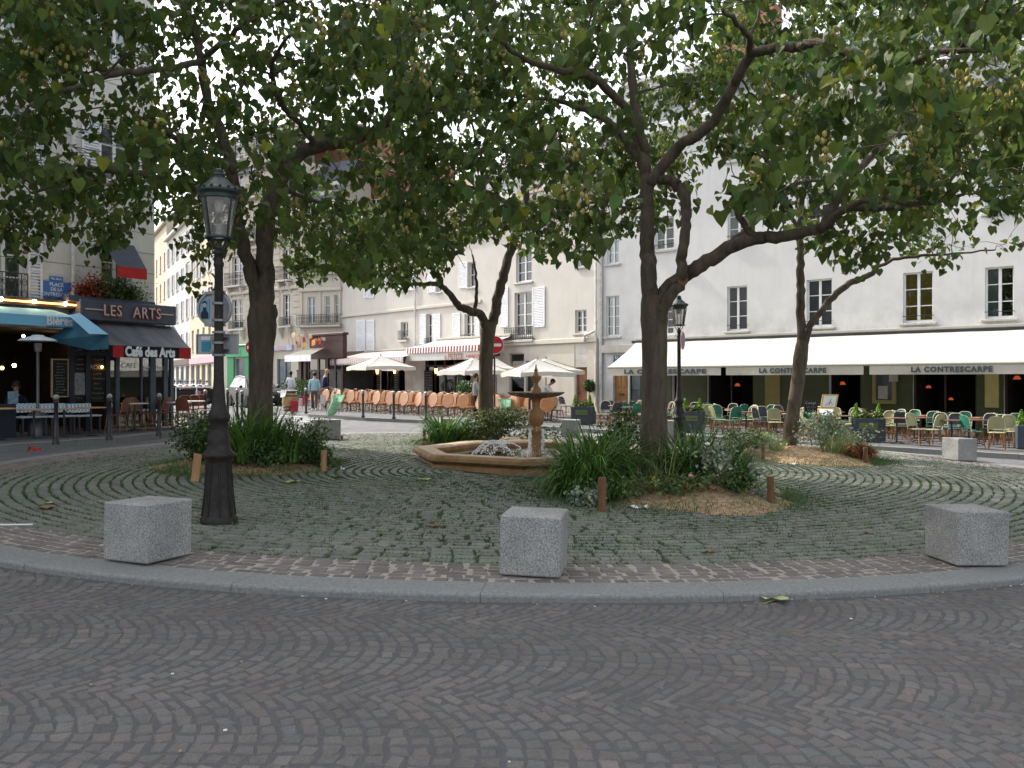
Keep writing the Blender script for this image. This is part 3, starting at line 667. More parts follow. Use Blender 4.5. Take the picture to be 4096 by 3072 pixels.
b.poly([(-.2,2.6,zE+3.0),(sp,2.6,zE+3.0),(sp,9,zE+3.4),(-.2,9,zE+3.4)]); b.poly([(sp,4,zE+2.4),(LE+.05,4,zE+2.4),(LE+.05,9,zE+.1),(sp,9,zE+.1)]); b.poly([(-.2,-.45,zE+.1),(-.2,2.6,zE+3),(-.2,9,zE+3.4),(-.2,9,zE)]); b.poly([(LE+.05,-.45,zE+.1),(LE+.05,9,zE+.1),(LE+.05,4,zE+2.4)])
rf = b.build('roof', [M_TILE], bE)
for (x, w) in ((478, 1.5), (506, 1.4), (549, 1.2)):
    s = FE.s(x); b = MB(); b.box(s-w/2, s+w/2, .1, 3, zE+.4, zE+1.9); b.extr([(s-w/2-.1,-.02,zE+1.9),(s+w/2+.1,-.02,zE+1.9),(s,-.02,zE+2.5)], (0,3,0)); b.build('dormer', W_WHITE, rf)
    window(rf, s-w/2+.2, s+w/2-.2, zE+.6, zE+1.75, rev=.06, rows=2, sill=False, pane=M_PANEB)
for s in (3., 12.5):
    b = MB(); b.box(s, s+2.2, 4.5, 5.3, zE+1., zE+5., .03)
    for k in range(4): b.lathe([(.12,0),(.1,.45)], 8, (s+.3+k*.5, 4.9, zE+5.))
    b.build('chimney', M_BRICK, rf)
# cafe fronts on E
M_WOODD = mat('dark_cafe_wood', (.035,.017,.010), rough=.5, var=.35, scale=4, stretch=(1,1,.2)); M_BOARD = mat('chalkboard', (.012,.014,.014), rough=.7, var=.3); M_CHALK = mat('chalk', (.42,.43,.42), rough=.9)
def scrib(par, s0, s1, z0, z1, y, rows=8, m=None, seed=1):
    r = random.Random(seed); b = MB()
    for i in range(rows):
        z = z1-(z1-z0)*(i+.6)/rows; x = s0+(s1-s0)*r.uniform(.05,.25); e = s1-(s1-s0)*r.uniform(.05,.3)
        while x < e:
            w = r.uniform(.03,.09)*(s1-s0)*1.6; h = (z1-z0)/rows*r.uniform(.2,.5)
            p = [(x+w*t/4, y, z+h*r.uniform(-.5,.5)) for t in range(5)]; b.tube(p, .006, 3, False); x += w+.02
    return b.build('chalk_writing', m or M_CHALK, par)
for a, c in cafe:
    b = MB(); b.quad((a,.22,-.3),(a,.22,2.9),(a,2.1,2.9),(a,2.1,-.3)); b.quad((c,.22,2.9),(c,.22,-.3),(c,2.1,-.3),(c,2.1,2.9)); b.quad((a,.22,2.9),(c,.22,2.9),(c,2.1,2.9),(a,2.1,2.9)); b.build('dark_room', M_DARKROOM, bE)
    m_ = MB(); n = max(3, int((c-a)/.85))
    for i in range(n+1):
        x = a+(c-a)*i/n; m_.box(x-.06, x+.06, .03, .14, -.3, 2.9)
        if i < n and i % 2 == 0: m_.box(x+.06, x+(c-a)/n-.06, .07, .11, -.3, .75)
    m_.box(a, c, .02, .15, 2.4, 2.5); m_.build('shopfront_frame', M_WOODD, bE)
    p = MB(); p.box(a+.06, c-.06, .085, .095, .75, 2.4); p.build('shop_glass', M_GLASS, bE)
band(bE, 'shopfront_panel', FE.s(343), FE.s(410), 2.9, 3.5, .08, M_WOODD); band(bE, 'shopfront_panel', FE.s(420), FE.s(500), 2.9, 3.7, .08, M_WOODD)
nb = 0
for (px, w, lab) in ((381,.55,'chalkboard menu behind the rattan chairs beside the second wall lantern'),(391,.01,''),(398.5,.5,'chalkboard menu left of the stone pier'),(430.5,.8,'wide chalkboard menu with white writing right of the stone pier'),(463,.5,'chalkboard menu behind the flowering bush')):
    if w < .1: continue
    a = FE.s(px); t = FE.thing('menu_board', lab, 'menu board', a, .16, 1.45); b = MB(); b.box(-w/2, w/2, 0, .04, -.75, .75, .01); b.build('board', M_BOARD, t); scrib(t, -w/2+.04, w/2-.04, -.7, .7, -.008, 10, seed=int(px))
for (px, py, lab) in ((355.5,372,'lit wall lantern leftmost of the pair beside the man in navy'),(361.6,372,'lit wall lantern right of the pair beside the man in navy'),(377.3,371.3,'lit wall lantern just under the tip of the left umbrella'),(394.5,370.8,'lit wall lantern between umbrella and stone pier'),(436,370.6,'lit wall lantern above the wide chalkboard')):
    a, z = FE.sz(px, py, .3); t = FE.thing('wall_lantern', lab, 'lantern', a, .3, z, group='lit wall lanterns of the cafe'); b = MB(); b.lathe([(.05,-.16),(.09,.1),(.04,.16)], 8); b.build('light_glass', M_LAMPO, t); b = MB(); b.lathe([(.11,.1),(.03,.24)], 8); b.lathe([(.03,-.22),(.06,-.16)], 8); b.tube([(0,0,.2),(0,.28,.2)], .012, 5); b.build('housing', M_IRON, t)
# two striped awnings
M_STR = mat('striped_canvas', (.66,.60,.58), rough=.9, trans=.15, spec=.1)
def stripes(m, ca, cb, sc):
    t = m.node_tree; n = t.nodes; L = t.links.new; tc = n.new('ShaderNodeTexCoord'); w = n.new('ShaderNodeTexWave'); w.bands_direction = 'X'; w.inputs['Scale'].default_value = sc
    L(tc.outputs['Object'], w.inputs[0]); r = n.new('ShaderNodeValToRGB'); r.color_ramp.interpolation = 'CONSTANT'; r.color_ramp.elements[0].color = (*ca,1); r.color_ramp.elements[1].color = (*cb,1); r.color_ramp.elements[1].position = .5
    L(w.outputs[0], r.inputs[0]); L(r.outputs[0], n['Principled BSDF'].inputs['Base Color'])
    return m
stripes(M_STR, (.62,.60,.58), (.50,.38,.36), 1.3)
M_STR2 = stripes(mat('striped_valance', (.6,.6,.6), rough=.9, spec=.1), (.75,.73,.72), (.26,.045,.055), 1.3)
M_WCAN = mat('white_canvas', (.72,.71,.68), rough=.9, var=.05, scale=2, trans=.3, spec=.1); M_TXR = mat('brown_red_lettering', (.35,.12,.07))
def striped_awning(x0, x1, ytop, yfold, ybot, pj, lab, words, big):
    s0, s1 = FE.s(x0, pj), FE.s(x1, pj); xm = (x0+x1)/2; zf = FE.z(xm, yfold, pj); zb = FE.z(xm, ybot, pj); zt = FE.z(xm, ytop, 0.1)
    t = FE.thing('striped_awning', lab, 'awning'); b = MB(); n = 12
    V = []
    for i in range(n+1):
        s = s0+(s1-s0)*i/n
        for k in range(4): q = k/3; V.append((s, -.1-(pj-.1)*q, zt+(zf-zt)*q-.04*sin(pi*q)))
    b.add(V, [(i*4+j, i*4+4+j, i*4+5+j, i*4+1+j) for i in range(n) for j in range(3)], True); b.build('canopy', M_STR, t)
    b = MB(); m = 40; V = []
    for i in range(m+1):
        s = s0+(s1-s0)*i/m; V += [(s,-pj-.01,zf),(s,-pj-.03,zf-.26-.05*abs(sin(i*pi/2+.8)))]
    b.add(V, [(2*i,2*i+1,2*i+3,2*i+2) for i in range(m)]); b.build('scalloped_edge', M_STR2 if words else M_STR, t)
    b = MB(); b.box(s0, s1, -pj+.01, -pj+.03, zb, zf-.05); b.build('valance', M_WCAN, t); b = MB(); b.box(s0, s1, -.22, 0, zt, zt+.12, .02); b.build('cassette', M_CANV2, t)
    for (w, px, sz, mm) in words: text('lettering', w, sz, mm, t, (FE.s(px, pj), -pj-.035, zb+.15), bold=.004)
    return t
striped_awning(330, 403, 352, 358, 364.5, 2.6, 'pink and white striped awning left above the chalkboards of the rattan terrace', [], 1)
striped_awning(406, 479.5, 340, 346.5, 360, 2.2, 'awning with red and white scalloped edge lettered Petite in the middle of the terrace', [('a PETITE', 454, .42, M_TXR), ('A MANGER', 473, .22, mat('red_lettering', (.5,.08,.08)))], 1)
# ===== D: narrow haussmann block with the brown corner cafe
FD = Fac((-14.15, 56.1), (-11.12, 55.0)); 
bD = FD.thing('narrow_stone_building', 'narrow pale stone building with panelled pilasters over the brown corner cafe', 'building')
LD = FD.len
dr = [R4(FD,307.5,297,315,323.5,0), R4(FD,324.5,296,330,323.5,0), R4(FD,334,295,340.5,323.5,0)]
for z in (3.4, 6.8, 10.2): 
    for r in dr[:3]: pass
rows_ = [dr]+[[(r[0], r[1], r[2]+dz, r[3]+dz) for r in dr] for dz in (3.5, 6.9)]
wallbox('wall', FD, 0, LD, -.5, 13.6, [r for rr in rows_ for r in rr], W_STONE2, bD, deep=9)
for rr in rows_:
    for r in rr: window(bD, *r, rows=3, cols=2 if r[1]-r[0] > .55 else 1, fw=.045, rev=.14, curtain=(M_CURT,'open'))
for k in range(3): z = dr[0][2]-.15+k*3.45; railing(bD, -.05, LD, z, .7, .35)
for k in range(4): band(bD, 'cornice', -.05, LD, dr[0][3]+.35+k*3.45, dr[0][3]+.6+k*3.45, .18, W_STONE2, .04)
for s in (.05, LD*.46, LD*.97-.15): band(bD, 'pilaster', s, s+.16, dr[0][2], 13.4, .07, W_STONE2)
b = MB(); b.poly([(-.1,-.2,13.6),(LD,-.2,13.6),(LD,2,16.6),(-.1,2,16.6)]); b.poly([(-.1,2,16.6),(LD,2,16.6),(LD,9,17),(-.1,9,17)]); b.build('roof', M_SLATE, bD)
bb = thing('brick_building', 'tall red brick gable rising behind the narrow stone building', 'building', (-14.6,62,0), -.2)
b = MB(); b.box(0, 6.2, 0, 8, 0, 19.2); b.build('wall', M_BRICK, bb)
b = MB(); b.box(-.7, .02, -.4, 8, 0, 18.6); b.build('stone_corner', W_STONE2, bb); b = MB(); b.box(1, 3, 2, 3, 19.2, 21); b.box(4, 5.4, 2, 3, 19.2, 20.6); b.build('chimney', M_BRICK, bb)
for (s, z) in ((4.4, 13.2), (4.4, 16.2)): window(bb, s, s+.9, z, z+1.6, rev=-.03, rows=2)
# brown corner cafe pavilion in front of D
PD = Fac((-14.1, 53.6), (-10.4, 50.2))
cafeD = PD.thing('corner_cafe_pavilion', 'dark brown corner cafe pavilion with small flags and a grey tiled canopy', 'cafe pavilion')
M_BRN = mat('brown_fascia', (.055,.022,.018), rough=.6, var=.2)
LP = PD.s(343)-PD.s(296); s0 = PD.s(296); s1 = PD.s(343)
b = MB(); b.box(s0+1.5, s1, .0, .3, 2.95, 4.35, .02); b.box(s0+1.3, s1+.1, -.05, .35, 4.35, 4.5, .02); b.build('fascia', M_BRN, cafeD)
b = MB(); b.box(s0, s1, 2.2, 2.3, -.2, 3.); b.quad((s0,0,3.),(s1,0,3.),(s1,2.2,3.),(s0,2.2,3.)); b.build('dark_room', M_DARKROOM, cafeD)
b = MB()
for px in (299,308,318,327,335,342): s = PD.s(px); b.box(s-.08, s+.08, 0, .12, -.2, 3.)
b.box(s0, s1, .02, .1, 2.2, 2.3); b.box(s0, s1, .03, .09, -.2, .8); b.build('shopfront_frame', M_WOODD, cafeD)
b = MB(); b.box(s0, s1, .05, .06, .8, 2.2); b.build('shop_glass', M_GLASS, cafeD)
fA = MB(); fcols = [(.45,.05,.04),(.55,.30,.06),(.55,.53,.50),(.22,.14,.10),(.30,.22,.16)]
fl = []
for i in range(22):
    s = PD.s(294+rng.uniform(0,36)); z = PD.z(312, 337, .3)+rng.uniform(-.5,.35); fA.mat = int(rng.integers(5))
    a = Vector((s,-.3-rng.uniform(0,.4),z)); w = rng.uniform(.18,.45); h = rng.uniform(.15,.35); sl = rng.uniform(-.2,.2)
    fA.add([a, a+Vector((w,0,sl)), a+Vector((w,0,sl-h)), a+Vector((0,0,-h))], [(0,1,2,3)]); fA.mat = 0; fA.tube([a+Vector((0,0,.1)), a+Vector((0,.1,-.7))], .012, 4)
fA.build('bunting', [mat('flag%s' % 'abcde'[i], c) for i, c in enumerate(fcols)], cafeD)
b = MB(); x0, x1 = PD.s(285, 2.0), PD.s(311, 2.0); zt = PD.z(318, 348, .2); zf = PD.z(298, 355, 2.0); zb = PD.z(298, 361.5, 2.0)
b.add([(x0,-2.0,zf),(x1,-2.0,zf),(PD.s(324,.1),-.1,zt),(PD.s(308,.1),-.1,zt)], [(0,1,2,3)]); cn = b.build('canopy', mat('grey_tiles', (.17,.16,.14), rough=.9, var=.3, scale=20), cafeD)
b = MB(); b.box(x0, x1, -2.03, -2.0, zb, zf); b.build('valance', mat('white_awning_cloth', (.8,.8,.8), rough=.9), cafeD)
b = MB()
for px in (301.5, 306): s = PD.s(px, 1.6); b.box(s-.1, s+.1, -1.7, -1.5, -.1, zf)
b.build('post', M_WOODD, cafeD)
for i in range(14):
    pass
# ===== C: haussmann block with green shop
FC = Fac((-21.3, 61.8), (-14.12, 56.2)); LC = FC.len
bC = FC.thing('balcony_stone_building', 'ornate stone apartment building with iron balconies above a green shop', 'building')
base = [R4(FC,232,303,243,326), R4(FC,253,303,263,326), R4(FC,283,304,290,327)]
cols = [base[0][:2], base[1][:2], base[2][:2]]
rowsC = [(base[0][2]-.1, base[0][3]), ] ; z0 = FC.z(260, 327); rz = [(z0, z0+2.1), (z0+3.1, z0+5.2), (z0+6.2, z0+8.2), (z0+9.2, z0+11.1), (z0+12.1, z0+13.8)]
rc = [(c[0], c[1], a, e) for (a, e) in rz for c in cols]
sg0, sg1, sd0 = FC.s(228.5), FC.s(272.5), FC.s(275)
shopw = (FC.s(235), FC.s(246), .3, 3.2); shopd = (FC.s(250), FC.s(268), 0, 3.2); shop2 = (FC.s(277), FC.s(291), .0, 3.1)
wallbox('wall', FC, 0, LC, -.6, 16.4, rc+[shopw, shopd, shop2], W_STONE, bC, deep=10, back=1.4)
for r in rc: window(bC, *r, rows=4, fw=.05, rev=.18, curtain=(M_CURT,'open'))
for j, (a, e) in enumerate(rz):
    for c in cols: railing(bC, c[0]-.25, c[1]+.25, a-.05, .9 if j else .6, .45 if j else .15)
    band(bC, 'cornice', 0, LC, e+.3, e+.55, .2, W_STONE2, .05)
    if j < 3:
        b = MB()
        for c in cols:
            for s in (c[0]-.2, c[1]): b.extr([(s,-.01,a-.2),(s,-.4,a-.2),(s,-.3,a-.45),(s,-.01,a-.9)], (.2,0,0))
        b.build('balcony_bracket', W_STONE2, bC)
RB = {}
for k in range(26):
    z = z0-.1+k*.42
    for (a, c) in ((0,cols[0][0]-.3),(cols[0][1]+.3,cols[1][0]-.3),(cols[1][1]+.3,cols[2][0]-.3),(cols[2][1]+.3,LC)):
        if c-a > .2: RB.setdefault(a, MB()).box(a+.02, c-.02, -.035, -.001, z, z+.36, .01)
for b in RB.values(): b.build('rusticated_blocks', W_STONE, bC)
M_GREEN = mat('green_shop_paint', (.03,.26,.10), rough=.45, var=.12, scale=3); M_GREEN2 = mat('green_shop_paint_light', (.06,.36,.16), rough=.45)
for q_ in ((sg0, shopw[0], -.3, 3.3), (shopw[1], shopd[0], -.3, 3.3), (shopd[1], sg1, -.3, 3.3), (shopw[0], shopw[1], -.3, .3)): b = MB(); b.box(q_[0], q_[1], -.12, -.01, q_[2], q_[3], .01); b.build('shopfront_panel', M_GREEN, bC)
b = MB(); b = MB(); b.box(sg0-.05, sg1+.05, -.22, -.01, 3.3, 4.05, .03); b.box(sg0-.12, sg1+.12, -.32, -.01, 4.05, 4.2, .03); b.build('shop_fascia', M_GREEN2, bC)
text('lettering', 'J.', .6, M_GREEN, bC, (FC.s(243),-.23,3.68), shear=.3)
for r in (shopw, shopd, shop2):
    b = MB(); b.box(r[0], r[1], .12, .14, r[2], r[3]); b.build('shop_glass', M_PANEB, bC)
b = MB(); b.box(shopd[0], shopd[0]+1.1, .02, .1, 0, 3.2, .02); b.build('door', M_GREEN2, bC)
b = MB(); 
for s in (shop2[0], (shop2[0]+shop2[1])/2, shop2[1]-.1): b.box(s, s+.1, .05, .12, 0, 3.1)
b.build('shopfront_frame', mat('grey_blue_frame', (.14,.17,.21), rough=.5), bC)
b = MB(); b.box(FC.s(273.6), FC.s(293.2), -.14, -.02, FC.z(283,350.5), FC.z(283,345.2)); pn = b.build('shop_sign', mat('pale_blue_sign', (.42,.50,.62)), bC)
b = MB(); b.box(FC.s(278), FC.s(287), -.16, -.142, FC.z(283,349.8), FC.z(283,346)); b.build('sign_panel', mat('pink_sign', (.55,.35,.38)), bC)
b = MB(); b.poly([(-.1,-.3,16.4),(LC,-.3,16.4),(LC,2,19.6),(-.1,2,19.6)]); b.poly([(-.1,2,19.6),(LC,2,19.6),(LC,9,20.3),(-.1,9,20.3)]); b.build('roof', M_SLATE, bC)
# ===== B: sunlit row down the street
FB = Fac((-44.0, 101.), (-21.6, 62.0)); LB = FB.len
for k, (a, e, m, hgt, lab) in enumerate(((LB-13, LB, W_WARM, 17.5, 'sunlit cream apartment house nearest the corner down the side street'), (LB-27.5, LB-13.05, W_CREAM, 16, 'sunlit pale apartment house in the middle of the side street'), (LB-43, LB-27.55, W_WARM, 18, 'sunlit warm plastered house farthest down the side street'))):
    t = FB.thing('street_house', lab, 'building', a, group='houses down the sunlit side street'); L_ = e-a; cw = []
    n = 5
    hs = [(L_*(i+.5)/n-.5, L_*(i+.5)/n+.5, z, z+1.8) for i in range(n) for z in (4.1,7.1,10.1,13.1)]; gs = [(L_*(i+.5)/n-.9, L_*(i+.5)/n+.9, 0, 2.9) for i in range(n)]
    wallbox('wall', FB, 0, L_, -.8, hgt, hs+gs, m, t, deep=9)
    for h in hs: window(t, *h, rows=3, rev=.2, rail=.4)
    if k != 2:
        for h in hs:
            if h[2] > 7 or k: shutter(t, h[0]-.52, h[0]-.03, h[2], h[3]); shutter(t, h[1]+.03, h[1]+.52, h[2], h[3])
    for h in gs: b = MB(); b.box(h[0], h[1], .15, .2, 0, 2.9); b.build('shop_glass', M_PANEB, t)
    band(t, 'shop_fascia', .2, L_-.2, 3.0, 3.55, .15, [mat('pink_fascia', (.5,.3,.34)), M_BRN, M_OLIVE][k]); band(t, 'cornice', 0, L_, hgt-.3, hgt, .35, m, .05)
    b = MB(); b.poly([(0,-.3,hgt),(L_,-.3,hgt),(L_,2.5,hgt+2.6),(0,2.5,hgt+2.6)]); b.poly([(0,2.5,hgt+2.6),(L_,2.5,hgt+2.6),(L_,9,hgt),(0,9,hgt)]); b.build('roof', M_ZINC, t)
# ===== A: left building with the blue bar and the grey-awning corner cafe
FA = Fac((-12.2, 20.0), (-9.98, 23.42)); LA = FA.s(154.5)
bA = FA.thing('corner_building', 'tall grey-white corner building over the blue bar and the grey cafe awning', 'building')
SA = -27.  # unseen wall run, extended and built tall to keep the foreground shaded
r1 = R4(FA, -14, 231, 25, 298.5); r2 = R4(FA, 101.5, 243, 132, 302)
g1 = (FA.s(-140), FA.s(109), 0, 2.95)
ww = [r1, (r2[0], r2[1], r2[2], r2[3])]
more = []
for dz in (3.2, 6.4, 9.6, 12.8):
    more += [(r[0], r[1], r[2]+dz, r[3]+dz-.1) for r in ww]
base = (r1[1]-r1[0])
for k in range(1, 9):
    for dz in (0, 3.2, 6.4, 9.6, 12.8): more.append((r1[0]-k*2.7, r1[0]-k*2.7+1.1, r1[2]+dz, r1[3]+dz))
ga0 = FA.s(109.5); 
hA = ww+more+[g1, (ga0+.02, LA-.02, .35, 2.9)]
zA = 21.5
wallbox('wall', FA, SA, LA, -.6, zA, hA, W_LEFT, bA, deep=12, back=4.2)
for i, r in enumerate(ww+more): window(bA, *r, rows=3 if i else 3, rev=.17, sill=i != 1, curtain=(M_CURT,'full') if i == 0 else ((M_CURT,'open') if i % 3 else None))
shs = [(FA.s(28.3,.05), FA.s(42.8,.05), r1[2]-.15, r1[3]+.05)]
for dz in (3.2, 6.4, 9.6, 12.8):
    for r in ww: shs += [(r[1]+.03, r[1]+.55, r[2]+dz, r[3]+dz), (r[0]-.55, r[0]-.03, r[2]+dz, r[3]+dz)]
for s_ in shs: shutter(bA, *s_)
railing(bA, r1[0], r1[1], r1[2]-.1, .72, .12, slab=False)
b = MB()      # thin grey strips for the joints of shallow rusticated courses
z = 3.5
while z < zA-1:
    b.box(SA, LA+.0, -.006, .01, z, z+.018); z += .55
b.build('wall_joints', mat('joint_grey', (.25,.24,.22)), bA)
band(bA, 'cornice', SA, LA+.3, zA-.4, zA, .5, W_LEFT, .05); b = MB(); b.poly([(SA,-.3,zA),(LA,-.3,zA),(LA,2,zA+2),(SA,2,zA+2)]); b.poly([(SA,2,zA+2),(LA,2,zA+2),(LA,12,zA+2.5),(SA,12,zA+2.5)]); b.build('roof', M_SLATE, bA)
pipe(bA, FA.s(71.5), 3.2, zA-.5, r=.05)
for (nm, s0, s1, z0, z1, d0, d1) in (('bar_room', g1[0], g1[1], -.1, 2.95, .22, 4.1),):
    b = MB(); b.quad((s0,d0,z0),(s0,d0,z1),(s0,d1,z1),(s0,d1,z0)); b.quad((s1,d0,z1),(s1,d0,z0),(s1,d1,z0),(s1,d1,z1)); b.quad((s0,d0,z1),(s1,d0,z1),(s1,d1,z1),(s0,d1,z1)); b.build('dark_room', mat('dark_bar_room', (.018,.012,.010), rough=.9, var=.5), bA)
# street name plate
sp = FA.thing('street_name_plate', 'blue enamel street name plate reading Place de la Contrescarpe on the left wall', 'sign', FA.s(55.7), .02, FA.z(55.7, 289.7))
b = MB(); b.box(-.44,.44,-.02,0,-.23,.2,.005); b.box(-.17,.17,-.02,0,.205,.33,.005); b.build('plate', mat('enamel_blue2', (.05,.16,.42), rough=.35, var=.1), sp)
for (w, z, s_) in (('PLACE',.12,.13),('DE LA',0,.12),('CONTRESCARPE',-.13,.13),('Vᵉ Arrᵗ',.265,.09)): text('lettering', w if z < .2 else 'Ve Arrt', s_, M_WTXT, sp, (0,-.024,z), ext=.002, xs=.95)
# neon strip above the blue fascia
nb_ = FA.thing('neon_strip', 'orange neon strip light with bulbs above the blue bar fascia', 'neon light', 0, 0, 0)
s0, s1 = FA.s(-60,.3), FA.s(76.5,.3); zl = FA.z(38, 302.6, .3); b = MB(); b.box(s0, s1, -.34, -.22, zl-.1, zl+.09, .01); b.box(s0, s1, -.22, 0, zl-.02, zl+.02); b.build('housing', M_IRON, nb_)
M_NEON = mat('orange_neon', (1.,.33,.06), emit=5., var=.01)
b = MB(); b.tube([(s0+.1,-.36,zl),(s1-.05,-.36,zl)], .02, 6); b.build('neon_tube', M_NEON, nb_)
for px in (1, 34.5, 65.5): b = MB(); b.ball((FA.s(px,.42), -.42, zl+.01), .05); b.build('bulb', M_BULB, nb_)
# blue fascia + triangular side blind
M_BLUE = mat('sky_blue_canvas', (.19,.48,.66), rough=.75, var=.08, scale=2, spec=.2); M_BLUE2 = mat('sky_blue_canvas_edge', (.26,.54,.74), rough=.7, var=.05)
aw = FA.thing('blue_awning', 'sky blue bar awning lettered Bières with a triangular side blind', 'awning')
s0, s1 = FA.s(-70,.8), FA.s(79,.8); zt, zm, zb = FA.z(40, 309, .3), FA.z(40, 315.3, .8), FA.z(40, 325.8, .8)
b = MB(); V = [(s0,-.3,zt),(s1-.4,-.3,zt),(s1,-.8,zm),(s0,-.8,zm)]; b.add(V, [(3,2,1,0)]); b.quad((s0,-.8,zm),(s0,-.82,zb),(s1-.05,-.82,zb),(s1,-.8,zm)); b.quad((s0,-.02,zt),(s1-.4,-.02,zt),(s1-.4,-.3,zt),(s0,-.3,zt)); b.quad((s1,-.8,zm),(s1-.05,-.82,zb),(s1-.4,-.02,zb),(s1-.4,-.3,zt)); b.build('fascia', M_BLUE, aw)
text('lettering', 'Bières', .3, M_WTXT, aw, (FA.s(60,.84),-.835,FA.z(60,321.3,.84)), ext=.002, bold=.008, xs=.85)
p0 = Vector((FA.s(79.5,.8), -.8, FA.z(79.5,317,.8))); p1 = Vector((FA.s(108.5,2.0), -2.0, FA.z(108.5,334.5,2.0)))
b = MB(); b.add([p0+Vector((-.28,0,.03)), p0+Vector((.0,0,.1)), p1, p1+Vector((-.42,.1,0))], [(0,1,2,3)]); b.build('side_band', M_BLUE2, aw)
q0 = Vector((p0.x, p0.y, FA.z(79.5,331,.8))); 
b = MB(); b.poly([p0, p1, (p1.x,p1.y,FA.z(108.5,349,2.)), (p1.x-.02,-1.2,FA.z(92,346,1.2)-.1), (p0.x-.5,-.2,FA.z(70,341,.3))]); b.build('side_blind', mat('blue_blind_dark', (.05,.17,.25), rough=.8), aw)
# bar interior: posts, chalkboards, lamps
M_NAVY = mat('navy_joinery', (.012,.018,.03), rough=.5, var=.2)
b = MB()
for px in (71, 87, 107): s = FA.s(px, .0); b.box(s-.06, s+.06, -.06, .06, 0, 3.)
b.box(FA.s(71), FA.s(108), -.05, .05, 2.3, 2.42)
b.build('shopfront_frame', M_NAVY, bA)
for (x0,x1,y0,y1,lab,frame) in ((52.7,67.5,360,396,'tall chalkboard in a pale wooden frame inside the blue bar',1),(72.5,86,345,402,'chalkboard lettered club beside the pale framed board in the blue bar',0),(90,105,345,402,'chalkboard with croque menu at the right post of the blue bar',0)):
    a0, a1 = FA.s(x0,-.0), FA.s(x1,-.0); zc = FA.z((x0+x1)/2,(y0+y1)/2); hh = FA.z((x0+x1)/2, y0)-zc; w = (a1-a0)/2
    t = FA.thing('menu_board', lab, 'menu board', (a0+a1)/2, -.02, zc); b = MB(); b.box(-w, w, -.02, .02, -hh, hh); b.build('board', M_BOARD, t)
    if frame:
        b = MB(); 
        for q in ((-w-.03,-w,-hh,hh),(w,w+.03,-hh,hh),(-w-.03,w+.03,hh,hh+.03),(-w-.03,w+.03,-hh-.03,-hh)): b.box(q[0], q[1], -.03, .02, q[2], q[3])
        b.build('frame', mat('pale_wood', (.42,.30,.16), var=.2), t)
    scrib(t, -w+.03, w-.03, -hh+.05, hh-.05, -.03, 11, seed=int(x0))
    if x0 == 90: text('lettering', 'CROQUE', .16, M_CHALK, t, (0,-.03,.16), ext=.002); text('lettering', 'CLUB', .2, M_CHALK, t, (0,-.03,hh-.2), ext=.002)
    if x0 == 72.5:
        b = MB(); b.box(-w+.02, w-.02, -.035, -.022, -hh*.75, .02); b.build('poster', mat('poster_pale', (.34,.36,.38), var=.2, scale=20, col2=(.10,.10,.11)), t)
for (px, py, dd, lab) in ((29.5,323.3,-1.,'bare bulb nearest the blue fascia'),(23.5,336,-1.,'bare bulb just left of the heater dome'),(69,334.5,-.6,'bare bulb right of the heater dome'),(51,338.5,-1.6,'bare bulb between heater dome and framed chalkboard'),(61,340,-2.,'small amber bulb above the framed chalkboard'),(14.2,365.5,-2.2,'bright bulb above the seated man'),(2,368,-2.2,'amber bulb at the left picture edge'),(102,367,.1,'tiny amber lamp on the croque chalkboard')):
    a, z = FA.sz(px, py, dd); b = MB(); b.ball((0,0,0), .035 if px > 20 else .05); o = b.build('light_bulb', M_BULB if px not in (61,2,102) else M_LAMPO); b = MB(); b.tube([(0,0,.03),(0,0,.3)], .006, 4); b.build('cord', M_IRON, o); o.location = FA.world(a, dd, z); tag(o, 'lit '+lab if 'lit' not in lab else lab, 'light bulb', 'bulbs in the blue bar')
# Les Arts signboard, flower box, window blind
sb = FA.thing('cafe_signboard', 'slate grey signboard with neon letters LES ARTS along the corner', 'sign')
D0 = .55; s0, s1 = FA.s(80.5,D0), FA.s(176.5,D0); zt = (FA.z(128,302.5,D0)); zb = zt-.52
M_GREYP = mat('slate_grey_paint', (.085,.10,.135), rough=.6, var=.1)
b = MB(); b.box(s0, s1, -D0, -.02, zb, zt, .02); b.build('board', M_GREYP, sb)
M_NEOW = mat('neon_letter_tube', (.62,.50,.46), rough=.4, var=.05); M_NEOR = mat('neon_letter_shell', (.42,.09,.06), rough=.5)
zl = zb+.26
for (w, px) in (('LES', 111.5), ('ARTS', 146)):
    text('letter_shell', w, .42, M_NEOR, sb, (FA.s(px,D0)+.02,-D0-.02,zl-.015), ext=.018, bold=.012, spacing=1.1, xs=.8); text('lettering', w, .40, M_NEOW, sb, (FA.s(px,D0),-D0-.06,zl), ext=.01, spacing=1.15, xs=.8)
b = MB(); b.box(FA.s(85,D0), FA.s(104,D0), -D0-.03, -D0-.002, zl, zl+.03); b.box(FA.s(160,D0), FA.s(173,D0), -D0-.03, -D0-.002, zl, zl+.03); b.build('line_trim', M_NEOW, sb)
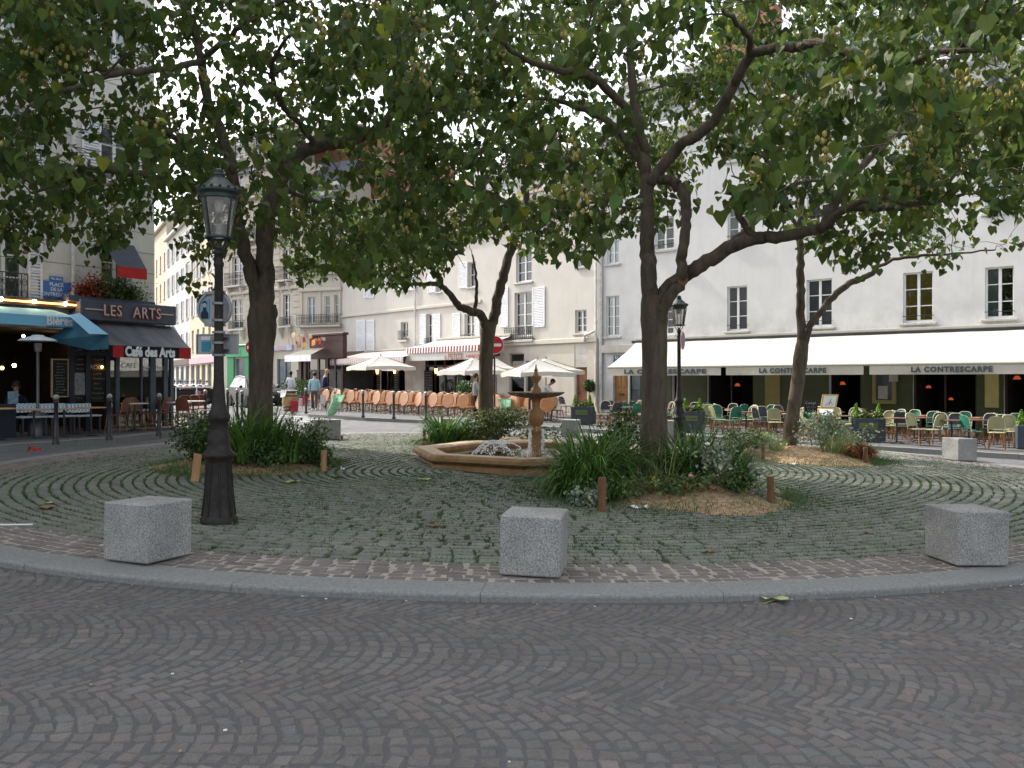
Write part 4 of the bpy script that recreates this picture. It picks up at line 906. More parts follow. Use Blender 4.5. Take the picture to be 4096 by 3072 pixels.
# grey awning
ga = FA.thing('grey_awning', 'faded slate grey awning with black valance lettered Café des Arts', 'awning')
PJA = 1.75; zt = zb-.02; s0a, s1a = FA.s(81,.3), FA.s(168,.3)+.2; s0b, s1b = FA.s(110.5,PJA), FA.s(190.5,PJA)
zf = FA.z(150, 347, PJA); zv = FA.z(150, 358, PJA)
s0b = s0a+.0 if False else s0b
M_GCAN = mat('faded_grey_canvas', (.07,.085,.105), rough=.95, scale=1.6, var=.3, stretch=(1.5,.3,.3), col2=(.17,.16,.17), bump=.1, bscale=40)
b = MB(); n = 10; V = []
for i in range(n+1):
    for k in range(5):
        q = k/4; a = (s0a+(s1a-s0a)*i/n)*(1-q)+(s0b+(s1b-s0b)*i/n)*q; V.append((a, -.3-(PJA-.3)*q, zt+(zf-zt)*q-.05*sin(pi*q)))
b.add(V, [(i*5+j, i*5+5+j, i*5+6+j, i*5+1+j) for i in range(n) for j in range(4)], True); b.build('canopy', M_GCAN, ga)
b = MB(); b.box(s0b, s1b, -PJA-.02, -PJA, zv, zf+.01); b.build('valance', mat('black_valance', (.012,.013,.018), rough=.85), ga)
b = MB(); b.box(s0b+.05, s0b+.33, -PJA-.03, -PJA-.02, zv, zf-.0); b.box(s1b-.36, s1b-.02, -PJA-.03, -PJA-.02, zv, zf); b.build('red_panel', mat('red_canvas', (.42,.02,.025), rough=.8), ga)
M_GOTH = mat('pale_blue_lettering', (.80,.84,.88))
t = text('lettering', 'Café des Arts', .33, M_GOTH, ga, (FA.s(150.5,PJA+.02),-PJA-.035,(zv+zf)/2), ext=.002, bold=.016, xs=1.); wd = max(.5, t.dimensions.x); t.scale = ((FA.s(178.5,PJA)-FA.s(129,PJA))/wd, 1, 1)
# side awning round the corner (street side)
b = MB(); V = [(s1a,-.25,zt),(s1a+.3,1.9,zt),(s1b+1.6,.6,zf+.1),(s1b+.02,-PJA+.2,zf)]; b.add(V, [(0,3,2,1)]); V2 = [(s1b+1.6,.6,zf+.1),(s1b+.02,-PJA+.2,zf),(s1b+.02,-PJA+.2,zf-.35),(s1b+1.6,.6,zf-.25)]; b.build('side_canopy', M_GCAN, ga)
# window blind above and flower box
zb2 = FA.z(116, 243, .05)
wb = FA.thing('window_blind', 'small grey window blind with a red hem over the flower box', 'blind'); a0, a1 = FA.s(101.5,.05), FA.s(134,.05); c0, c1 = FA.s(117.5,1.1), FA.s(146.5,1.1); zc = FA.z(132,267.5,1.1)
b = MB(); b.add([(a0,-.05,zb2),(a1,-.05,zb2),(c1,-1.1,zc),(c0,-1.1,zc)], [(0,3,2,1)]); b.build('canopy', mat('blind_canvas', (.06,.07,.09), rough=.9), wb)
b = MB(); b.box(c0, c1, -1.12, -1.1, zc-.28, zc); b.build('hem', mat('red_hem', (.5,.03,.03), rough=.8), wb)
# glazed cafe enclosure
en = [(FA.s(x)) for x in (110.5, 116.5, 141.5, 164.5, 173)]
b = MB()
for s, w in zip((FA.s(117), FA.s(141), FA.s(165), LA-.07), (.05,.02,.06,.08)): b.box(s-w, s+w, -.05, .06, .35, 2.9)
b.box(ga0, LA, -.05, .06, .35, .41); b.build('shopfront_frame', M_GREYP, bA)
b = MB(); b.box(ga0, LA-.02, .0, .012, .41, 2.9); b.build('shop_glass', glassmat('cafe_glass', (.55,.56,.55), .5), bA)
band(bA, 'stone_plinth', ga0, LA, -.3, .35, .03, W_STONE2)
S2x = FA.s(172.5)
for (xa, ya) in ((S2x, 0), (S2x, 1.5), (S2x, 3.)): b = MB(); b.box(xa-.09, xa, ya-.05, ya+.06, -.1, 3.); b.build('corner_post', M_GREYP, bA)
b = MB(); b.box(LA+.01, S2x-.09, -.002, .010, .41, 2.9); b.box(S2x-.05, S2x-.04, .06, 3., .41, 2.9); b.build('shop_glass', MATS['cafe_glass'], bA)
b = MB(); b.box(LA+.01, S2x, -.05, .05, -.3, .36); b.box(S2x-.1, S2x, .05, 3., -.3, .36); b.build('stone_plinth', W_STONE2, bA)
b = MB(); b.box(LA+.01, S2x, -.05, 3.1, 2.95, 3.12); b.box(LA+.01, S2x-.1, 2.9, 3., .36, 2.95); b.build('annexe_roof', M_GREYP, bA)
b = MB(); s0, s1 = ga0+.05, LA-.05; b.quad((s0,2.4,.1),(s1,2.4,.1),(s1,2.4,2.9),(s0,2.4,2.9)); b.build('back_wall_panel', mat('cafe_back_wall', (.05,.035,.025), var=.6, scale=2), bA)
b = MB(); b.box(s0, s1, .25, .3, 2.0, 2.85); b.build('cream_blind', mat('cream_blind', (.33,.31,.27)), bA)
text('lettering', 'CAFÉ', .2, M_GOTH, bA, (FA.s(129),-.012,2.05), ext=.002); text('lettering', 'HEINEKEN', .17, M_GOTH, bA, (FA.s(152),-.012,1.98), ext=.002, xs=.9)
# ---------------------------------------------------------------- trees
M_BARK = mat('bark', (.058,.044,.031), rough=.95, var=.4, scale=9, bump=.9, bscale=30, stretch=(1,1,.25), col2=(.135,.11,.078), detail=8)
def leafmat(name, c1, c2, tr=.5):
    return mat(name, c1, rough=.5, scale=.9, col2=c2, trans=tr, spec=.3, attr=True, detail=4)
M_LEAF = leafmat('paulownia_leaf', (.054,.088,.019), (.120,.160,.034)); M_POD = mat('seed_pods', (.30,.26,.07), rough=.8, var=.3, scale=20)
# heart-shaped leaf: midrib 3 points, 3 outline points a side, folded along the rib
LT = np.array([(0,0,0),(0,.5,-.02),(0,1.05,-.16),(-.30,-.12,.05),(-.5,.22,.09),(-.30,.66,.03),(.30,-.12,.05),(.5,.22,.09),(.30,.66,.03)])
LF = np.array([(0,3,4,1),(1,4,5,2),(0,1,7,6),(1,2,8,7)])
LQ = np.array([(0,1,4,3),(1,2,5,4),(0,6,7,1),(1,7,8,2)])
def rotmat(z, x, y):
    cz, sz, cx, sx, cy, sy = np.cos(z), np.sin(z), np.cos(x), np.sin(x), np.cos(y), np.sin(y)
    n = len(z); Rz = np.zeros((n,3,3)); Rz[:,0,0]=cz; Rz[:,0,1]=-sz; Rz[:,1,0]=sz; Rz[:,1,1]=cz; Rz[:,2,2]=1
    Rx = np.zeros((n,3,3)); Rx[:,0,0]=1; Rx[:,1,1]=cx; Rx[:,1,2]=-sx; Rx[:,2,1]=sx; Rx[:,2,2]=cx
    Ry = np.zeros((n,3,3)); Ry[:,0,0]=cy; Ry[:,0,2]=sy; Ry[:,2,0]=-sy; Ry[:,2,2]=cy; Ry[:,1,1]=1
    return Rz @ Rx @ Ry
def leaves(name, P, size, parent, m, droop=(.9,.45), curl=1., tpl=LT, fa=LQ, tone=.25, yel=.03):
    n = len(P); R = rotmat(rng.uniform(0, 2*pi, n), -np.abs(rng.normal(droop[0], droop[1], n)), rng.normal(0, .5, n))
    s = size*rng.uniform(.65, 1.25, n); V = np.einsum('nij,kj->nki', R, tpl)*s[:, None, None]+P[:, None]
    Fa = (fa[None]+len(tpl)*np.arange(n)[:, None, None]).reshape(-1, fa.shape[1])
    c = np.exp(rng.normal(0, tone, n))[:, None]*np.ones((1, 3)); yl = rng.random(n) < yel; c[yl] *= np.array([2.2,1.7,.9]); bl = rng.random(n) < .2; c[bl] *= np.array([.75,1.0,1.25])
    return bake(name, V.reshape(-1, 3), Fa, m, parent, cols=np.repeat(c, len(tpl), axis=0))
S2 = 1024/2212
def P2(x, y, Y): return at(x*S2, y*S2, Y)
# underside of the canopies as seen in the photograph: lowest picture row a spray may reach
CX = [-60,0,50,100,130,160,190,215,235,255,280,300,330,360,400,440,470,500,530,560,600,640,665,700,740,780,820,860,900,940,980,1024,1100]
CY = [245,258,265,262,240,242,300,300,262,228,252,290,276,288,294,284,240,244,258,268,256,242,232,218,210,230,262,284,272,274,266,258,250]
def below(p, m=0):
    if p[1] < 1: return False
    x, y = proj(p); return y > np.interp(x, CX, CY)-m
def smoothpath(pts, k=4):
    P = [Vector(p) for p in pts]; out = []
    for i in range(len(P)-1):
        a = P[max(i-1,0)]; b = P[i]; c = P[i+1]; d = P[min(i+2,len(P)-1)]
        for j in range(k):
            t = j/k; out.append(.5*((2*b)+(c-a)*t+(2*a-5*b+4*c-d)*t*t+(-a+3*b-3*c+d)*t**3))
    out.append(P[-1]); return out
def lerpr(r, n):
    xs = np.linspace(0, len(r)-1, n); return np.interp(xs, range(len(r)), r)
def tree(label, base, trunk, limbs, center, R, zr, ncl, seed, knots=(), size=.2, nl=22, extra=None, mound=0., cut=0):
    rg = random.Random(seed); nodes = []
    t = thing('paulownia_tree', label, 'tree', base, 0, 'trees round the fountain'); o = Vector(base)
    def rel(p): return Vector(p)-o
    b = MB(); pts = [p for p, r in trunk]; rr = [r for p, r in trunk]; sp = smoothpath(pts, 5); r_ = lerpr(rr, len(sp))
    r_ = [r*(1+.015*sin(i*1.7)+.02*sin(i*.9+1)) for i, r in enumerate(r_)]
    b.tube([rel(p) for p in sp], r_, 14)
    for (kp, kr) in knots: b.ball(rel(kp), kr, 10, 8, (1,.9,1.2))
    b.build('trunk', M_BARK, t)
    for k, (pts, r0, r1, order) in enumerate(limbs):
        sp = smoothpath(pts, 5); rr = lerpr([r0*1.05, r0*.93, (r0+r1)/2, r1], len(sp))
        wob = [Vector((rg.gauss(0,.012), rg.gauss(0,.03), rg.gauss(0,.012))) if 0 < i < len(sp)-1 else Vector() for i in range(len(sp))]
        sp = [p+w for p, w in zip(sp, wob)]; rr = [r*(1+.03*sin(i*2.1+k)) for i, r in enumerate(rr)]
        b = MB(); b.tube([rel(p) for p in sp], rr, 10); b.build('branch', M_BARK, t)
        q0 = 2 if order == 0 else 1
        for i in range(len(sp)*q0//5, len(sp)): nodes.append((sp[i], rr[i]))
    # spray centres through the crown volume, each reached by a twig from the nearest wood
    LPX = []
    for k_, (pts, r0, r1, order) in enumerate(limbs):
        if order == 0 or r0 >= .07: LPX += [(*proj(q), q.y) for q in smoothpath(pts, 4)]
    LPX = np.array(LPX)
    cen = []; tries = 0; cx, cy = center
    while len(cen) < ncl and tries < ncl*60:
        tries += 1; a = rg.uniform(0, 2*pi); q = sqrt(rg.uniform(0, 1)); z = rg.uniform(zr[0], zr[1]); zz = (z-zr[0])/(zr[1]-zr[0])
        Rz = R*(.72+.55*zz if zz < .5 else 1.0-.9*(zz-.5)**1.3*1.4)
        p = Vector((cx+Rz*q*cos(a), cy+Rz*q*sin(a), z))
        if p.y < 6.8: continue
        if below(p, cut+rg.uniform(4, 16)): continue
        x, y = proj(p)
        if y < -110 or x < -150 or x > 1180:
            if rg.random() < .8: continue
        # keep a few windows of sky open, as clearings through the crown
        if any((x-hx)**2/hw**2+(y-hy)**2/hh**2 < 1 and rg.random() < .93 for hx, hy, hw, hh in HOLES): continue
        dd = np.hypot(LPX[:,0]-x, LPX[:,1]-y)
        if np.any((dd < 230/p.y) & (LPX[:,2] > p.y)) and rg.random() < .86: continue
        if y > 150 and rg.random() < (.42 if x > 690 else (.22 if x > 290 else 0)): continue
        if any((p-c).length < .30 for c in cen[-120:]): continue
        cen.append(p)
    if extra: cen += extra
    cen.sort(key=lambda p: min((p-q[0]).length for q in nodes[::3]))
    NP = [q[0] for q in nodes]; NR = [q[1] for q in nodes]; arr = np.array([tuple(p) for p in NP])
    tw = MB(); tips = []
    A = arr
    for c in cen:
        cv = np.array(tuple(c)); d = np.linalg.norm(A-cv, axis=1); d = d+.5*np.maximum(0, A[:, 2]-cv[2]); j = int(d.argmin()); p0 = Vector(A[j]); L = (c-p0).length
        r0 = min(NR[j]*.6, .013+.017*L) if L > .2 else .009
        mid = (p0+c)/2+Vector((rg.gauss(0,.08*L), rg.gauss(0,.08*L), -.02*L+abs(rg.gauss(0,.10*L)))); n = 5
        path = [p0*(1-u)**2+mid*2*u*(1-u)+c*u*u for u in [k/n for k in range(n+1)]]
        path = [p+Vector((rg.gauss(0,.02), rg.gauss(0,.02), rg.gauss(0,.02)))*(0 < k < n) for k, p in enumerate(path)]
        tw.tube([rel(p) for p in path], [r0+(.004-r0)*k/n for k in range(n+1)], 5, False)
        A = np.vstack([A]+[np.array(tuple(p))[None] for p in path[2:]]); NR += [max(.007, r0*.8)]*4
        for k in range(2): 
            e = c+Vector((rg.gauss(0,.25), rg.gauss(0,.25), rg.gauss(-.02,.16))); tw.tube([rel(path[3]), rel((path[3]+e)/2+Vector((0,0,.04))), rel(e)], [.006,.005,.003], 4, False); tips.append(e)
        tips.append(c)
    tw.build('twigs', M_BARK, t)['kind'] = 'stuff'
    P = []
    for tp in tips:
        k = max(4, int(rg.gauss(nl/2.1, 4)))
        for i in range(k):
            p = tp+Vector((rg.gauss(0,.17), rg.gauss(0,.17), rg.gauss(0,.11)))
            if not below(p, 0): P.append(tuple(p-o))
    leaves('crown', np.array(P), size, t, M_LEAF)
    pd = MB()
    for tp in tips:
        if rg.random() < .2:
            for i in range(rg.randint(5, 12)):
                c_ = rel(tp)+Vector((rg.gauss(0,.05), rg.gauss(0,.05), rg.uniform(0,.28))); pd.ball(c_, .026, 5, 3, (1,1,1.4))
    if pd.v: q = pd.build('seed_pods', M_POD, t); q['kind'] = 'stuff'
    print(label[:30], 'clusters', len(cen), 'leaves', len(P))
    return t
# openings to the sky (picture rows only steer where sprays are left out of the real crowns)
HOLES = [(172,170,18,15),(220,45,13,20),(196,125,8,14),(430,97,20,11),(398,70,8,10),(560,8,10,6),(708,192,34,44),(775,238,36,12),(862,170,24,16),(800,200,18,12),(905,85,14,10)]
T1b = gat(259.5, 15.3, PH); T2b = gat(486, 21.6, PH); T3b = gat(653.5, 13.0, PH); T4b = gat(790, 19.6, PH)
def spread(n, x, y, z, seed):
    r = random.Random(seed); out = []; k = 0
    while len(out) < n and k < 9000:
        k += 1; q = Vector((r.uniform(*x), r.uniform(*y), r.uniform(*z)))
        if not below(q, r.uniform(3, 14)) and -40 < proj(q)[0] < 1070 and proj(q)[1] > -60: out.append(q)
    return out
XT2 = spread(70, (-5.2,.6), (19,22.5), (3.95,5.8), 5); XT3 = spread(22, (3.2,8.5), (9,14), (3.5,5.6), 6)+spread(12, (3.4,6.5), (7.5,10), (3.6,5.8), 7)
def tp(lst, Y): return [(P2(x, y, Y+(dy if True else 0)), r) for (x, y, r, dy) in lst]
def lp(lst, Y): return [P2(x, y, Y+dy) for (x, y, dy) in lst]
Y1 = 15.3; XT1 = []; _rx = random.Random(9)
while len(XT1) < 165:
    q_ = Vector((_rx.uniform(-9.8,-4.2), _rx.uniform(9.,15.5), _rx.uniform(4.2,9.6)))
    if not below(q_, _rx.uniform(4,16)) and not any((proj(q_)[0]-hx)**2/hw**2+(proj(q_)[1]-hy)**2/hh**2 < 1 for hx, hy, hw, hh in HOLES): XT1.append(q_)
tree('left paulownia tree with a swollen fork standing behind the big street lamp', T1b,
     [(T1b+Vector((0,0,-.1)), .27), (T1b+Vector((0,0,.25)), .235)]+tp([(563,850,.215,0),(564,770,.215,0),(566,720,.25,0),(566,690,.26,0),(570,655,.22,0)], Y1),
     [(lp([(572,690,0),(573,600,0),(572,520,.0),(577,450,.1),(597,405,.2),(632,345,.3),(684,318,.4),(735,308,.5),(790,290,.5),(835,262,.6),(853,200,.7),(853,110,.7),(845,30,.8)], Y1), .155, .045, 0),
      (lp([(562,690,0),(545,600,-.1),(527,533,-.2),(513,485,-.3),(507,437,-.4),(499,355,-.5),(480,290,-.6),(445,205,-.7),(434,120,-.8),(415,51,-.9),(380,-10,-1.)], Y1), .12, .05, 0),
      (lp([(509,440,-.4),(460,415,-.7),(386,400,-1.2),(308,376,-1.8),(205,366,-2.4),(154,383,-2.8),(68,417,-3.2)], Y1), .085, .02, 0),
      (lp([(503,380,-.5),(489,352,-.6),(427,331,-.4),(340,270,.4),(280,239,1.),(262,170,1.4)], Y1), .07, .02, 1),
      (lp([(436,130,-.8),(500,75,-1.4),(560,30,-2.),(640,-10,-2.6)], Y1), .05, .02, 1),
      (lp([(434,130,-.8),(360,150,-2.),(250,160,-3.2),(150,190,-4.),(60,230,-4.6)], Y1), .055, .018, 1),
      (lp([(684,318,.4),(650,270,0),(600,210,-1.),(590,130,-2.),(640,60,-3.)], Y1), .06, .02, 1),
      (lp([(600,400,.2),(640,420,1.2),(700,440,2.2),(780,450,3.)], Y1), .05, .015, 1)],
     (T1b.x-.3, 14.9), 6.2, (3.3, 9.8), 345, 11, knots=[(P2(550,690,15.25), .145), (P2(584,676,15.3), .14)], size=.145, extra=XT1)
Y2 = 21.6
tree('middle paulownia tree forking low behind the fountain', T2b,
     [(T2b+Vector((0,0,-.1)), .25), (T2b+Vector((0,0,.3)), .21)]+tp([(1049,818,.185,0),(1051,757,.18,0),(1054,715,.20,0),(1058,695,.19,0)], Y2),
     [(lp([(1056,710,0),(1068,688,0),(1073,648,0),(1085,602,0),(1099,555,.1),(1117,500,.2),(1134,450,.2),(1138,400,.3),(1146,340,.3),(1152,270,.3),(1155,200,.4)], Y2), .13, .04, 0),
      (lp([(1052,712,0),(1040,682,-.1),(1015,672,-.2),(989,658,-.3),(970,632,-.5),(945,614,-.7),(900,614,-.9),(838,613,-1.1)], Y2), .11, .03, 0),
      (lp([(957,622,-.6),(945,595,-.6),(918,568,-.6),(870,545,-.5),(797,530,-.4),(740,505,-.3),(690,495,0)], Y2), .055, .02, 1),
      (lp([(1026,672,-.1),(1029,640,-.1),(1028,600,-.1),(1020,550,0)], Y2), .05, .02, 1),
      (lp([(1130,480,.2),(1165,475,.4),(1208,461,.6),(1260,440,.9),(1330,430,1.2)], Y2), .07, .02, 1),
      (lp([(1128,495,.2),(1112,461,.1),(1078,427,0),(1003,400,-.2),(914,390,-.5),(840,370,-.9)], Y2), .07, .02, 1),
      (lp([(1078,427,0),(1050,370,-.4),(1030,300,-.8),(1010,230,-1.2)], Y2), .05, .02, 1)],
     (T2b.x, 21.4), 5.6, (4.0, 11.4), 285, 22, size=.14, nl=21, extra=XT2)
Y3 = 13.0
tree('thick paulownia tree with a long low limb and a sawn stub right of the fountain', T3b,
     [(T3b+Vector((0,0,-.1)), .26), (T3b+Vector((0,0,.3)), .215)]+tp([(1413,870,.197,0),(1414,760,.19,0),(1413,690,.21,0),(1412,640,.19,0)], Y3),
     [(lp([(1408,680,0),(1403,616,0),(1400,551,0),(1398,486,0),(1398,430,0),(1396,376,.1),(1386,308,.2),(1372,205,.3),(1362,120,.4),(1350,20,.5)], Y3), .125, .05, 0),
      (lp([(1416,672,0),(1450,618,-.1),(1489,588,-.2),(1535,560,-.3),(1600,524,-.5),(1649,515,-.6),(1714,508,-.8),(1780,486,-1.),(1830,452,-1.2),(1915,447,-1.5),(1996,453,-1.8)], Y3), .115, .04, 0),
      (lp([(1420,700,-.1),(1440,655,-.25),(1470,608,-.4),(1474,551,-.4),(1481,490,-.35),(1482,430,-.3),(1462,396,-.2),(1435,388,-.1),(1405,385,0)], Y3), .085, .075, 0),
      (lp([(1400,400,0),(1422,372,-.1),(1477,310,-.3),(1539,263,-.6),(1579,190,-1.),(1623,120,-1.4),(1714,102,-1.9),(1751,95,-2.1),(1842,117,-2.6),(1944,135,-3.1),(2025,113,-3.5),(2127,106,-4.)], Y3), .085, .025, 0),
      (lp([(1398,330,.1),(1351,232,-.2),(1283,171,-.6),(1200,150,-1.),(1120,120,-1.6),(1050,60,-2.2)], Y3), .07, .02, 1),
      (lp([(1395,370,.1),(1330,275,.5),(1249,232,1.),(1180,215,1.4),(1100,200,1.8)], Y3), .06, .02, 1),
      (lp([(1780,486,-1.),(1831,402,-.8),(1890,329,-.6),(1960,270,-.4)], Y3), .06, .025, 1),
      (lp([(1636,516,-.6),(1590,456,-.6),(1667,383,-.6),(1733,329,-.6),(1800,250,-.6)], Y3), .05, .02, 1),
      (lp([(1560,545,-.4),(1640,470,.4),(1720,400,1.2),(1800,390,1.8)], Y3), .05, .02, 1),
      (lp([(1800,470,-1.1),(1880,430,-1.8),(1990,440,-2.6),(2080,420,-3.2)], Y3), .045, .018, 1),
      (lp([(1623,120,-1.4),(1610,70,-2.2),(1560,20,-3.)], Y3), .05, .02, 1)],
     (T3b.x+.9, 12.4), 6.3, (3.4, 9.0), 350, 33, extra=XT3, knots=[(P2(1418,672,12.9), .14)], size=.15)
_t3 = [o_ for o_ in bpy.data.objects if o_.name.startswith('paulownia_tree')][-1]; _c = P2(1471,607,12.62)-_t3.location
b = MB(); b.tube([tuple(_c+Vector((-.02,.12,-.02))), tuple(_c+Vector((0,0,0))), tuple(_c+Vector((.01,-.07,0)))], [.10,.085,.082], 14, False); so_ = b.build('sawn_stub', M_BARK, _t3)
b = MB(); b.m = Matrix.Translation(_c+Vector((.01,-.07,0))) @ Matrix.Rotation(pi/2,4,'X'); b.lathe([(.082,-.004),(.078,.006),(.05,.010),(.045,-.03),(0,-.035)], 16); b.build('cut_face', mat('cut_wood', (.16,.10,.055), rough=.9, var=.3, scale=20), so_)
Y4 = 19.6
tree('slim forked paulownia tree on the right mound before the cream awning', T4b,
     [(T4b+Vector((0,0,-.1)), .20), (T4b+Vector((0,0,.4)), .165)]+tp([(1713,892,.155,0),(1722,833,.15,0),(1729,775,.165,0),(1734,735,.13,0)], Y4),
     [(lp([(1733,745,0),(1731,686,0),(1729,628,0),(1729,570,0),(1728,510,.1),(1732,440,.2),(1745,360,.3),(1760,280,.4)], Y4), .10, .04, 0),
      (lp([(1736,745,0),(1750,704,-.1),(1791,651,-.2),(1835,612,-.3),(1868,600,-.4),(1893,582,-.4)], Y4), .085, .06, 0),
      (lp([(1893,582,-.4),(1930,560,-.6),(1990,552,-.9),(2060,548,-1.2),(2150,540,-1.6)], Y4), .04, .015, 1),
      (lp([(1729,470,.1),(1780,430,-.3),(1850,400,-.8),(1930,380,-1.2)], Y4), .055, .02, 1),
      (lp([(1729,500,.1),(1690,440,.3),(1640,400,.6),(1580,380,1.)], Y4), .05, .02, 1)],
     (T4b.x+1.0, 18.6), 5.0, (4.3, 10.4), 200, 44, size=.14, nl=21)
# ---------------------------------------------------------------- mounds and planting
M_SAND = mat('sandy_mulch', (.17,.11,.06), rough=.95, scale=13, bump=1., bscale=45, col2=(.52,.38,.22), detail=12)
ORD = 'first second third fourth fifth sixth seventh eighth ninth tenth eleventh twelfth thirteenth fourteenth fifteenth sixteenth seventeenth eighteenth nineteenth twentieth'.split()
def mound(c, rx, ry, h, seed):
    rg = random.Random(seed); ph = [rg.uniform(0, 6.28) for _ in range(4)]; N, K = 40, 8; V = []
    for k in range(K+1):
        q = k/K
        for i in range(N):
            a = 2*pi*i/N; w = 1+.10*sin(2*a+ph[0])+.07*sin(3*a+ph[1])+.04*sin(7*a+ph[2])
            x = c.x+rx*w*q*cos(a); y = c.y+ry*w*q*sin(a); V.append((x, y, gz(x)+PH-.012+h*(1-q*q)**1.0+(0 if k == K else rg.gauss(0,.012))))
    b = MB(); b.add(V, [(k*N+i, k*N+(i+1)%N, (k+1)*N+(i+1)%N, (k+1)*N+i)[::-1] for k in range(K) for i in range(N)], True)
    return b.build('soil_mound', M_SAND)
MD = [(Vector((-4.6,14.75,0)), 1.42, 1.65, .20), (Vector((-.55,20.9,0)), 1.75, 1.5, .2), (Vector((2.25,12.3,0)), 1.75, 1.9, .2), (Vector((6.4,18.7,0)), 1.7, 1.75, .24)]
for i, (c, rx, ry, h) in enumerate(MD): struct(mound(c, rx, ry, h, i+3), 'structure')
mc = []; 
for c, rx, ry, h in MD:
    for _ in range(2600):
        a = random.uniform(0, 6.28); q = sqrt(random.random())*1.04; mc.append((c.x+rx*q*cos(a)*(1+.08*sin(3*a)), c.y+ry*q*sin(a)*(1+.08*sin(3*a)), h*max(0, 1-q*q)))
mc = np.array(mc); n = len(mc); V = np.zeros((n,4,3)); s_ = rng.uniform(.008,.034,n); th = rng.uniform(0,6.28,n)
for k in range(4): V[:,k,0] = mc[:,0]+s_*np.cos(th+k*1.57)*(1 if k % 2 else .5); V[:,k,1] = mc[:,1]+s_*np.sin(th+k*1.57)*(1 if k % 2 else .5); V[:,k,2] = -.02*mc[:,0]+PH+mc[:,2]+rng.uniform(0,.014,n)
o = bake('mulch_chips', V.reshape(-1,3), np.arange(n*4).reshape(-1,4), mat('bark_chip', (.55,.55,.55), rough=.9, scale=30, col2=(1.3,1.25,1.2), attr=True), cols=np.repeat(tones(n,(.36,.25,.14),.5,.08),4,axis=0)); o['kind'] = 'stuff'; o['label'] = 'loose wood chips on the planted mounds'
def mz(x, y):
    z = gz(x)+PH
    for c, rx, ry, h in MD:
        q = ((x-c.x)/rx)**2+((y-c.y)/ry)**2
        if q < 1: z = gz(x)+PH+h*(1-q)
    return z
M_STRAP = mat('strap_leaf', (.045,.115,.022), rough=.45, scale=3, col2=(.105,.21,.04), trans=.3, attr=True)
M_BUSH = mat('bush_leaf', (.03,.07,.02), rough=.55, scale=4, col2=(.075,.13,.03), trans=.2, attr=True)
M_OLIVEB = mat('olive_bush_leaf', (.06,.09,.025), rough=.6, scale=4, col2=(.13,.16,.045), trans=.2, attr=True)
M_SILV = mat('silver_leaf', (.19,.22,.14), rough=.8, scale=5, col2=(.32,.35,.24), trans=.15, attr=True)
M_REDL = mat('copper_leaf', (.16,.03,.015), rough=.7, scale=5, col2=(.32,.08,.03), trans=.2, attr=True); M_PALEG = mat('pale_grass', (.14,.20,.07), rough=.7, scale=4, col2=(.24,.30,.12), trans=.25, attr=True)
M_BRIGHT = mat('lime_foliage', (.12,.25,.02), rough=.6, scale=4, col2=(.25,.42,.06), trans=.2, attr=True)
SL = np.array([(-.5,-.5,0),(.5,-.5,0),(.5,.5,0),(-.5,.5,0)])
def blades(name, base, n, L, w, spread, m, parent=None, rad=.15, up=.6, tone=.3, bend=1.2):
    """arching strap leaves: 5-segment ribbons"""
    K = 5; a = rng.uniform(0, 2*pi, n); r = rad*np.sqrt(rng.uniform(0, 1, n)); bx = r*np.cos(a); by = r*np.sin(a)
    a2 = a+rng.normal(0, .7, n); l = L*rng.uniform(.55, 1.15, n); el = np.clip(rng.normal(up+.55, .25, n), .5, 1.5); sp = spread*rng.uniform(.5, 1.3, n)
    V = np.zeros((n, K+1, 2, 3)); px, py, pz = bx.copy(), by.copy(), np.zeros(n)
    for k in range(K+1):
        ww = w*(1-.9*(k/K)**1.6)*rng.uniform(.8, 1.2)
        for s, sg in ((0, -1), (1, 1)):
            V[:, k, s, 0] = px-sg*ww/2*np.sin(a2); V[:, k, s, 1] = py+sg*ww/2*np.cos(a2); V[:, k, s, 2] = pz
        st = l/K; px = px+st*np.cos(el)*np.cos(a2); py = py+st*np.cos(el)*np.sin(a2); pz = pz+st*np.sin(el); el = el-bend*sp/K*(1+k*.35)
    i0 = (np.arange(n)*(K+1)*2)[:, None, None]; kk = (np.arange(K)*2)[None, :, None]; Fa = i0+kk+np.array([0,1,3,2])[None, None]
    c = np.exp(rng.normal(0, tone, n))[:, None]*np.ones((1,3)); yl = rng.random(n) < .07; c[yl] *= np.array([2.4,1.7,1.2])
    o = bake(name, V.reshape(-1, 3), Fa.reshape(-1, 4), m, parent, cols=np.repeat(c, (K+1)*2, axis=0)); o.location = base
    return o
def bush(name, base, size, n, leaf, m, label, cat='shrub', stems=7, parent=None, seed=0, group=None, flowers=None, blob=.33):
    rg = np.random.default_rng(seed+5); t = thing(name, label, cat, base, 0, group)
    k = 16; cc = rg.normal(0, .38, (k, 3))*np.array(size)*.9; cc[:, 2] = np.abs(cc[:, 2])*.9+size[2]*.35; cc[:, 2] = np.minimum(cc[:, 2], size[2]*.85)
    idx = rg.integers(0, k, n); P = cc[idx]+rg.normal(0, blob, (n, 3))*np.array(size)*.55; P[:, 2] = np.abs(P[:, 2]); P[:, 2] = np.minimum(P[:, 2], size[2]*(1.05+.1*rg.random(n)))
    leaves('foliage', P, leaf, t, m, droop=(.3,.8), tone=.35)
    b = MB()
    for i in range(stems):
        c_ = cc[i % k]; b.tube([(0,0,-.02), (c_[0]*.4, c_[1]*.4, c_[2]*.5), tuple(c_)], [.014,.01,.004], 4, False)
    b.build('stem', M_BARK, t)
    if flowers:
        f = MB()
        for i in range(flowers[1]):
            p = P[rg.integers(0, n)]; f.ball((p[0]*1.05, p[1]*1.05-.03, p[2]+.03), flowers[2], 6, 4, (1,1,.6))
        q_ = f.build('flower', flowers[0], t)
        if flowers[1] > 2: q_['kind'] = 'stuff'
    return t
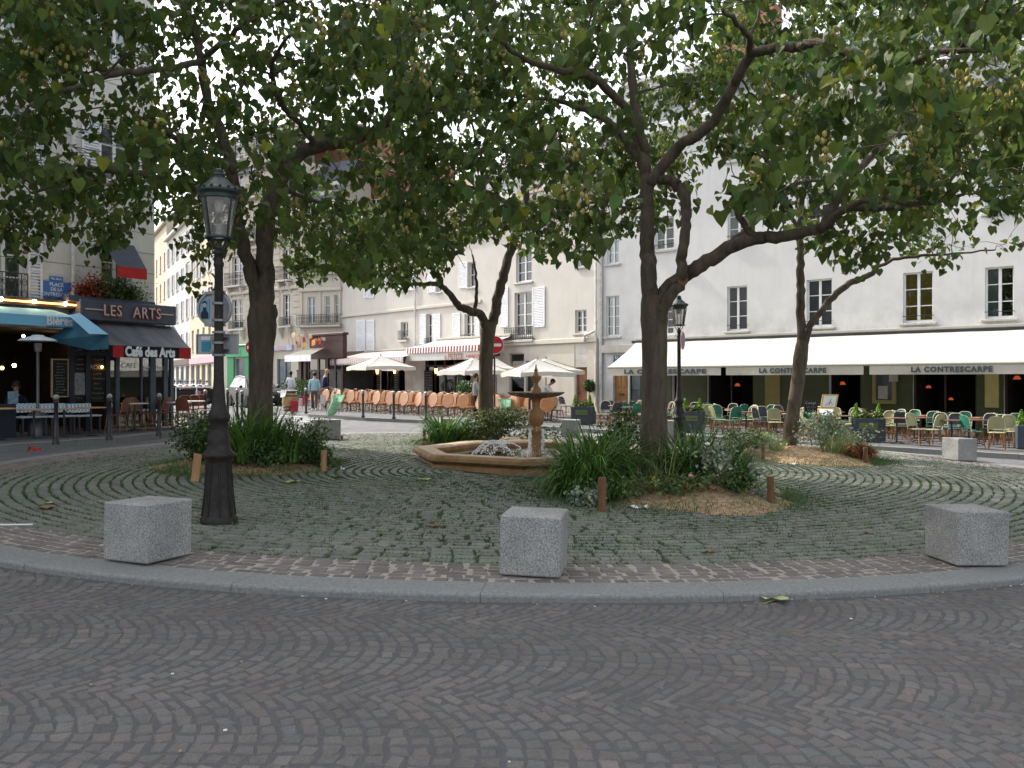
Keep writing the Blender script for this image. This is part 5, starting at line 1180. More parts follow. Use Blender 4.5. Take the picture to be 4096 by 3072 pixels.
def G(x, y): return Vector((x, y, mz(x, y)-.01))
def clump(x, y, n, L, lab, w=.034, rad=.22, spread=1., m=None, name='strap_leaf_plant', cat='plant', up=.6, bend=1.25):
    o = blades(name, G(x, y), n, L, w, spread, m or M_STRAP, None, rad, up, bend=bend); return tag(o, lab, cat)
# mound 3 (by the thick tree)
clump(1.1, 12.0, 330, 1.15, 'big glossy strap-leaf clump at the left front of the thick trunk', rad=.35)
clump(.92, 11.6, 230, .8, 'lowest strap-leaf clump drooping over the cobbles left of the thick trunk', rad=.28, spread=1.3)
clump(1.5, 12.75, 260, 1.15, 'strap-leaf clump behind, between fountain rim and thick trunk', rad=.35)
clump(2.75, 12.9, 320, 1.15, 'strap-leaf clump just right of the thick trunk', rad=.35)
clump(3.2, 12.5, 220, 1.0, 'strap-leaf clump arching outward at the right of the thick trunk', rad=.25, spread=1.2)
clump(2.15, 12.15, 60, .75, 'thin upright grass in front of the thick trunk', w=.01, rad=.3, spread=.5, m=M_PALEG, name='tall_grass', cat='grass')
M_PINK = mat('pink_petal', (.7,.25,.28)); M_WHITEF = mat('white_petal', (.75,.75,.68)); M_YELF = mat('yellow_petal', (.75,.6,.2))
FLs = lambda m, n, s=.03: (m, n, s)
bush('leafy_shrub', G(1.75,13.6), (.6,.5,.95), 1200, .06, M_BUSH, 'dark leafy shrub behind the strap leaves left of the thick trunk', seed=1)
bush('herb_patch', G(1.35,11.1), (.65,.4,.24), 800, .05, M_BUSH, 'low green herbs behind the front left stake of the thick tree', 'plant', seed=2)
bush('herb_patch', G(2.2,11.35), (.8,.4,.22), 800, .05, M_OLIVEB, 'low olive herbs with a pink bloom before the thick trunk', 'plant', seed=3, flowers=(M_PINK,2,.035))
bush('herb_patch', G(3.1,11.5), (.4,.4,.3), 700, .045, M_BUSH, 'mid green bushy herb at the right front of the thick tree', 'plant', seed=4)
bush('silver_plant', G(2.95,12.0), (.42,.4,.62), 600, .05, M_SILV, 'silver leaved plant with a white flower right of the thick trunk', 'plant', seed=5, flowers=(M_WHITEF,2,.04))
bush('silver_plant', G(3.45,11.4), (.25,.2,.2), 220, .05, M_SILV, 'small silver plant near the right stake of the thick tree', 'plant', seed=6)
bush('silver_plant', G(.95,10.75), (.26,.2,.24), 240, .05, M_SILV, 'small silver plant left of the front left stake', 'plant', seed=7)
# mound 1
clump(-4.45, 14.2, 480, 1.1, 'dense bright strap-leaf clump at the foot of the left tree', rad=.5, up=.8, spread=.8)
clump(-3.95, 14.35, 300, .9, 'strap-leaf clump right of the left tree foot', rad=.4, up=.8)
clump(-4.95, 14.7, 140, 1.05, 'tall strap-leaf clump between street lamp and left tree', rad=.3, up=.8)
bush('leafy_shrub', G(-5.4,14.2), (.60,.55,.74), 2000, .045, M_BUSH, 'dark rounded shrub left of the big street lamp', seed=8, flowers=(M_PINK,3,.03))
bush('leafy_shrub', G(-5.05,13.95), (.5,.5,.6), 1100, .045, M_BUSH, 'dark shrub directly behind the big street lamp', seed=28)
bush('leafy_shrub', G(-3.55,14.9), (.45,.45,.7), 1000, .045, M_OLIVEB, 'upright grey green shrub right of the left tree with pink blooms', seed=9, flowers=(M_PINK,8,.022), stems=14)
bush('rose_bush', G(-3.4,14.4), (.32,.35,.34), 800, .045, M_BUSH, 'low rose bush with a pale yellow bloom near the twin stakes', 'shrub', seed=10, flowers=(M_YELF,2,.04))
bush('herb_patch', G(-4.2,13.75), (.8,.4,.4), 900, .05, M_BUSH, 'low bright herbs spilling over the sand before the left tree', 'plant', seed=11)
# mound 2
clump(-1.6, 20.2, 300, 1.0, 'arching strap-leaf clump left of the middle tree', rad=.35)
clump(-1.1, 20.4, 160, .7, 'second strap-leaf clump at the foot of the middle tree', rad=.3)
bush('leafy_shrub', G(-.35,20.1), (.95,.6,.72), 2200, .055, M_OLIVEB, 'twiggy olive shrub hiding the foot of the middle tree', seed=12, stems=16, flowers=(M_PINK,10,.02))
bush('leafy_shrub', G(.55,20.3), (.5,.4,.42), 700, .05, M_BUSH, 'small shrub between middle tree and fountain column', seed=13)
# mound 4
clump(7.0, 18.1, 300, .75, 'wispy pale grass clump right of the slim forked tree', w=.011, rad=.3, spread=1.1, m=M_PALEG, name='tall_grass', cat='grass')
clump(7.5, 18.0, 220, .6, 'wispy green grass spilling toward the right stake of the slim tree', w=.011, rad=.3, spread=1.3, m=M_STRAP, name='tall_grass', cat='grass')
clump(5.75, 18.3, 130, .55, 'pale grass tuft left of the slim forked tree', w=.010, rad=.16, spread=.7, m=M_PALEG, name='tall_grass', cat='grass')
bush('silver_plant', G(6.9,18.7), (.7,.5,.75), 1100, .05, M_SILV, 'silvery bush beside the slim forked tree', 'plant', seed=14)
bush('silver_plant', G(7.5,18.9), (.6,.5,.65), 800, .05, M_SILV, 'silvery bush under the tilted menu lectern', 'plant', seed=15)
bush('copper_plant', G(7.35,17.7), (.4,.3,.32), 320, .06, M_REDL, 'copper leaved plant at the right edge of the sandy mound', 'plant', seed=16)
bush('twiggy_plant', G(5.0,18.5), (.55,.4,.5), 420, .05, M_OLIVEB, 'sparse twiggy plant left on the sandy mound', 'plant', seed=17, stems=14)
bush('herb_patch', G(5.5,18.9), (.6,.4,.4), 600, .05, M_PALEG, 'pale yellow green herbs left of the slim tree', 'plant', seed=18)
# wooden stakes
M_STAKE = mat('stake_wood', (.14,.07,.035), rough=.85, var=.3, scale=10, stretch=(1,1,.2), bump=.4); M_STAKE2 = mat('stake_wood_new', (.34,.19,.09), rough=.85, var=.3, scale=10, stretch=(1,1,.2))
def stake(px, py, h, lab, r=.042, lean=0., m=None, sq=False):
    p = gp(px, py, PH); b = MB(); tx = h*lean
    if sq: b.m = Matrix.Rotation(.3,4,'Z'); b.add([(-.055,-.03,-.06),(.055,-.03,-.06),(.055,.03,-.06),(-.055,.03,-.06),(tx-.05,-.03,h),(tx+.06,-.03,h-.02),(tx+.06,.03,h-.02),(tx-.05,.03,h)], [(3,2,1,0),(4,5,6,7),(0,1,5,4),(1,2,6,5),(2,3,7,6),(3,0,4,7)])
    else: b.tube([(0,0,-.06),(tx*.5,0,h*.5),(tx,0,h-.01),(tx,0,h)], [r,r*.98,r*.97,r*.88], 12)
    o = b.build('wooden_stake', m or M_STAKE); o.location = p; tag(o, lab, 'stake', 'wooden stakes round the planted mounds')
for a in ((194.5,481.5,.42,'leaning pale stake just left of the big street lamp',.05,.10,M_STAKE2,True),(323.8,471.5,.36,'front stake of the overlapping pair right of the left tree',.05,0.,M_STAKE2),(320.5,464.5,.36,'rear stake of the overlapping pair right of the left tree',.05,0.,M_STAKE2),
          (601.8,511.5,.42,'stake at the front left of the thick tree mound',.055,.01,M_STAKE),(771,506,.39,'tall split stake at the right of the thick tree mound',.048,-.02,M_STAKE),(726.8,454,.34,'stake behind the drain grate between the two right mounds',.045),
          (762.8,461,.36,'stake at the left front of the sandy right mound',.045),(865.4,465,.36,'dark stake at the right edge of the sandy right mound',.05),(424.2,443,.34,'dark stake left of the middle mound beside the granite cube',.04),
          (464.4,443.5,.32,'pale stake in front of the middle mound strap leaves',.05,0.,M_STAKE2),(527.8,440.5,.26,'short stake at the right of the middle mound',.05,0.,M_STAKE2)): stake(*a)
# grass in the joints: tufts set on the row lines of the cobbles
def tufts(name, n, dens, L, m, lab):
    P = []; 
    while len(P) < n:
        a = random.uniform(0, 2*pi); k = random.randint(0, 50); ins = 1.04+.150*k+random.gauss(0,.012); r = PR(a)-ins
        if r < .5: continue
        x, y = PC[0]+r*cos(a), PC[1]+r*sin(a)
        if (x-.47)**2+(y-16.5)**2 < 2.6**2: continue
        if random.random() > dens(x, y): continue
        P.append((x, y, gz(x)+PH-.012, a))
    K = 5; n_ = len(P)*K; V = np.zeros((n_, 3, 3)); P_ = np.repeat(np.array(P), K, axis=0)
    along = rng.normal(0, .035, n_); bx = P_[:,0]-np.sin(P_[:,3])*along; by = P_[:,1]+np.cos(P_[:,3])*along; l = L*rng.uniform(.4,1.3,n_); th = rng.uniform(0,2*pi,n_); w = rng.uniform(.003,.009,n_)
    V[:,0,0]=bx-w*np.sin(th); V[:,0,1]=by+w*np.cos(th); V[:,1,0]=bx+w*np.sin(th); V[:,1,1]=by-w*np.cos(th); ou = rng.uniform(.2,1.2,n_)
    V[:,2,0]=bx+l*ou*np.cos(th); V[:,2,1]=by+l*ou*np.sin(th); V[:,0,2]=V[:,1,2]=P_[:,2]; V[:,2,2]=P_[:,2]+l
    c = np.exp(rng.normal(0,.3,n_))[:,None]*np.ones((1,3))
    o = bake(name, V.reshape(-1,3), np.arange(n_*3).reshape(-1,3), m, cols=np.repeat(c,3,axis=0)); o['kind'] = 'stuff'; o['label'] = lab; return o
from mathutils import noise as mn
def dens(x, y):
    d = .38+.62*max(0, min(1, .4+1.3*mn.noise(Vector((x*.9, y*.9, 0)))))
    for c, rx, ry, h in MD:
        q = sqrt(((x-c.x)/rx)**2+((y-c.y)/ry)**2)
        if .9 < q < 1.35: d = 1.
        elif q <= .9: return 0
    return d
M_GRASS = mat('joint_grass', (.05,.095,.028), rough=.7, scale=3, col2=(.09,.145,.045), trans=.2, attr=True)
tufts('grass', 42000, dens, .036, M_GRASS, 'short green grass growing in the cobble joints')
# verge grass round mounds
for i, (c, rx, ry, h) in enumerate(MD):
    n = 6500; a = rng.uniform(0, 2*pi, n); q = rng.normal(.98, .10, n); w = 1+.05*np.sin(3*a+i); keep = rng.random(n) < (.35+.65*(np.sin(2*a+i)*.5+.5)); a = a[keep]; q = (q*w)[keep]; n = len(a)
    X = c.x+rx*q*np.cos(a); Y = c.y+ry*q*np.sin(a); Z = np.array([mz(x, y) for x, y in zip(X, Y)])-.01
    V = np.zeros((n,3,3)); th = rng.uniform(0,2*pi,n); l = rng.uniform(.02,.11,n); V[:,:,0] = X[:,None]; V[:,:,1] = Y[:,None]; V[:,:,2] = Z[:,None]; V[:,0,0] -= .005; V[:,1,0] += .005; V[:,2,0] += l*.6*np.cos(th); V[:,2,1] += l*.6*np.sin(th); V[:,2,2] += l
    o = bake('grass', V.reshape(-1,3), np.arange(n*3).reshape(-1,3), M_GRASS, cols=np.repeat(np.exp(rng.normal(0,.3,n))[:,None]*np.ones((1,3)),3,axis=0)); o['kind'] = 'stuff'; o['label'] = 'verge grass round a planted mound'
# ---------------------------------------------------------------- granite cubes
def cube(px, py, rz, lab, s=.5, cx=None):
    p = gp(px, py, PH); r = s/2; rd_ = Vector(((px-512)/F, 1)).normalized(); rz = rz+atan2(-rd_.x, rd_.y)
    # nearest corner is at p: centre lies behind it
    cs = [Matrix.Rotation(rz, 2) @ Vector(q) for q in ((-r,-r),(r,-r),(r,r),(-r,r))]; near = min(cs, key=lambda v: v.dot(rd_))
    c = Vector((p.x, p.y))-near; b = MB(); b.box(-r, r, -r, r, 0.012, s, .012); o = b.build('granite_cube', M_GRAN); o.location = (c.x, c.y, gz(c.x)+PH); o.rotation_euler = (0,0,rz); o.rotation_euler.y = .02
    tag(o, lab, 'bollard block', 'granite cubes round the plaza')
cube(146.8, 567, .76, 'granite cube corner-on at the left front, before the big street lamp')
cube(560, 580, -.12, 'granite cube square-on at the front middle of the plaza')
cube(956.5, 567.5, .58, 'granite cube at the right front near the picture edge')
cube(958.5, 461.5, .75, 'pale sunlit granite cube before the right terrace')
cube(578, 437.8, -.15, 'granite cube beyond the fountain, right of its column')
cube(325.5, 440.3, .70, 'granite cube with a stained face beyond the left mound, beside a red can')
cube(444, 437, .3, 'granite cube half hidden by the strap leaves of the middle mound')
cube(198, 438.5, .5, 'granite cube half hidden behind the big street lamp')
cube(-34, 477, .6, 'granite cube cut by the left picture edge')
cube(659, 437.5, .2, 'granite cube hidden between thick trunk and far street lamp')
# ---------------------------------------------------------------- fountain
M_OCH = mat('ochre_cast_stone', (.19,.095,.032), rough=.55, scale=5, bump=.3, bscale=40, col2=(.32,.175,.065), spec=.4); M_RIM = mat('pale_ochre_rim', (.42,.30,.19), rough=.7, scale=5, bump=.3, bscale=60, col2=(.58,.45,.31))
M_BOWL = mat('weathered_bowl', (.10,.07,.045), rough=.6, scale=14, bump=.5, col2=(.22,.16,.10))
FX, FY = .47, 16.45; fb = Vector((FX, FY, gz(FX)+PH))
ft = thing('fountain', 'ochre octagonal fountain basin with a column and shallow upper bowl', 'fountain', fb)
def octo(prof, m, name, r0=263):
    V = []; n = 8
    for r, z in prof:
        for k in range(n): a = radians(r0+45*k); V.append((r*cos(a), r*sin(a), z))
    b = MB(); b.add(V, [(i*n+k, i*n+(k+1)%n, (i+1)*n+(k+1)%n, (i+1)*n+k) for i in range(len(prof)-1) for k in range(n)], False)
    return b, name, m
b, _, _ = octo([(2.38,-.02),(2.36,.10),(2.30,.105),(2.28,.125),(2.42,.15),(2.47,.18),(2.47,.235),(2.44,.27),(2.38,.285)], M_OCH, 'basin_rim'); b.build('basin_wall', mat('basin_side_stone', (.20,.115,.05), rough=.8, scale=6, bump=.3, col2=(.34,.21,.10)), ft)
b, _, _ = octo([(2.38,.285),(2.12,.287),(2.05,.27),(2.02,.24)], M_RIM, ''); b.build('basin_rim', M_RIM, ft)
b, _, _ = octo([(2.02,.24),(2.0,.02),(.2,0.0)], M_OCH, ''); b.build('basin_floor', M_OCH, ft)
M_WATER = bpy.data.materials.new('water'); M_WATER.use_nodes = True; _t = M_WATER.node_tree; _n = _t.nodes; _n.remove(_n['Principled BSDF'])
_tr = _n.new('ShaderNodeBsdfTransparent'); _tr.inputs[0].default_value = (.75,.72,.6,1); _gl = _n.new('ShaderNodeBsdfGlossy'); _gl.inputs[0].default_value = (.8,.85,.9,1); _gl.inputs['Roughness'].default_value = .05
_fr = _n.new('ShaderNodeFresnel'); _fr.inputs[0].default_value = 1.33; _ms = _n.new('ShaderNodeMixShader'); _nz = _n.new('ShaderNodeTexNoise'); _nz.inputs['Scale'].default_value = 9; _tc = _n.new('ShaderNodeTexCoord'); _bp = _n.new('ShaderNodeBump'); _bp.inputs['Strength'].default_value = .8
for a, c in ((_tc.outputs['Object'], _nz.inputs[0]), (_nz.outputs[0], _bp.inputs['Height']), (_bp.outputs[0], _gl.inputs['Normal']), (_bp.outputs[0], _fr.inputs['Normal']), (_fr.outputs[0], _ms.inputs[0]), (_tr.outputs[0], _ms.inputs[1]), (_gl.outputs[0], _ms.inputs[2]), (_ms.outputs[0], _n['Material Output'].inputs[0])): _t.links.new(a, c)
b = MB(); b.poly([(2.015*cos(radians(263+45*k)), 2.015*sin(radians(263+45*k)), .175) for k in range(8)]); b.build('water_surface', M_WATER, ft)
prof = [(.34,.0),(.34,.15),(.30,.17),(.2,.19),(.13,.24),(.115,.30),(.10,.34),(.10,.55),(.13,.60),(.13,.62),(.085,.66),(.085,.70),(.12,.735),(.155,.80),(.16,.88),(.15,.95),(.135,.98),(.15,1.0),(.085,1.05),(.08,1.15),(.09,1.22),(.15,1.25),(.16,1.27),(.10,1.28)]
b = MB(); b.lathe(prof, 20); b.build('column', M_OCH, ft)
b = MB(); n = 32; V = []; pr = [(.12,1.25),(.30,1.272),(.44,1.30),(.52,1.335),(.55,1.36),(.55,1.375),(.50,1.375),(.40,1.35),(.1,1.335)]
for j, (r, z) in enumerate(pr):
    for k in range(n*2): f = 1+(.025*cos(k*pi) if 1 <= j <= 4 else 0); V.append((r*f*cos(pi*k/n), r*f*sin(pi*k/n), z))
b.add(V, [(i*2*n+k, i*2*n+(k+1)%(2*n), (i+1)*2*n+(k+1)%(2*n), (i+1)*2*n+k) for i in range(len(pr)-1) for k in range(2*n)], True); b.build('upper_bowl', M_BOWL, ft)
b = MB(); b.lathe([(.10,1.34),(.10,1.42),(.085,1.45),(.05,1.50),(.045,1.56),(.08,1.60),(.11,1.66),(.105,1.69),(.06,1.70),(.035,1.74),(.03,1.78),(.045,1.80),(.02,1.83),(.012,1.90),(0,1.93)], 16); b.build('finial', M_OCH, ft)
M_JET = mat('white_water', (.92,.93,.94), rough=.25, var=.05, spec=.8, trans=.35)
b = MB(); rj = random.Random(4)
def jet(p0, p1, h, n=26, r=.018, br=.7):
    p0, p1 = Vector(p0), Vector(p1); pts = []
    for i in range(n+1):
        t = i/n; p = p0.lerp(p1, t); p.z += 4*h*t*(1-t); pts.append(p+Vector((rj.gauss(0,.004+.014*t), rj.gauss(0,.004+.014*t), rj.gauss(0,.006))))
    k = int(n*br); b.tube(pts[:k+1], [r*rj.uniform(.5,1.3) for _ in range(k+1)], 5)
    for p in pts[k:]:
        for _ in range(2): b.ball(p+Vector((rj.gauss(0,.018), rj.gauss(0,.018), rj.gauss(0,.015))), rj.uniform(.006,.019), 5, 3, (1,1,1.4))
def splash(c, n, r, h):
    for _ in range(n): b.ball(Vector(c)+Vector((rj.gauss(0,r), rj.gauss(0,r), abs(rj.gauss(0,h)))), rj.uniform(.004,.013), 5, 3)
def G2(px, py, h):   # basin-local point at height h above the plaza
    p = gp(px, py, PH+h); return (p.x-FX, p.y-FY, h)
for s in (-1, 1):
    cx = s*.125
    for k in range(5): a = [(cx+rj.gauss(0,.012), -.16, .66-i*.028) for i in range(18)]; b.tube(a, [.019*rj.uniform(.3,1.4) for _ in a], 5)
    splash((cx,-.16,.18), 50, .05, .05)
for (x1, x0, y) in ((-1.22,-.62,-.9),(-.93,-.42,-.9),(-.2,-.62,-.7),(-1.0,-.35,.5),(.9,.45,-.8),(1.12,.6,.0)):
    jet((x0, y+.1, .42), (x1, y, .18), .10, r=.013); 
for (x0,y0) in ((-.52,-.75),(-.62,-.5),(-.42,-.3)):
    jet((-1.15+rj.uniform(-.15,.15), y0, .2), (-.35-rj.uniform(.0,.25), y0, .18), .26, n=34, br=.85, r=.014)
for (x0, x1, y) in ((1.3,.62,-.4),(1.35,.78,-.2),(.98,.6,-.55)): jet((x0, y, .2), (x1, y, .18), .30, n=34, br=.5, r=.012)
for c, n_ in (((-.72,-.6,.42),26),((1.0,-.4,.44),18)): splash(c, n_, .07, .04)
for x in np.linspace(-1.2,1.3,10): splash((x, rj.uniform(-1,.4), .18), 5, .05, .02)
for i in range(10): b.ball((rj.gauss(0,.012)-.02*i/10, 0, 1.93+i*.022), rj.uniform(.004,.01), 5, 3)
for k in range(16): a = 2*pi*k/16; [b.ball((.56*cos(a), .56*sin(a), 1.35-rj.uniform(0,1.1)), .006, 4, 3, (1,1,1.8)) for _ in range(3)]
o = b.build('water_jets', M_JET, ft); o['kind'] = 'stuff'
b = MB(); b.tube([(.0,0,0),(0,0,.22)], .025, 8); o = b.build('spout_nozzle', M_IRON, ft); o.location = (-.6,-1.0,.0)
# red and yellow floating leaf
for (dx, dy, m, lab) in ((.72,-.7,mat('red_litter', (.6,.06,.05)),'small red wrapper floating in the fountain basin'),(.95,-1.05,mat('yellow_litter', (.6,.42,.08)),'yellow leaf floating in the fountain basin')):
    b = MB(); b.poly([(0,0,0),(.07,-.02,.01),(.1,.04,.02),(.05,.08,0),(0,.05,.015)]); o = b.build('floating_litter', m); o.location = (FX+dx, FY+dy, fb.z+.185); tag(o, lab, 'litter')
# ---------------------------------------------------------------- street lamps
M_LAMP = mat('lamp_iron', (.012,.011,.010), rough=.5, var=.3, scale=14, bump=.3, bscale=40, col2=(.032,.026,.022), spec=.25); M_LAMPG = mat('lantern_green_iron', (.018,.032,.028), rough=.45, var=.3, spec=.5)
M_LGL = glassmat('lantern_glass', (.80,.80,.76), .6, .08)
def lamp(base, lab, sc=1.):
    t = thing('street_lamp', lab, 'street lamp', base, 0, 'cast iron lamps on the plaza'); t.scale = (1, 1, sc)
    b = MB(); b.lathe([(.195,0),(.195,.05),(.18,.07),(.165,.10),(.15,.25),(.13,.50),(.125,.66),(.13,.70),(.165,.73),(.175,.77),(.14,.80),(.12,.83),(.12,.88),(.115,.96),(.10,1.02),(.095,1.12),(.11,1.14),(.12,1.18),(.11,1.22),(.085,1.26),(.07,1.36),(.054,1.6),(.047,2.2),(.044,2.85),(.054,2.87),(.054,2.90),(.042,2.92),(.042,2.98),(.058,3.0),(.058,3.03),(.03,3.06)], 24)
    for k in range(8): a = 2*pi*(k+.5)/8; b.tube([(.172*cos(a),.172*sin(a),.08),(.142*cos(a),.142*sin(a),.35),(.125*cos(a),.125*sin(a),.66)], .012, 4, False)
    b.build('post', M_LAMP, t)
    b = MB(); z0 = 3.05; b.lathe([(.03,z0),(.035,z0+.06)], 10)
    for k in range(4):
        a = pi/4+k*pi/2+.3; c_, s_ = cos(a), sin(a)
        b.tube([(.03*c_,.03*s_,z0),(.07*c_,.07*s_,z0+.03),(.10*c_,.10*s_,z0+.09),(.14*c_,.14*s_,z0+.13),(.165*c_,.165*s_,z0+.11)], .011, 5)
        b.tube([(.128*c_,.128*s_,z0+.13),(.195*c_,.195*s_,z0+.56)], .010, 5)
    b.lathe([(.125,z0+.115),(.14,z0+.115),(.14,z0+.145),(.125,z0+.145)], 20, cap=False); b.build('lantern_frame', M_LAMPG, t)
    b = MB(); b.lathe([(.124,z0+.14),(.19,z0+.555)], 24, cap=False); b.build('lantern_glass', M_LGL, t)
    b = MB(); b.lathe([(.035,z0+.42),(.05,z0+.5),(.05,z0+.56)], 10); b.build('lamp_holder', mat('pale_enamel', (.6,.6,.56), rough=.4), t)
    b = MB(); b.lathe([(.185,z0+.55),(.215,z0+.555),(.215,z0+.60),(.205,z0+.61),(.225,z0+.64),(.25,z0+.66),(.25,z0+.70),(.225,z0+.71),(.19,z0+.76),(.12,z0+.85),(.075,z0+.90),(.06,z0+.92),(.075,z0+.93),(.075,z0+.955),(.055,z0+.97),(.055,z0+.99),(.065,z0+1.0),(.03,z0+1.04),(0,z0+1.05)], 24); b.v = [Vector((v.x*.91, v.y*.91, z0+.55+(v.z-z0-.55)*.72)) for v in b.v]
    for k in range(16): a = 2*pi*k/16; b.ball((.222*cos(a),.222*sin(a),z0+.672), .018, 5, 4)
    b.build('lantern_cap', M_LAMPG, t); return t
L1 = gp(218.8, 522.5, PH); lamp(L1, 'big cast iron street lamp with lantern left on the plaza, carrying two sign backs', .965)
L2 = gat(679, 21.2, PH); lamp(L2, 'far street lamp behind the thick tree, carrying a blue and red parking sign', .965)
L2 = L2
# sign backs on lamp 1
M_SBACK = mat('grey_sign_back', (.30,.31,.32), rough=.5, var=.1, scale=6, metal=.2); M_STEEL = mat('steel_band', (.2,.2,.2), rough=.35, metal=.8)
sg = thing('round_sign', 'back of a round traffic sign with a portrait sticker on the big street lamp', 'traffic sign', (L1.x-.09, L1.y+.14, at(0,309.3,9.2).z), -.12)
b = MB(); V = [(.185*cos(2*pi*k/32), .185*sin(2*pi*k/32)) for k in range(32)]
b.m = Matrix.Rotation(pi/2, 4, 'X'); b.prism(V, -.012, .012); b.lathe([(.175,.03),(.195,.03),(.195,-.015),(.185,-.015)], 32, cap=False); b.m = Matrix(); b.build('disc', M_SBACK, sg)
b = MB(); b.box(-.10,.13,-.05,-.012,.16,.19); b.box(-.10,.13,-.05,-.012,-.19,-.16); b.box(-.02,.01,-.035,-.012,-.2,.2); b.build('bracket', M_STEEL, sg)
b = MB(); b.box(-.165,-.055,-.018,-.0125,-.11,.11); st = b.build('sticker', mat('sticker_blue', (.10,.30,.42), rough=.4), sg)
b = MB(); b.poly([(-.155,-.0195,-.105),(-.065,-.0195,-.105),(-.068,-.0195,-.04),(-.09,-.0195,-.01),(-.09,-.0195,.02),(-.13,-.0195,.02),(-.13,-.0195,-.01),(-.152,-.0195,-.04)]); b.build('print', mat('sticker_dark', (.015,.02,.03)), st)
b = MB(); b.m = Matrix.Translation((-.11,-.021,.045)) @ Matrix.Rotation(pi/2,4,'X'); b.lathe([(.026,-.001),(.026,.001)], 12); b.m = Matrix.Translation((-.11,-.0195,.062)) @ Matrix.Rotation(pi/2,4,'X'); b.mat = 1; b.lathe([(.030,-.001),(.030,.001)], 12); b.m = Matrix(); b.build('portrait', [mat('sticker_skin', (.42,.30,.24)), mat('sticker_dark', (.015,.02,.03))], st)
sg2 = thing('direction_sign', 'back of a rounded rectangular sign with blue sticker on the big street lamp', 'traffic sign', (L1.x-.06, L1.y+.13, at(0,344,9.15).z), -.1)
b = MB(); b.box(-.225,.225,-.01,.012,-.105,.105,.008); b.box(-.235,.235,-.02,.016,.1,.112); b.box(-.235,.235,-.02,.016,-.112,-.1); b.box(-.237,-.225,-.02,.016,-.1,.1); b.box(.225,.237,-.02,.016,-.1,.1); b.build('panel', M_SBACK, sg2)
b = MB(); b.box(-.06,.14,-.05,-.01,.045,.075); b.box(-.06,.14,-.05,-.01,-.085,-.055); b.build('bracket', M_STEEL, sg2)
b = MB(); b.box(-.175,-.07,-.016,-.0105,-.08,.03); b.build('sticker', mat('sticker_teal', (.03,.20,.28)), sg2); b = MB(); b.box(-.18,-.07,-.016,-.0105,.045,.085); b.build('label_strip', mat('sticker_white', (.6,.6,.6)), sg2)
b = MB()
for z in (at(0,303,9).z, at(0,320,9).z, at(0,332,9).z, at(0,342.6,9).z, at(0,355,9).z): b.lathe([(.068,-.012),(.068,.012)], 16, (0,0,z-L1.z))
o = b.build('pole_band', M_STEEL); o.location = L1; tag(o, 'steel straps fixing the two signs to the big street lamp', 'strap')
# round parking sign on lamp 2
ps = thing('parking_sign', 'round blue and red no parking sign seen edge on at the far street lamp', 'traffic sign', (L2.x+.09, L2.y-.02, at(0,340.7,21.2).z), 1.15)
M_RED = mat('sign_red', (.50,.02,.025), rough=.4, var=.04); M_SBL = mat('sign_blue', (.03,.07,.30), rough=.4)
b = MB(); b.m = Matrix.Rotation(pi/2,4,'X'); b.prism([(.23*cos(2*pi*k/28), .23*sin(2*pi*k/28)) for k in range(28)], -.01, .01); b.m = Matrix(); b.build('disc', mat('sign_white', (.75,.75,.75)), ps)
b = MB(); b.m = Matrix.Rotation(pi/2,4,'X'); b.prism([(.215*cos(2*pi*k/28), .215*sin(2*pi*k/28)) for k in range(28)], .010, .013); b.m = Matrix(); b.build('red_ring', M_RED, ps)
b = MB(); b.m = Matrix.Rotation(pi/2,4,'X'); b.prism([(.165*cos(2*pi*k/28), .165*sin(2*pi*k/28)) for k in range(28)], .013, .015); b.m = Matrix(); b.build('blue_field', M_SBL, ps)
b = MB(); b.m = Matrix.Rotation(pi/4,4,'Y'); b.box(-.17,.17,-.018,-.0155,-.025,.025); b.m = Matrix(); b.build('red_slash', M_RED, ps)
# no entry sign
def noentry(px, py, Y, r, lab, base=None, rz=0.):
    p = at(px, py, Y); t = thing('no_entry_sign', lab, 'traffic sign', (p.x, p.y, gz(p.x)+.1), rz, 'no entry signs'); z = p.z-gz(p.x)-.1
    b = MB(); b.tube([(0,.05,0),(0,.05,z+r*.9)], .035, 10); b.build('post', mat('brown_post', (.05,.03,.03)), t)
    b = MB(); b.m = Matrix.Translation((0,0,z)) @ Matrix.Rotation(pi/2,4,'X'); b.prism([(r*cos(2*pi*k/32), r*sin(2*pi*k/32)) for k in range(32)], -.01, .01); b.build('disc', mat('sign_white', (.75,.75,.75)), t)
    b = MB(); b.m = Matrix.Translation((0,0,z)) @ Matrix.Rotation(pi/2,4,'X'); b.prism([(r*.95*cos(2*pi*k/32), r*.95*sin(2*pi*k/32)) for k in range(32)], .010, .013); b.build('red_field', M_RED, t)
    b = MB(); b.box(-r*.72, r*.72, -.02, -.0135, z-r*.16, z+r*.16); b.build('white_bar', mat('sign_white', (.75,.75,.75)), t)
noentry(494.5, 345, 31, .34, 'red no entry sign on a pole right behind the middle tree trunk')
noentry(253, 347.5, 42, .40, 'red no entry sign peeping out behind the left tree trunk')
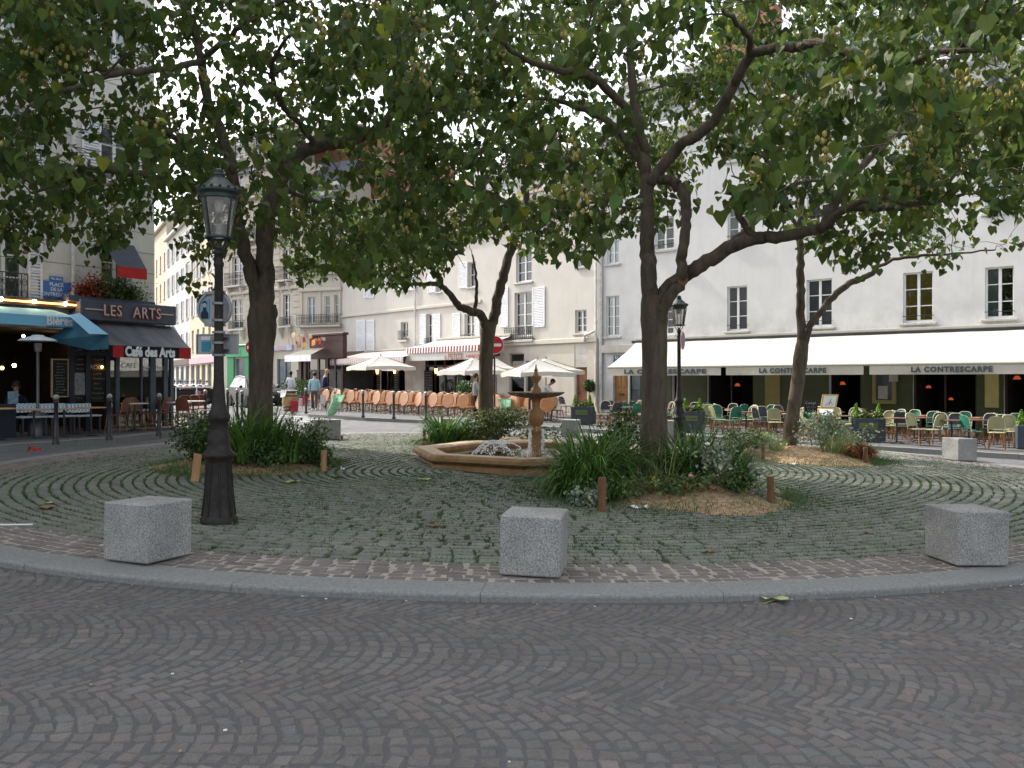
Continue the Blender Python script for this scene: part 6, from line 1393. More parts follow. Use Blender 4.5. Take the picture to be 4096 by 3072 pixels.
# ---------------------------------------------------------------- bollards
M_BOL = mat('bollard_paint', (.022,.022,.028), rough=.4, var=.3, spec=.5); M_BTOP = mat('bollard_worn_top', (.30,.30,.31), rough=.4, metal=.5)
bt = thing('bollard', '', 'bollard', (0,0,0), 0, 'iron street bollards'); b = MB(); b.lathe([(.075,0),(.075,.06),(.052,.09),(.045,.5),(.042,.86),(.06,.88),(.06,.91),(.04,.93)], 12); b.build('post', M_BOL, bt); b = MB(); b.ball((0,0,.99), .065, 10, 7); b.build('knob', M_BTOP, bt)
BL = [(56,444.5,'iron bollard before the blue bar benches'),(109.4,440,'iron bollard at the corner between blue bar and grey awning'),(159,436,'iron bollard before the cafe glass under the grey awning'),(205.4,423.6,'iron bollard just left of the big street lamp shaft'),
      (227.7,418,'iron bollard right of the big street lamp, before the parked car'),(237.2,419,'iron bollard left of the pair at the left tree trunk'),(242.2,423,'iron bollard right of the pair touching the left tree trunk'),(306,413.5,'iron bollard between the barrel and the woman in light blue'),
      (363,417.5,'iron bollard before the left part of the rattan terrace'),(393.7,419,'iron bollard before the middle of the rattan terrace'),(425.8,420.3,'iron bollard before the rattan terrace, left of the middle tree'),(529.5,425.5,'iron bollard behind the fountain bowl stem')]
for i, (x, y, lab) in enumerate(BL):
    p = gp(x, y, .11)
    if i == 0: bt.location = p; bt['label'] = lab
    else: dup(bt, p, 0, lab)
# ---------------------------------------------------------------- terrace furniture
def wovenmat(name, c1, c2, sc=60):
    m = mat(name, c1, rough=.55, spec=.4); t = m.node_tree; n = t.nodes; L = t.links.new
    ck = n.new('ShaderNodeTexChecker'); ck.inputs['Scale'].default_value = sc; ck.inputs[1].default_value = (*c1,1); ck.inputs[2].default_value = (*c2,1)
    tc = n.new('ShaderNodeTexCoord'); L(tc.outputs['Object'], ck.inputs[0]); L(ck.outputs[0], n['Principled BSDF'].inputs['Base Color']); return m
M_CANE = mat('bamboo_cane', (.28,.14,.05), rough=.45, var=.35, scale=14, spec=.5); M_CANEL = mat('cream_cane', (.50,.47,.33), rough=.5, var=.1)
WV = {'green': wovenmat('green_weave', (.01,.12,.075), (.015,.18,.11)), 'cream': wovenmat('cream_weave', (.36,.35,.19), (.28,.27,.14)), 'black': wovenmat('dark_weave', (.03,.035,.05), (.06,.065,.08)),
      'orange': wovenmat('orange_weave', (.50,.17,.065), (.40,.13,.05)), 'brown': wovenmat('brown_weave', (.20,.07,.04), (.14,.05,.03)), 'blue': wovenmat('blue_white_weave', (.60,.66,.70), (.18,.33,.45), 22)}
def chair(style):
    t = thing('bistro_chair', '', 'chair'); w = WV[style]; fr = M_CANEL if style in ('green','cream','black') else M_CANE; lg = M_CANE
    b = MB(); pts = [(.21*cos(a)*(1 if sin(a) < 0 else .93), .20*sin(a)) for a in [2*pi*k/14 for k in range(14)]]; b.prism(pts, .43, .455); b.tube([(x*1.03,y*1.03,.443) for x, y in pts+pts[:1]], .014, 5, False); b.build('seat', w, t)
    tall = style == 'orange'; top = .95 if tall else .89
    b = MB(); W_ = .19 if not tall else .155; arc = []
    for k in range(13):
        q = k/12; a = pi*q; x = -W_*cos(a) if 0 else None
        X = W_*(-1+2*q) if False else -W_*abs(cos(a))**.55*(1 if cos(a) > 0 else -1); Z = (.56 if not tall else .60)+(top-.58)*abs(sin(a))**.6; arc.append((X*(1 if not tall else .85+.3*(Z-.5)), .19+.10*(Z-.45)/.45+.03*(1-(X/W_)**2), Z))
    arc = [(-W_*.93,.185,.44)]+arc+[(W_*.93,.185,.44)]; b.tube(arc, .013, 5); b.tube([(-W_,.2,.54),(0,.235,.53),(W_,.2,.54)], .011, 5)
    if tall: b.tube([(-.06,.30,.93),(0,.31,.89),(.06,.30,.93)], .01, 4)
    b.build('back_frame', fr, t)
    b = MB(); V = []; n = 6
    for j in range(6):
        for i in range(n+1):
            z = .545+(top-.015-.545-(.07 if tall else 0))*j/5; hw = W_*(.97 if j < 4 else (.9 if j == 4 else .62)); x = hw*(-1+2*i/n); V.append((x, .2+.10*(z-.45)/.45+.03*(1-(x/W_)**2)+.004, z))
    b.add(V, [(j*(n+1)+i, j*(n+1)+i+1, (j+1)*(n+1)+i+1, (j+1)*(n+1)+i) for j in range(5) for i in range(n)], True); b.build('backrest', w, t)
    for (x, y) in ((-1,-1),(1,-1),(-1,1),(1,1)): b = MB(); b.tube([(x*.155,y*.15,.435),(x*.19,y*.2,.0)], .013, 6); b.build('leg', lg, t)
    b = MB()
    for (p, q) in (((-.18,-.18,.16),(.18,-.18,.16)),((-.18,.18,.2),(.18,.18,.2)),((-.18,-.18,.16),(-.18,.18,.2)),((.18,-.18,.16),(.18,.18,.2))): b.tube([p, q], .009, 4)
    for s in (-1, 1): b.tube([(s*.155,-.15,.26),(s*.11,-.15,.42)], .009, 4); b.tube([(s*.165,.165,.28),(s*.11,.15,.42)], .009, 4); b.tube([(s*.05,-.15,.42),(0,-.17,.17),(-s*.05,-.15,.42)], .008, 4)
    b.build('stretcher', lg, t); return t
PROTO = {}
def put_chair(style, x, y, h, rz, label, group):
    loc = (x, y, gz(x)+h)
    if style not in PROTO: t = chair(style); PROTO[style] = t; t.location = loc; t.rotation_euler = (0,0,rz); t['label'] = label; t['group'] = group; return t
    return dup(PROTO[style], loc, rz, label, group)
M_TTOP = mat('brown_table_top', (.16,.075,.04), rough=.4, var=.2, spec=.5); M_TWHITE = mat('pale_table_top', (.62,.62,.58), rough=.35, var=.06); M_TWOOD = mat('wood_disc', (.34,.15,.055), rough=.35, var=.2, scale=5, stretch=(.3,1,3), spec=.5); M_TW2 = mat('light_wood_top', (.45,.28,.14), rough=.4, var=.2)
def table(kind):
    t = thing('round_table', '', 'table'); top, r, z = {'brown': (M_TTOP,.30,.72), 'white': (M_TWHITE,.34,.74), 'wood': (M_TW2,.34,.74), 'fold': (M_TWOOD,.30,.72)}[kind]
    b = MB()
    if kind == 'fold': b.m = Matrix.Translation((0,0,.66)) @ Matrix.Rotation(radians(78),4,'X'); b.lathe([(.29,-.015),(.305,-.01),(.305,.01),(.29,.015)], 28); b.m = Matrix()
    else: b.lathe([(r-.02,z-.02),(r,z-.015),(r,z+.003),(r-.01,z+.008)], 24)
    b.build('table_top', top, t); b = MB(); zt = z-.02 if kind != 'fold' else .64; b.tube([(0,0,.04),(0,.03 if kind == 'fold' else 0,zt)], .024, 8)
    b.build('stem', M_BOL, t); b = MB()
    for k in range(4): a = pi/4+k*pi/2; b.tube([(0,0,.07),(.12*cos(a),.12*sin(a),.06),(.22*cos(a),.22*sin(a),.012)], .016, 5)
    b.build('base', M_BOL, t); return t
def put_table(kind, x, y, h, rz, label, group):
    k = 't'+kind; loc = (x, y, gz(x)+h)
    if k not in PROTO: t = table(kind); PROTO[k] = t; t.location = loc; t.rotation_euler = (0,0,rz); t['label'] = label; t['group'] = group; return t
    return dup(PROTO[k], loc, rz, label, group)
rt = random.Random(5)
# right terrace under the cream awning: rows parallel to the kerb
K0 = Vector((2.2, 27.85)); KD = Vector((.80,-.60)).normalized(); KN = Vector((.60,.80)).normalized()
ROWN = ['front', 'second', 'third', 'back']; ANG = atan2(KD.y, KD.x)
PLX = [(569,593),(682,703),(851,885.6),(1018,1060)]
cols_ = ['green','cream','black']
for r in range(4):
    cnt = {}; v = 1.45+r*1.18; s = -.4+(.35 if r % 2 else 0); nt_ = 0
    pat = rt.sample(['green','black','cream','green','cream','black','green','cream','black'], 9)
    i = 0
    while s < 13.6:
        o = K0+KD*s+KN*v; i += 1
        def vis(q): 
            x, y = proj((q.x, q.y, 0)); return x < 1090
        blocked = lambda q: r == 0 and any(a-5 < proj((q.x,q.y,0))[0] < b_+4 for a, b_ in PLX)
        zone = 0 if proj((o.x,o.y,0))[0] < 700 else (1 if proj((o.x,o.y,0))[0] < 800 else 2)
        for k, off in enumerate((-.50, .50)):
            q = o+KD*(off+rt.gauss(0,.03))+KN*rt.gauss(.0,.06)
            if not vis(q) or blocked(q): continue
            px = proj((q.x,q.y,0))[0]
            st = pat[(i*2+k) % 9] if px < 800 else rt.choice(['green','cream','cream','green','black'])
            if r == 0 and 725 < px < 775: st = 'black' if px > 738 else 'green'
            if r >= 2 and 660 < px < 800: st = rt.choice(['black','black','green'])
            rz = ANG+(rt.gauss(0,.15) if rt.random() < .6 else (.9 if k == 0 else -.9)+rt.gauss(0,.25))+(pi if rt.random() < .35 and r > 0 else 0)+(pi if r == 0 else 0)
            if r == 0 and rt.random() < .45: rz += (-1)**k*.9
            key = st; cnt[key] = cnt.get(key, 0)+1
            put_chair(st, q.x, q.y, .10, rz, '%s bistro chair, %s %s one from the left, %s row under cream awning' % (st if st != 'black' else 'dark', ORD[cnt[key]-1], st if st != 'black' else 'dark', ROWN[r]), 'woven bistro chairs under the cream awning')
        if vis(o) and not blocked(o):
            nt_ += 1; put_table('brown', o.x, o.y+.03, .10, rt.random()*3, 'small round brown table, %s from the left, %s row under cream awning' % (ORD[nt_-1], ROWN[r]), 'round tables under the cream awning')
        s += 1.42+rt.gauss(0,.05)
# rattan terrace in the middle
E0 = Vector((-9.3, 38.9)); ED = Vector((.82,-.575)).normalized(); EN = Vector((.575,.82)).normalized(); AE = atan2(ED.y, ED.x)
for r in range(3):
    s = 0.+r*.3; n = 0
    while s < 13.4:
        o = E0+ED*s+EN*(r*1.05); n += 1
        if o.x < 1.6 and n <= 20:
            wall_ok = True
            q = o-ED*.20
            put_chair('orange', q.x, q.y, .11, AE+rt.gauss(0,.12)+(0 if r else .15)+pi*(1 if r == 1 and n % 3 == 0 else 0), 'orange rattan chair, %s from the left in the %s row of the middle terrace' % (ORD[n-1], ['front','middle','back'][r]), 'rattan chairs of the middle cafe terrace')
            if r < 2: q = o+ED*.22-EN*.05; put_table('fold', q.x, q.y, .11, AE+rt.gauss(-.15,.12), 'tipped up round wooden table, %s from the left, %s row of middle terrace' % (ORD[n-1], ['front','middle'][r]), 'tipped up wooden tables of the middle cafe terrace')
        s += .80
# stray dark chair group right of the rattan rows
for (px, py, st, lab) in ((557,421.8,'black','dark bistro chair standing alone right of the rattan rows'),(566,416,'black','dark bistro chair behind the lone dark chair by the left planter')): p = gp(px, py, .1); put_chair(st, p.x, p.y, .1, -.9+pi, lab, 'woven bistro chairs under the cream awning')
# left terrace under the grey awning
for (px, py, k, lab) in ((134.7,431.8,'white','pale round table before the cafe glass under the grey awning'),(177.7,429,'white','pale round table beside the corner post of the grey awning'),(193,426.5,'white','pale round table among the brown rattan chairs left of the street lamp')): p = gp(px, py, .12); put_table(k, p.x, p.y, .12, 0, lab, 'round tables of the corner cafe')
for i, (px, py, st, rz, lab) in enumerate(((116,432.5,'brown',-1.6,'brown chair left of the table before the cafe glass'),(143,430,'brown',1.4,'brown chair right of the table before the cafe glass'),(158,429,'brown',-1.7,'brown chair behind the third bollard'),(169,428,'brown',1.5,'brown chair against the corner post of the grey awning'),
      (183,424.5,'brown',0.2,'brown rattan chair with arched back, leftmost behind the outer tables'),(190,423.5,'brown',-.1,'brown rattan chair with arched back, second behind the outer tables'),(198,423,'brown',.1,'brown rattan chair with arched back, third behind the outer tables'),(207,425,'brown',-1.3,'brown rattan chair with arched back nearest the street lamp shaft'),(187,430,'brown',3.0,'brown chair with its back to the plaza beside the outer tables'))):
    p = gp(px, py, .12); put_chair(st, p.x, p.y, .12, rz, lab, 'brown chairs of the corner cafe')
# blue bar benches and tables
for i, (x0, x1, lab) in enumerate(((11,38,'bench with blue and white woven back, left one in the blue bar'),(40,66.5,'bench with blue and white woven back, middle one in the blue bar'),(67.5,92,'bench with blue and white woven back, right one in the blue bar'))):
    D = .75; a0, a1 = FA.s(x0, D), FA.s(x1, D); zb, zt = FA.z((x0+x1)/2, 412.5, D), FA.z((x0+x1)/2, 403.5, D); g = gz(FA.world(a0,D).x)+.12
    t = FA.thing('woven_bench', lab, 'bench', a0, D, g, 'woven benches of the blue bar'); w = a1-a0
    b = MB(); V = [(.0,.0,zb-g),(w,0,zb-g),(w,.06,zt-g),(0,.06,zt-g)]; b.extr(V, (0,.03,0)); b.build('backrest', WV['blue'], t)
    b = MB(); b.box(0, w, -.45, -.0, .42, .46, .01); b.build('seat', mat('pale_slat', (.45,.50,.54), rough=.5), t)
    for x in (.05, w-.05):
        for y in (-.42, -.03): b = MB(); b.box(x-.02, x+.02, y-.02, y+.02, 0, .42 if y < -.2 else zb-g+.02); b.build('leg', M_BOL, t)
for i, (px, py, lab) in enumerate(((-2,408.5,'wooden round table cut by the left picture edge in the blue bar'),(34,409.3,'wooden round table before the left woven bench'),(64,408.6,'wooden round table before the middle woven bench'),(91,407.4,'wooden round table before the right woven bench'))):
    D = 1.75; a, z = FA.sz(px, py, D); w = FA.world(a, D); put_table('wood', w.x, w.y, z-.74-gz(w.x), 0, lab, 'round tables of the blue bar')
b = MB(); b.box(FA.s(-60,1.2), FA.s(15,1.2), -1.25, -1.2, .25, 1.12); b.build('x', M_NAVY).name = 'terrace_screen'; o = bpy.data.objects['terrace_screen']; o.location = FA.world(0); o.rotation_euler.z = FA.rz; tag(o, 'low dark screen at the left end of the blue bar terrace', 'screen')
# heater
a, z = FA.sz(37.7, 341, .9); hz = z-gz(FA.world(a,.9).x)-.12
h = FA.thing('patio_heater', 'tall patio heater with a wide pale dome in the blue bar', 'patio heater', a, .9, gz(FA.world(a,.9).x)+.12); b = MB(); b.lathe([(.22,0),(.22,.5),(.05,.55),(.035,.6),(.035,hz-.25)], 14); b.build('post', mat('heater_steel', (.10,.10,.11), rough=.4, metal=.6), h); b = MB(); b.lathe([(.08,hz-.25),(.10,hz-.05)], 12); b.build('burner', M_STEEL, h); b = MB(); b.lathe([(.42,hz),(.36,hz+.05),(.15,hz+.11),(.12,hz+.14),(0,hz+.15)], 28); b.build('dome', mat('pale_dome', (.62,.68,.74), rough=.4), h)
# umbrellas
def parasol(px, ytop, ybot, x0, x1, Y, lab, rz):
    c = at(px, ybot, Y); zt = at(px, ytop, Y).z; w = (x1-x0)/F*Y/1.32/2; g = gz(c.x)+.1
    t = thing('parasol', lab, 'parasol', (c.x, c.y, g), rz, 'white parasols of the middle cafe terrace'); zb = c.z-g; zt -= g; n = 8
    b = MB(); P = [(-w,-w),(w,-w),(w,w),(-w,w)]
    for i in range(4):
        p, q = P[i], P[(i+1)%4]; V = []
        for k in range(n+1):
            u = k/n; e = (p[0]+(q[0]-p[0])*u, p[1]+(q[1]-p[1])*u); sag = .05*sin(pi*u)
            for j in range(5): v = .06+.94*j/4; V.append((e[0]*v*(1-sag*v*.6), e[1]*v*(1-sag*v*.6), zt+(zb-zt+sag)*v-.05*sin(pi*v)))
        b.add(V, [(k*5+j, k*5+j+1, k*5+6+j, k*5+5+j) for k in range(n) for j in range(4)], False)
    b.build('canopy', mat('parasol_cloth', (.70,.69,.66), rough=.9, var=.04, trans=.35, spec=.1), t); b = MB()
    for i in range(4):
        p, q = P[i], P[(i+1)%4]; V = []
        for k in range(n+1):
            u = k/n; sag = .05*sin(pi*u); e = ((p[0]+(q[0]-p[0])*u)*(1-sag*.6), (p[1]+(q[1]-p[1])*u)*(1-sag*.6)); V += [(e[0],e[1],zb+sag-.002),(e[0]*1.005,e[1]*1.005,zb+sag-.17+.02*sin(k*1.7+i))]
        b.add(V, [(2*k,2*k+1,2*k+3,2*k+2) for k in range(n)], True)
    b.build('valance', mat('parasol_hem', (.68,.66,.60), rough=.9, var=.04, trans=.3, spec=.1), t); b = MB(); b.tube([(0,0,.05),(0,0,zt+.06)], .028, 8); b.build('pole', mat('pole_wood', (.28,.20,.13), rough=.5), t); b = MB(); b.box(-.3,.3,-.3,.3,0,.06,.01); b.build('base', M_SILL, t)
    b = MB()
    for p in P: b.tube([(p[0]*.96,p[1]*.96,zb+.03),(0,0,zt-.03)], .012, 4); b.tube([(p[0]*.5,p[1]*.5,(zb+zt)/2-.02),(0,0,zb-.12)], .010, 4)
    b.build('rib', M_CANE, t)
parasol(380.8, 354.9, 367.2, 347, 416, 40.5, 'white parasol leftmost over the rattan chairs', .55)
parasol(473.7, 357.4, 371.5, 439, 510, 35, 'white parasol half hidden by the middle tree trunk', .6); parasol(496, 357.8, 369.5, 470, 517, 39, 'white parasol behind and right of the middle tree trunk', .3)
parasol(537.4, 358.4, 373, 498, 574, 33.5, 'white parasol right behind the fountain finial', .35); parasol(546, 358, 371, 510, 583, 37, 'white parasol rearmost on the right, before the rust brown door', .55)
# planters
M_PLANT = mat('anthracite_box', (.045,.055,.07), rough=.55, var=.1, spec=.4); M_PSIGN = mat('planter_sign', (.13,.17,.05), rough=.6)
def planter(x0, x1, yb, yt, lab, seed):
    p = gp((x0+x1)/2, yb, .1); Y = p.y; w = (x1-x0)/F*Y*.97; h = (yb-yt)/F*Y; t = thing('planter_box', lab, 'planter', p, -.38 if x0 < 1000 else -.38, 'anthracite planters along the cream awning terrace'); w = w*.93
    b = MB(); b.box(-w/2, w/2, 0, .45, .02, h, .012); b.build('box', M_PLANT, t); b = MB(); b.box(-w*.27, w*.27, -.012, -.001, h*.56, h*.80); s = b.build('name_plate', M_PSIGN, t)
    tx = text('lettering', 'LA CONTRESCARPE', .06, M_LET, t, (0,-.016,h*.68), ext=.002); wd = max(.1, tx.dimensions.x); tx.scale = (w*.46/wd, 1, 1)
    g = random.Random(seed)
    P = [(g.uniform(-w*.42,w*.42), .22+g.gauss(0,.1), h+abs(g.gauss(0,.09))) for _ in range(420)]; leaves('foliage', np.array(P), .07, t, M_OLIVEB, droop=(.3,.8))
    for s_ in (-.36, .30):
        P = []
        for _ in range(260): z = g.uniform(0,.42); r = .11*(1-z/.45); a = g.uniform(0,6.28); P.append((s_*w+r*cos(a), .2+r*sin(a), h+z))
        leaves('small_conifer', np.array(P), .045, t, M_BRIGHT, droop=(-.6,.5))
planter(569, 594, 425, 406.5, 'anthracite planter with green plate right of the fountain column', 1); planter(680, 704, 433, 411.5, 'anthracite planter right beside the far street lamp', 2)
planter(851, 886, 442, 418.5, 'anthracite planter with small conifers right of the sandy mound', 3); planter(1018, 1056, 450, 426, 'anthracite planter cut by the right picture edge', 4)
def potted(px, py, hpx, lab, r, name='potted_tree', m=None, fl=None, trunk=True):
    p = gp(px, py, .1); Y = p.y; H = hpx/F*Y; t = thing(name, lab, 'potted plant', p); b = MB(); b.lathe([(.13,0),(.19,.34),(.21,.36),(.19,.37),(.0,.35)], 12); b.build('pot', mat('dark_pot', (.08,.07,.07)), t)
    b = MB(); b.tube([(0,0,.3),(.01,0,H-r)], .022, 6); b.build('stem', M_BARK, t); d = rng.normal(0,1,(520,3)); d /= np.linalg.norm(d, axis=1)[:,None]; P = d*r*(rng.uniform(.3,1,520)**.4)[:,None]+np.array([0,0,H-r]); leaves('foliage', P, .08, t, m or M_BUSH, droop=(.3,.8))
    if fl:
        b = MB()
        for i in range(16): q = P[rng.integers(520)]*1.02; b.ball(tuple(q), .035, 5, 3)
        q = b.build('flower', fl, t); q['kind'] = 'stuff'
potted(589, 416, 37, 'clipped ball tree in a pot before the rust brown door', .28); potted(465, 413.5, 34, 'flowering bush in a pot left of the man by the middle tree', .40, fl=M_WHITEF)
potted(291, 404, 28, 'dark bushy tree in a pot behind the wooden barrel', .62); potted(303, 403, 25, 'bushy tree in a pot beside the brown cafe post', .5)
# lectern menu, small chalkboard, drain, barrel, boxes, bags
p = gat(828, 21.0, PH); t = thing('menu_lectern', 'tilted yellow framed menu lectern standing above the silvery bush', 'menu lectern', p, -.2)
M_YF = mat('yellow_wood_frame', (.55,.38,.13), rough=.5); M_PAP = mat('white_paper', (.72,.74,.74), rough=.7, var=.04)
Z1, Z0, Z2 = at(828,394.5,21).z-p.z, at(828,409.5,21).z-p.z, at(828,416,21).z-p.z
def tilt(x, z, y=0): return (x+(z-Z0)*.22, y+(z-Z0)*.35, z)
b = MB(); b.extr([tilt(-.19,Z0+.02), tilt(.19,Z0+.02), tilt(.19,Z1), tilt(-.19,Z1)], (0,.035,0)); b.extr([(-.25,-.02,Z0),(.15,-.02,Z0),(.10,-.22,Z2),(-.28,-.22,Z2)], (0,.02,.03)); b.build('frame', M_YF, t)
b = MB(); b.extr([tilt(-.15,Z0+.06,-.004), tilt(.15,Z0+.06,-.004), tilt(.15,Z1-.04,-.004), tilt(-.15,Z1-.04,-.004)], (0,-.004,0)); b.extr([(-.21,-.045,Z0+.005),(.11,-.045,Z0+.005),(.075,-.20,Z2+.03),(-.24,-.20,Z2+.03)], (0,-.004,.005)); b.build('menu_sheet', M_PAP, t)
b = MB(); b.tube([tilt(-.08,Z0+.1,-.014), tilt(.02,Z0+.2,-.014), tilt(.10,Z0+.12,-.014)], .005, 4); b.tube([tilt(.01,Z0+.1,-.014), tilt(.03,Z0+.27,-.014)], .006, 4); b.build('writing', M_LET, t); b = MB(); b.tube([(0,.08,0),(-.02,.06,Z0)], .025, 8); b.lathe([(.2,0),(.2,.03)], 14); b.build('stand', M_IRON, t)
p = gat(811, 22.3, .1); t = thing('menu_board', 'small chalkboard with white writing left of the tilted lectern', 'menu board', p, -.3); z = at(811,406,22.3).z-p.z; b = MB(); b.box(-.17,.17,0,.03,z-.16,z+.14,.005); b.build('board', M_BOARD, t); b = MB(); b.tube([(0,.03,0),(0,.03,z-.1)], .02, 6); b.build('post', M_IRON, t); scrib(t, -.15,.15,z-.14,z+.02,-.008,4,seed=8); text('lettering', 'Compl.', .1, M_CHALK, t, (0,-.006,z+.08), ext=.002)
# drain grate
p = gp(744, 471.5, PH); t = thing('drain_grate', 'iron drain grate set in the cobbles between the two right mounds', 'drain grate', (p.x, p.y, gz(p.x)+PH+.008), -.45)
b = MB()
for (a, c, d, e) in ((-.38,.38,-.38,-.33),(-.38,.38,.33,.38),(-.38,-.33,-.33,.33),(.33,.38,-.33,.33)): b.box(a,c,d,e,-.02,.012)
b.build('frame', M_STEEL if 0 else mat('grate_iron', (.20,.20,.21), rough=.6, var=.2), t); b = MB()
for i in range(6): b.box(-.33,.33,-.30+i*.11,-.26+i*.11,-.02,.006)
b.build('bar', mat('grate_iron', (.2,.2,.21)), t); b = MB(); b.quad((-.33,-.33,-.012),(.33,-.33,-.012),(.33,.33,-.012),(-.33,.33,-.012)); b.build('shaft', M_DARKROOM, t)
p = gp(289.5, 411.3, .1); t = thing('wooden_barrel', 'wooden wine barrel with iron hoops used as a table, white cloth on top', 'barrel', p)
b = MB(); b.lathe([(.25,0),(.30,.25),(.32,.45),(.30,.65),(.25,.90),(.24,.90),(.0,.89)], 20); b.build('staves', mat('barrel_oak', (.36,.23,.12), rough=.7, var=.25, scale=14, stretch=(3,3,.2)), t)
for z, r in ((.06,.263),(.2,.295),(.68,.299),(.82,.27)): b = MB(); b.lathe([(r,-.025),(r+.006,-.025),(r+.006,.025),(r,.025)], 20, (0,0,z)); b.build('hoop', M_BOL, t)

b = MB(); b.prism([(.30*cos(2*pi*k/12)*(1+.2*(k%2)), .28*sin(2*pi*k/12)*(1+.15*((k+1)%2))) for k in range(12)], .0, .02); b.extr([(-.35,-.1,.01),(-.05,-.3,.01),(-.1,-.36,-.25),(-.36,-.16,-.3)], (.01,.01,0)); o = b.build('white_cloth', M_PAP); o.location = p+Vector((0,0,.905)); tag(o, 'white cloth lying on the wooden barrel', 'cloth')
def boxy(name, px, py, w, d, h, m, lab, cat, rz=0., taper=1., handle=True):
    p = gp(px, py, .1); b = MB(); W_, D_ = w/2, d/2; k = taper
    b.add([(-W_*k,-D_*k,.005),(W_*k,-D_*k,.005),(W_*k,D_*k,.005),(-W_*k,D_*k,.005),(-W_,-D_,h),(W_,-D_,h),(W_,D_,h),(-W_,D_,h)], [(3,2,1,0),(4,5,6,7),(0,1,5,4),(1,2,6,5),(2,3,7,6),(3,0,4,7)])
    b.tube([(-W_,-D_,h-.01),(W_,-D_,h-.01),(W_,D_,h-.01),(-W_,D_,h-.01),(-W_,-D_,h-.01)], .012, 4, False)
    if handle: b.tube([(-W_*.4,0,h),(-W_*.3,0,h+.12),(W_*.3,0,h+.12),(W_*.4,0,h)], .008, 4)
    o = b.build(name, m); o.location = p; o.rotation_euler.z = rz; return tag(o, lab, cat)
boxy('red_bin', 294.6, 411.6, .33, .25, .46, mat('red_plastic', (.42,.015,.03), rough=.45), 'red plastic bin standing before the wooden barrel', 'bin', .2, .85)
boxy('white_planter', 304.5, 405.6, .5, .4, .36, M_TWHITE, 'white square planter right of the wooden barrel', 'planter', .1, .9, False)
M_GBAG = mat('green_bag_film', (.12,.30,.17), rough=.3, scale=6, col2=(.42,.62,.48), spec=.6, trans=.4)
def bagstand(px, py, lean, lab):
    p = gp(px, py, .1); t = thing('rubbish_bag_stand', lab, 'rubbish bag', p, .1, 'green rubbish bags on wire stands'); b = MB(); n = 14; V = []
    for j, (r, z) in enumerate(((.12,.01),(.17,.05),(.19,.3),(.2,.6),(.24,.80),(.26,.82))):
        for k in range(n): a = 2*pi*k/n; rr = r*(1+.12*sin(3*a+j)*(.5 if j > 3 else 1)); V.append((rr*cos(a)+lean*z, rr*sin(a), z))
    b.add(V, [(j*n+k, j*n+(k+1)%n, (j+1)*n+(k+1)%n, (j+1)*n+k) for j in range(5) for k in range(n)], True); b.build('bag', M_GBAG, t); b = MB()
    b.tube([(.255*cos(a)+lean*.82, .255*sin(a), .83) for a in [2*pi*k/16 for k in range(17)]], .012, 5, False)
    for a in (0, 1.57, 3.14, 4.71): b.tube([(.25*cos(a)+lean*.82, .25*sin(a), .82), (.24*cos(a)+.05, .24*sin(a), .0)], .009, 4)
    b.build('wire_hoop', mat('green_wire', (.10,.25,.15), rough=.4), t)
bagstand(330.5, 415.3, .42, 'leaning green rubbish bag stand before the man in navy'); bagstand(505, 420.5, .0, 'upright green rubbish bag stand right of the middle tree trunk')
b = MB(); b.lathe([(.033,0),(.033,.115),(.028,.12),(0,.118)], 12); o = b.build('drink_can', mat('can_red', (.25,.03,.04), rough=.3, metal=.5)); o.location = gp(342, 440.2, PH); tag(o, 'dark red drink can on the cobbles beside the stained granite cube', 'can')
# litter and fallen leaves
M_DEADY = mat('pale_dead_leaf', (.40,.42,.20), rough=.8, var=.2, scale=10, trans=.1); M_DEADB = mat('brown_dead_leaf', (.20,.13,.05), rough=.85, var=.3, scale=10)
def fallen(px, py, s, m, lab, h=None):
    p = gp(px, py, PH if h is None else h); b = MB(); out = []
    for k in range(14):
        a = 2*pi*k/14; r = s*(.55+.45*abs(cos(a*1.5)))*random.uniform(.75,1.1); out.append((r*cos(a), r*sin(a), .012+.03*random.random()*(s/.12)))
    b.add([(0,0,.006)]+out, [(0,1+k,1+(k+1)%14) for k in range(14)], True); b.tube([(0,0,.01),(-s*1.2,.02,.01)], .003, 4)
    o = b.build('fallen_leaf', m); o.location = p; o.rotation_euler.z = random.random()*6; tag(o, lab, 'leaf', 'fallen leaves on the paving')
for a in ((776,601,.12,M_DEADY,'large pale green leaf lying against the front kerb',0),(46,509.5,.12,M_DEADB,'brown curled leaf on the cobbles at the left'),(49,504.5,.08,M_DEADY,'pale leaf just beyond the brown curled leaf at the left'),(292,483,.13,M_DEADY,'pale leaf on the cobbles right of the big street lamp'),
          (434,527,.10,M_DEADB,'brown yellow leaf in the middle of the front cobbles'),(425,480.5,.11,M_DEADY,'pale leaf before the left corner of the fountain'),(710,553,.07,M_DEADB,'small brown leaf on the cobbles left of the right front cube'),(754,487,.14,M_DEADY,'large pale leaf behind the tall split stake'),
          (337,478,.1,M_DEADB,'brown leaf right of the pale leaf near the twin stakes'),(867,534,.05,M_DEADB,'tiny brown leaf before the right front cube')): fallen(*a)
def scrap(name, px, py, s, m, lab, fold=.03, h=PH):
    b = MB(); rs = random.Random(int(px)); V = []; 
    for j in range(4):
        for i in range(5): V.append((s*(i/4-.5)+rs.gauss(0,s*.06), s*.6*(j/3-.5)+rs.gauss(0,s*.06), .006+abs(rs.gauss(0,fold))))
    b.add(V, [(j*5+i, j*5+i+1, j*5+i+6, j*5+i+5) for j in range(3) for i in range(4)]); o = b.build(name, m); o.location = gp(px, py, h); tag(o, lab, 'litter')
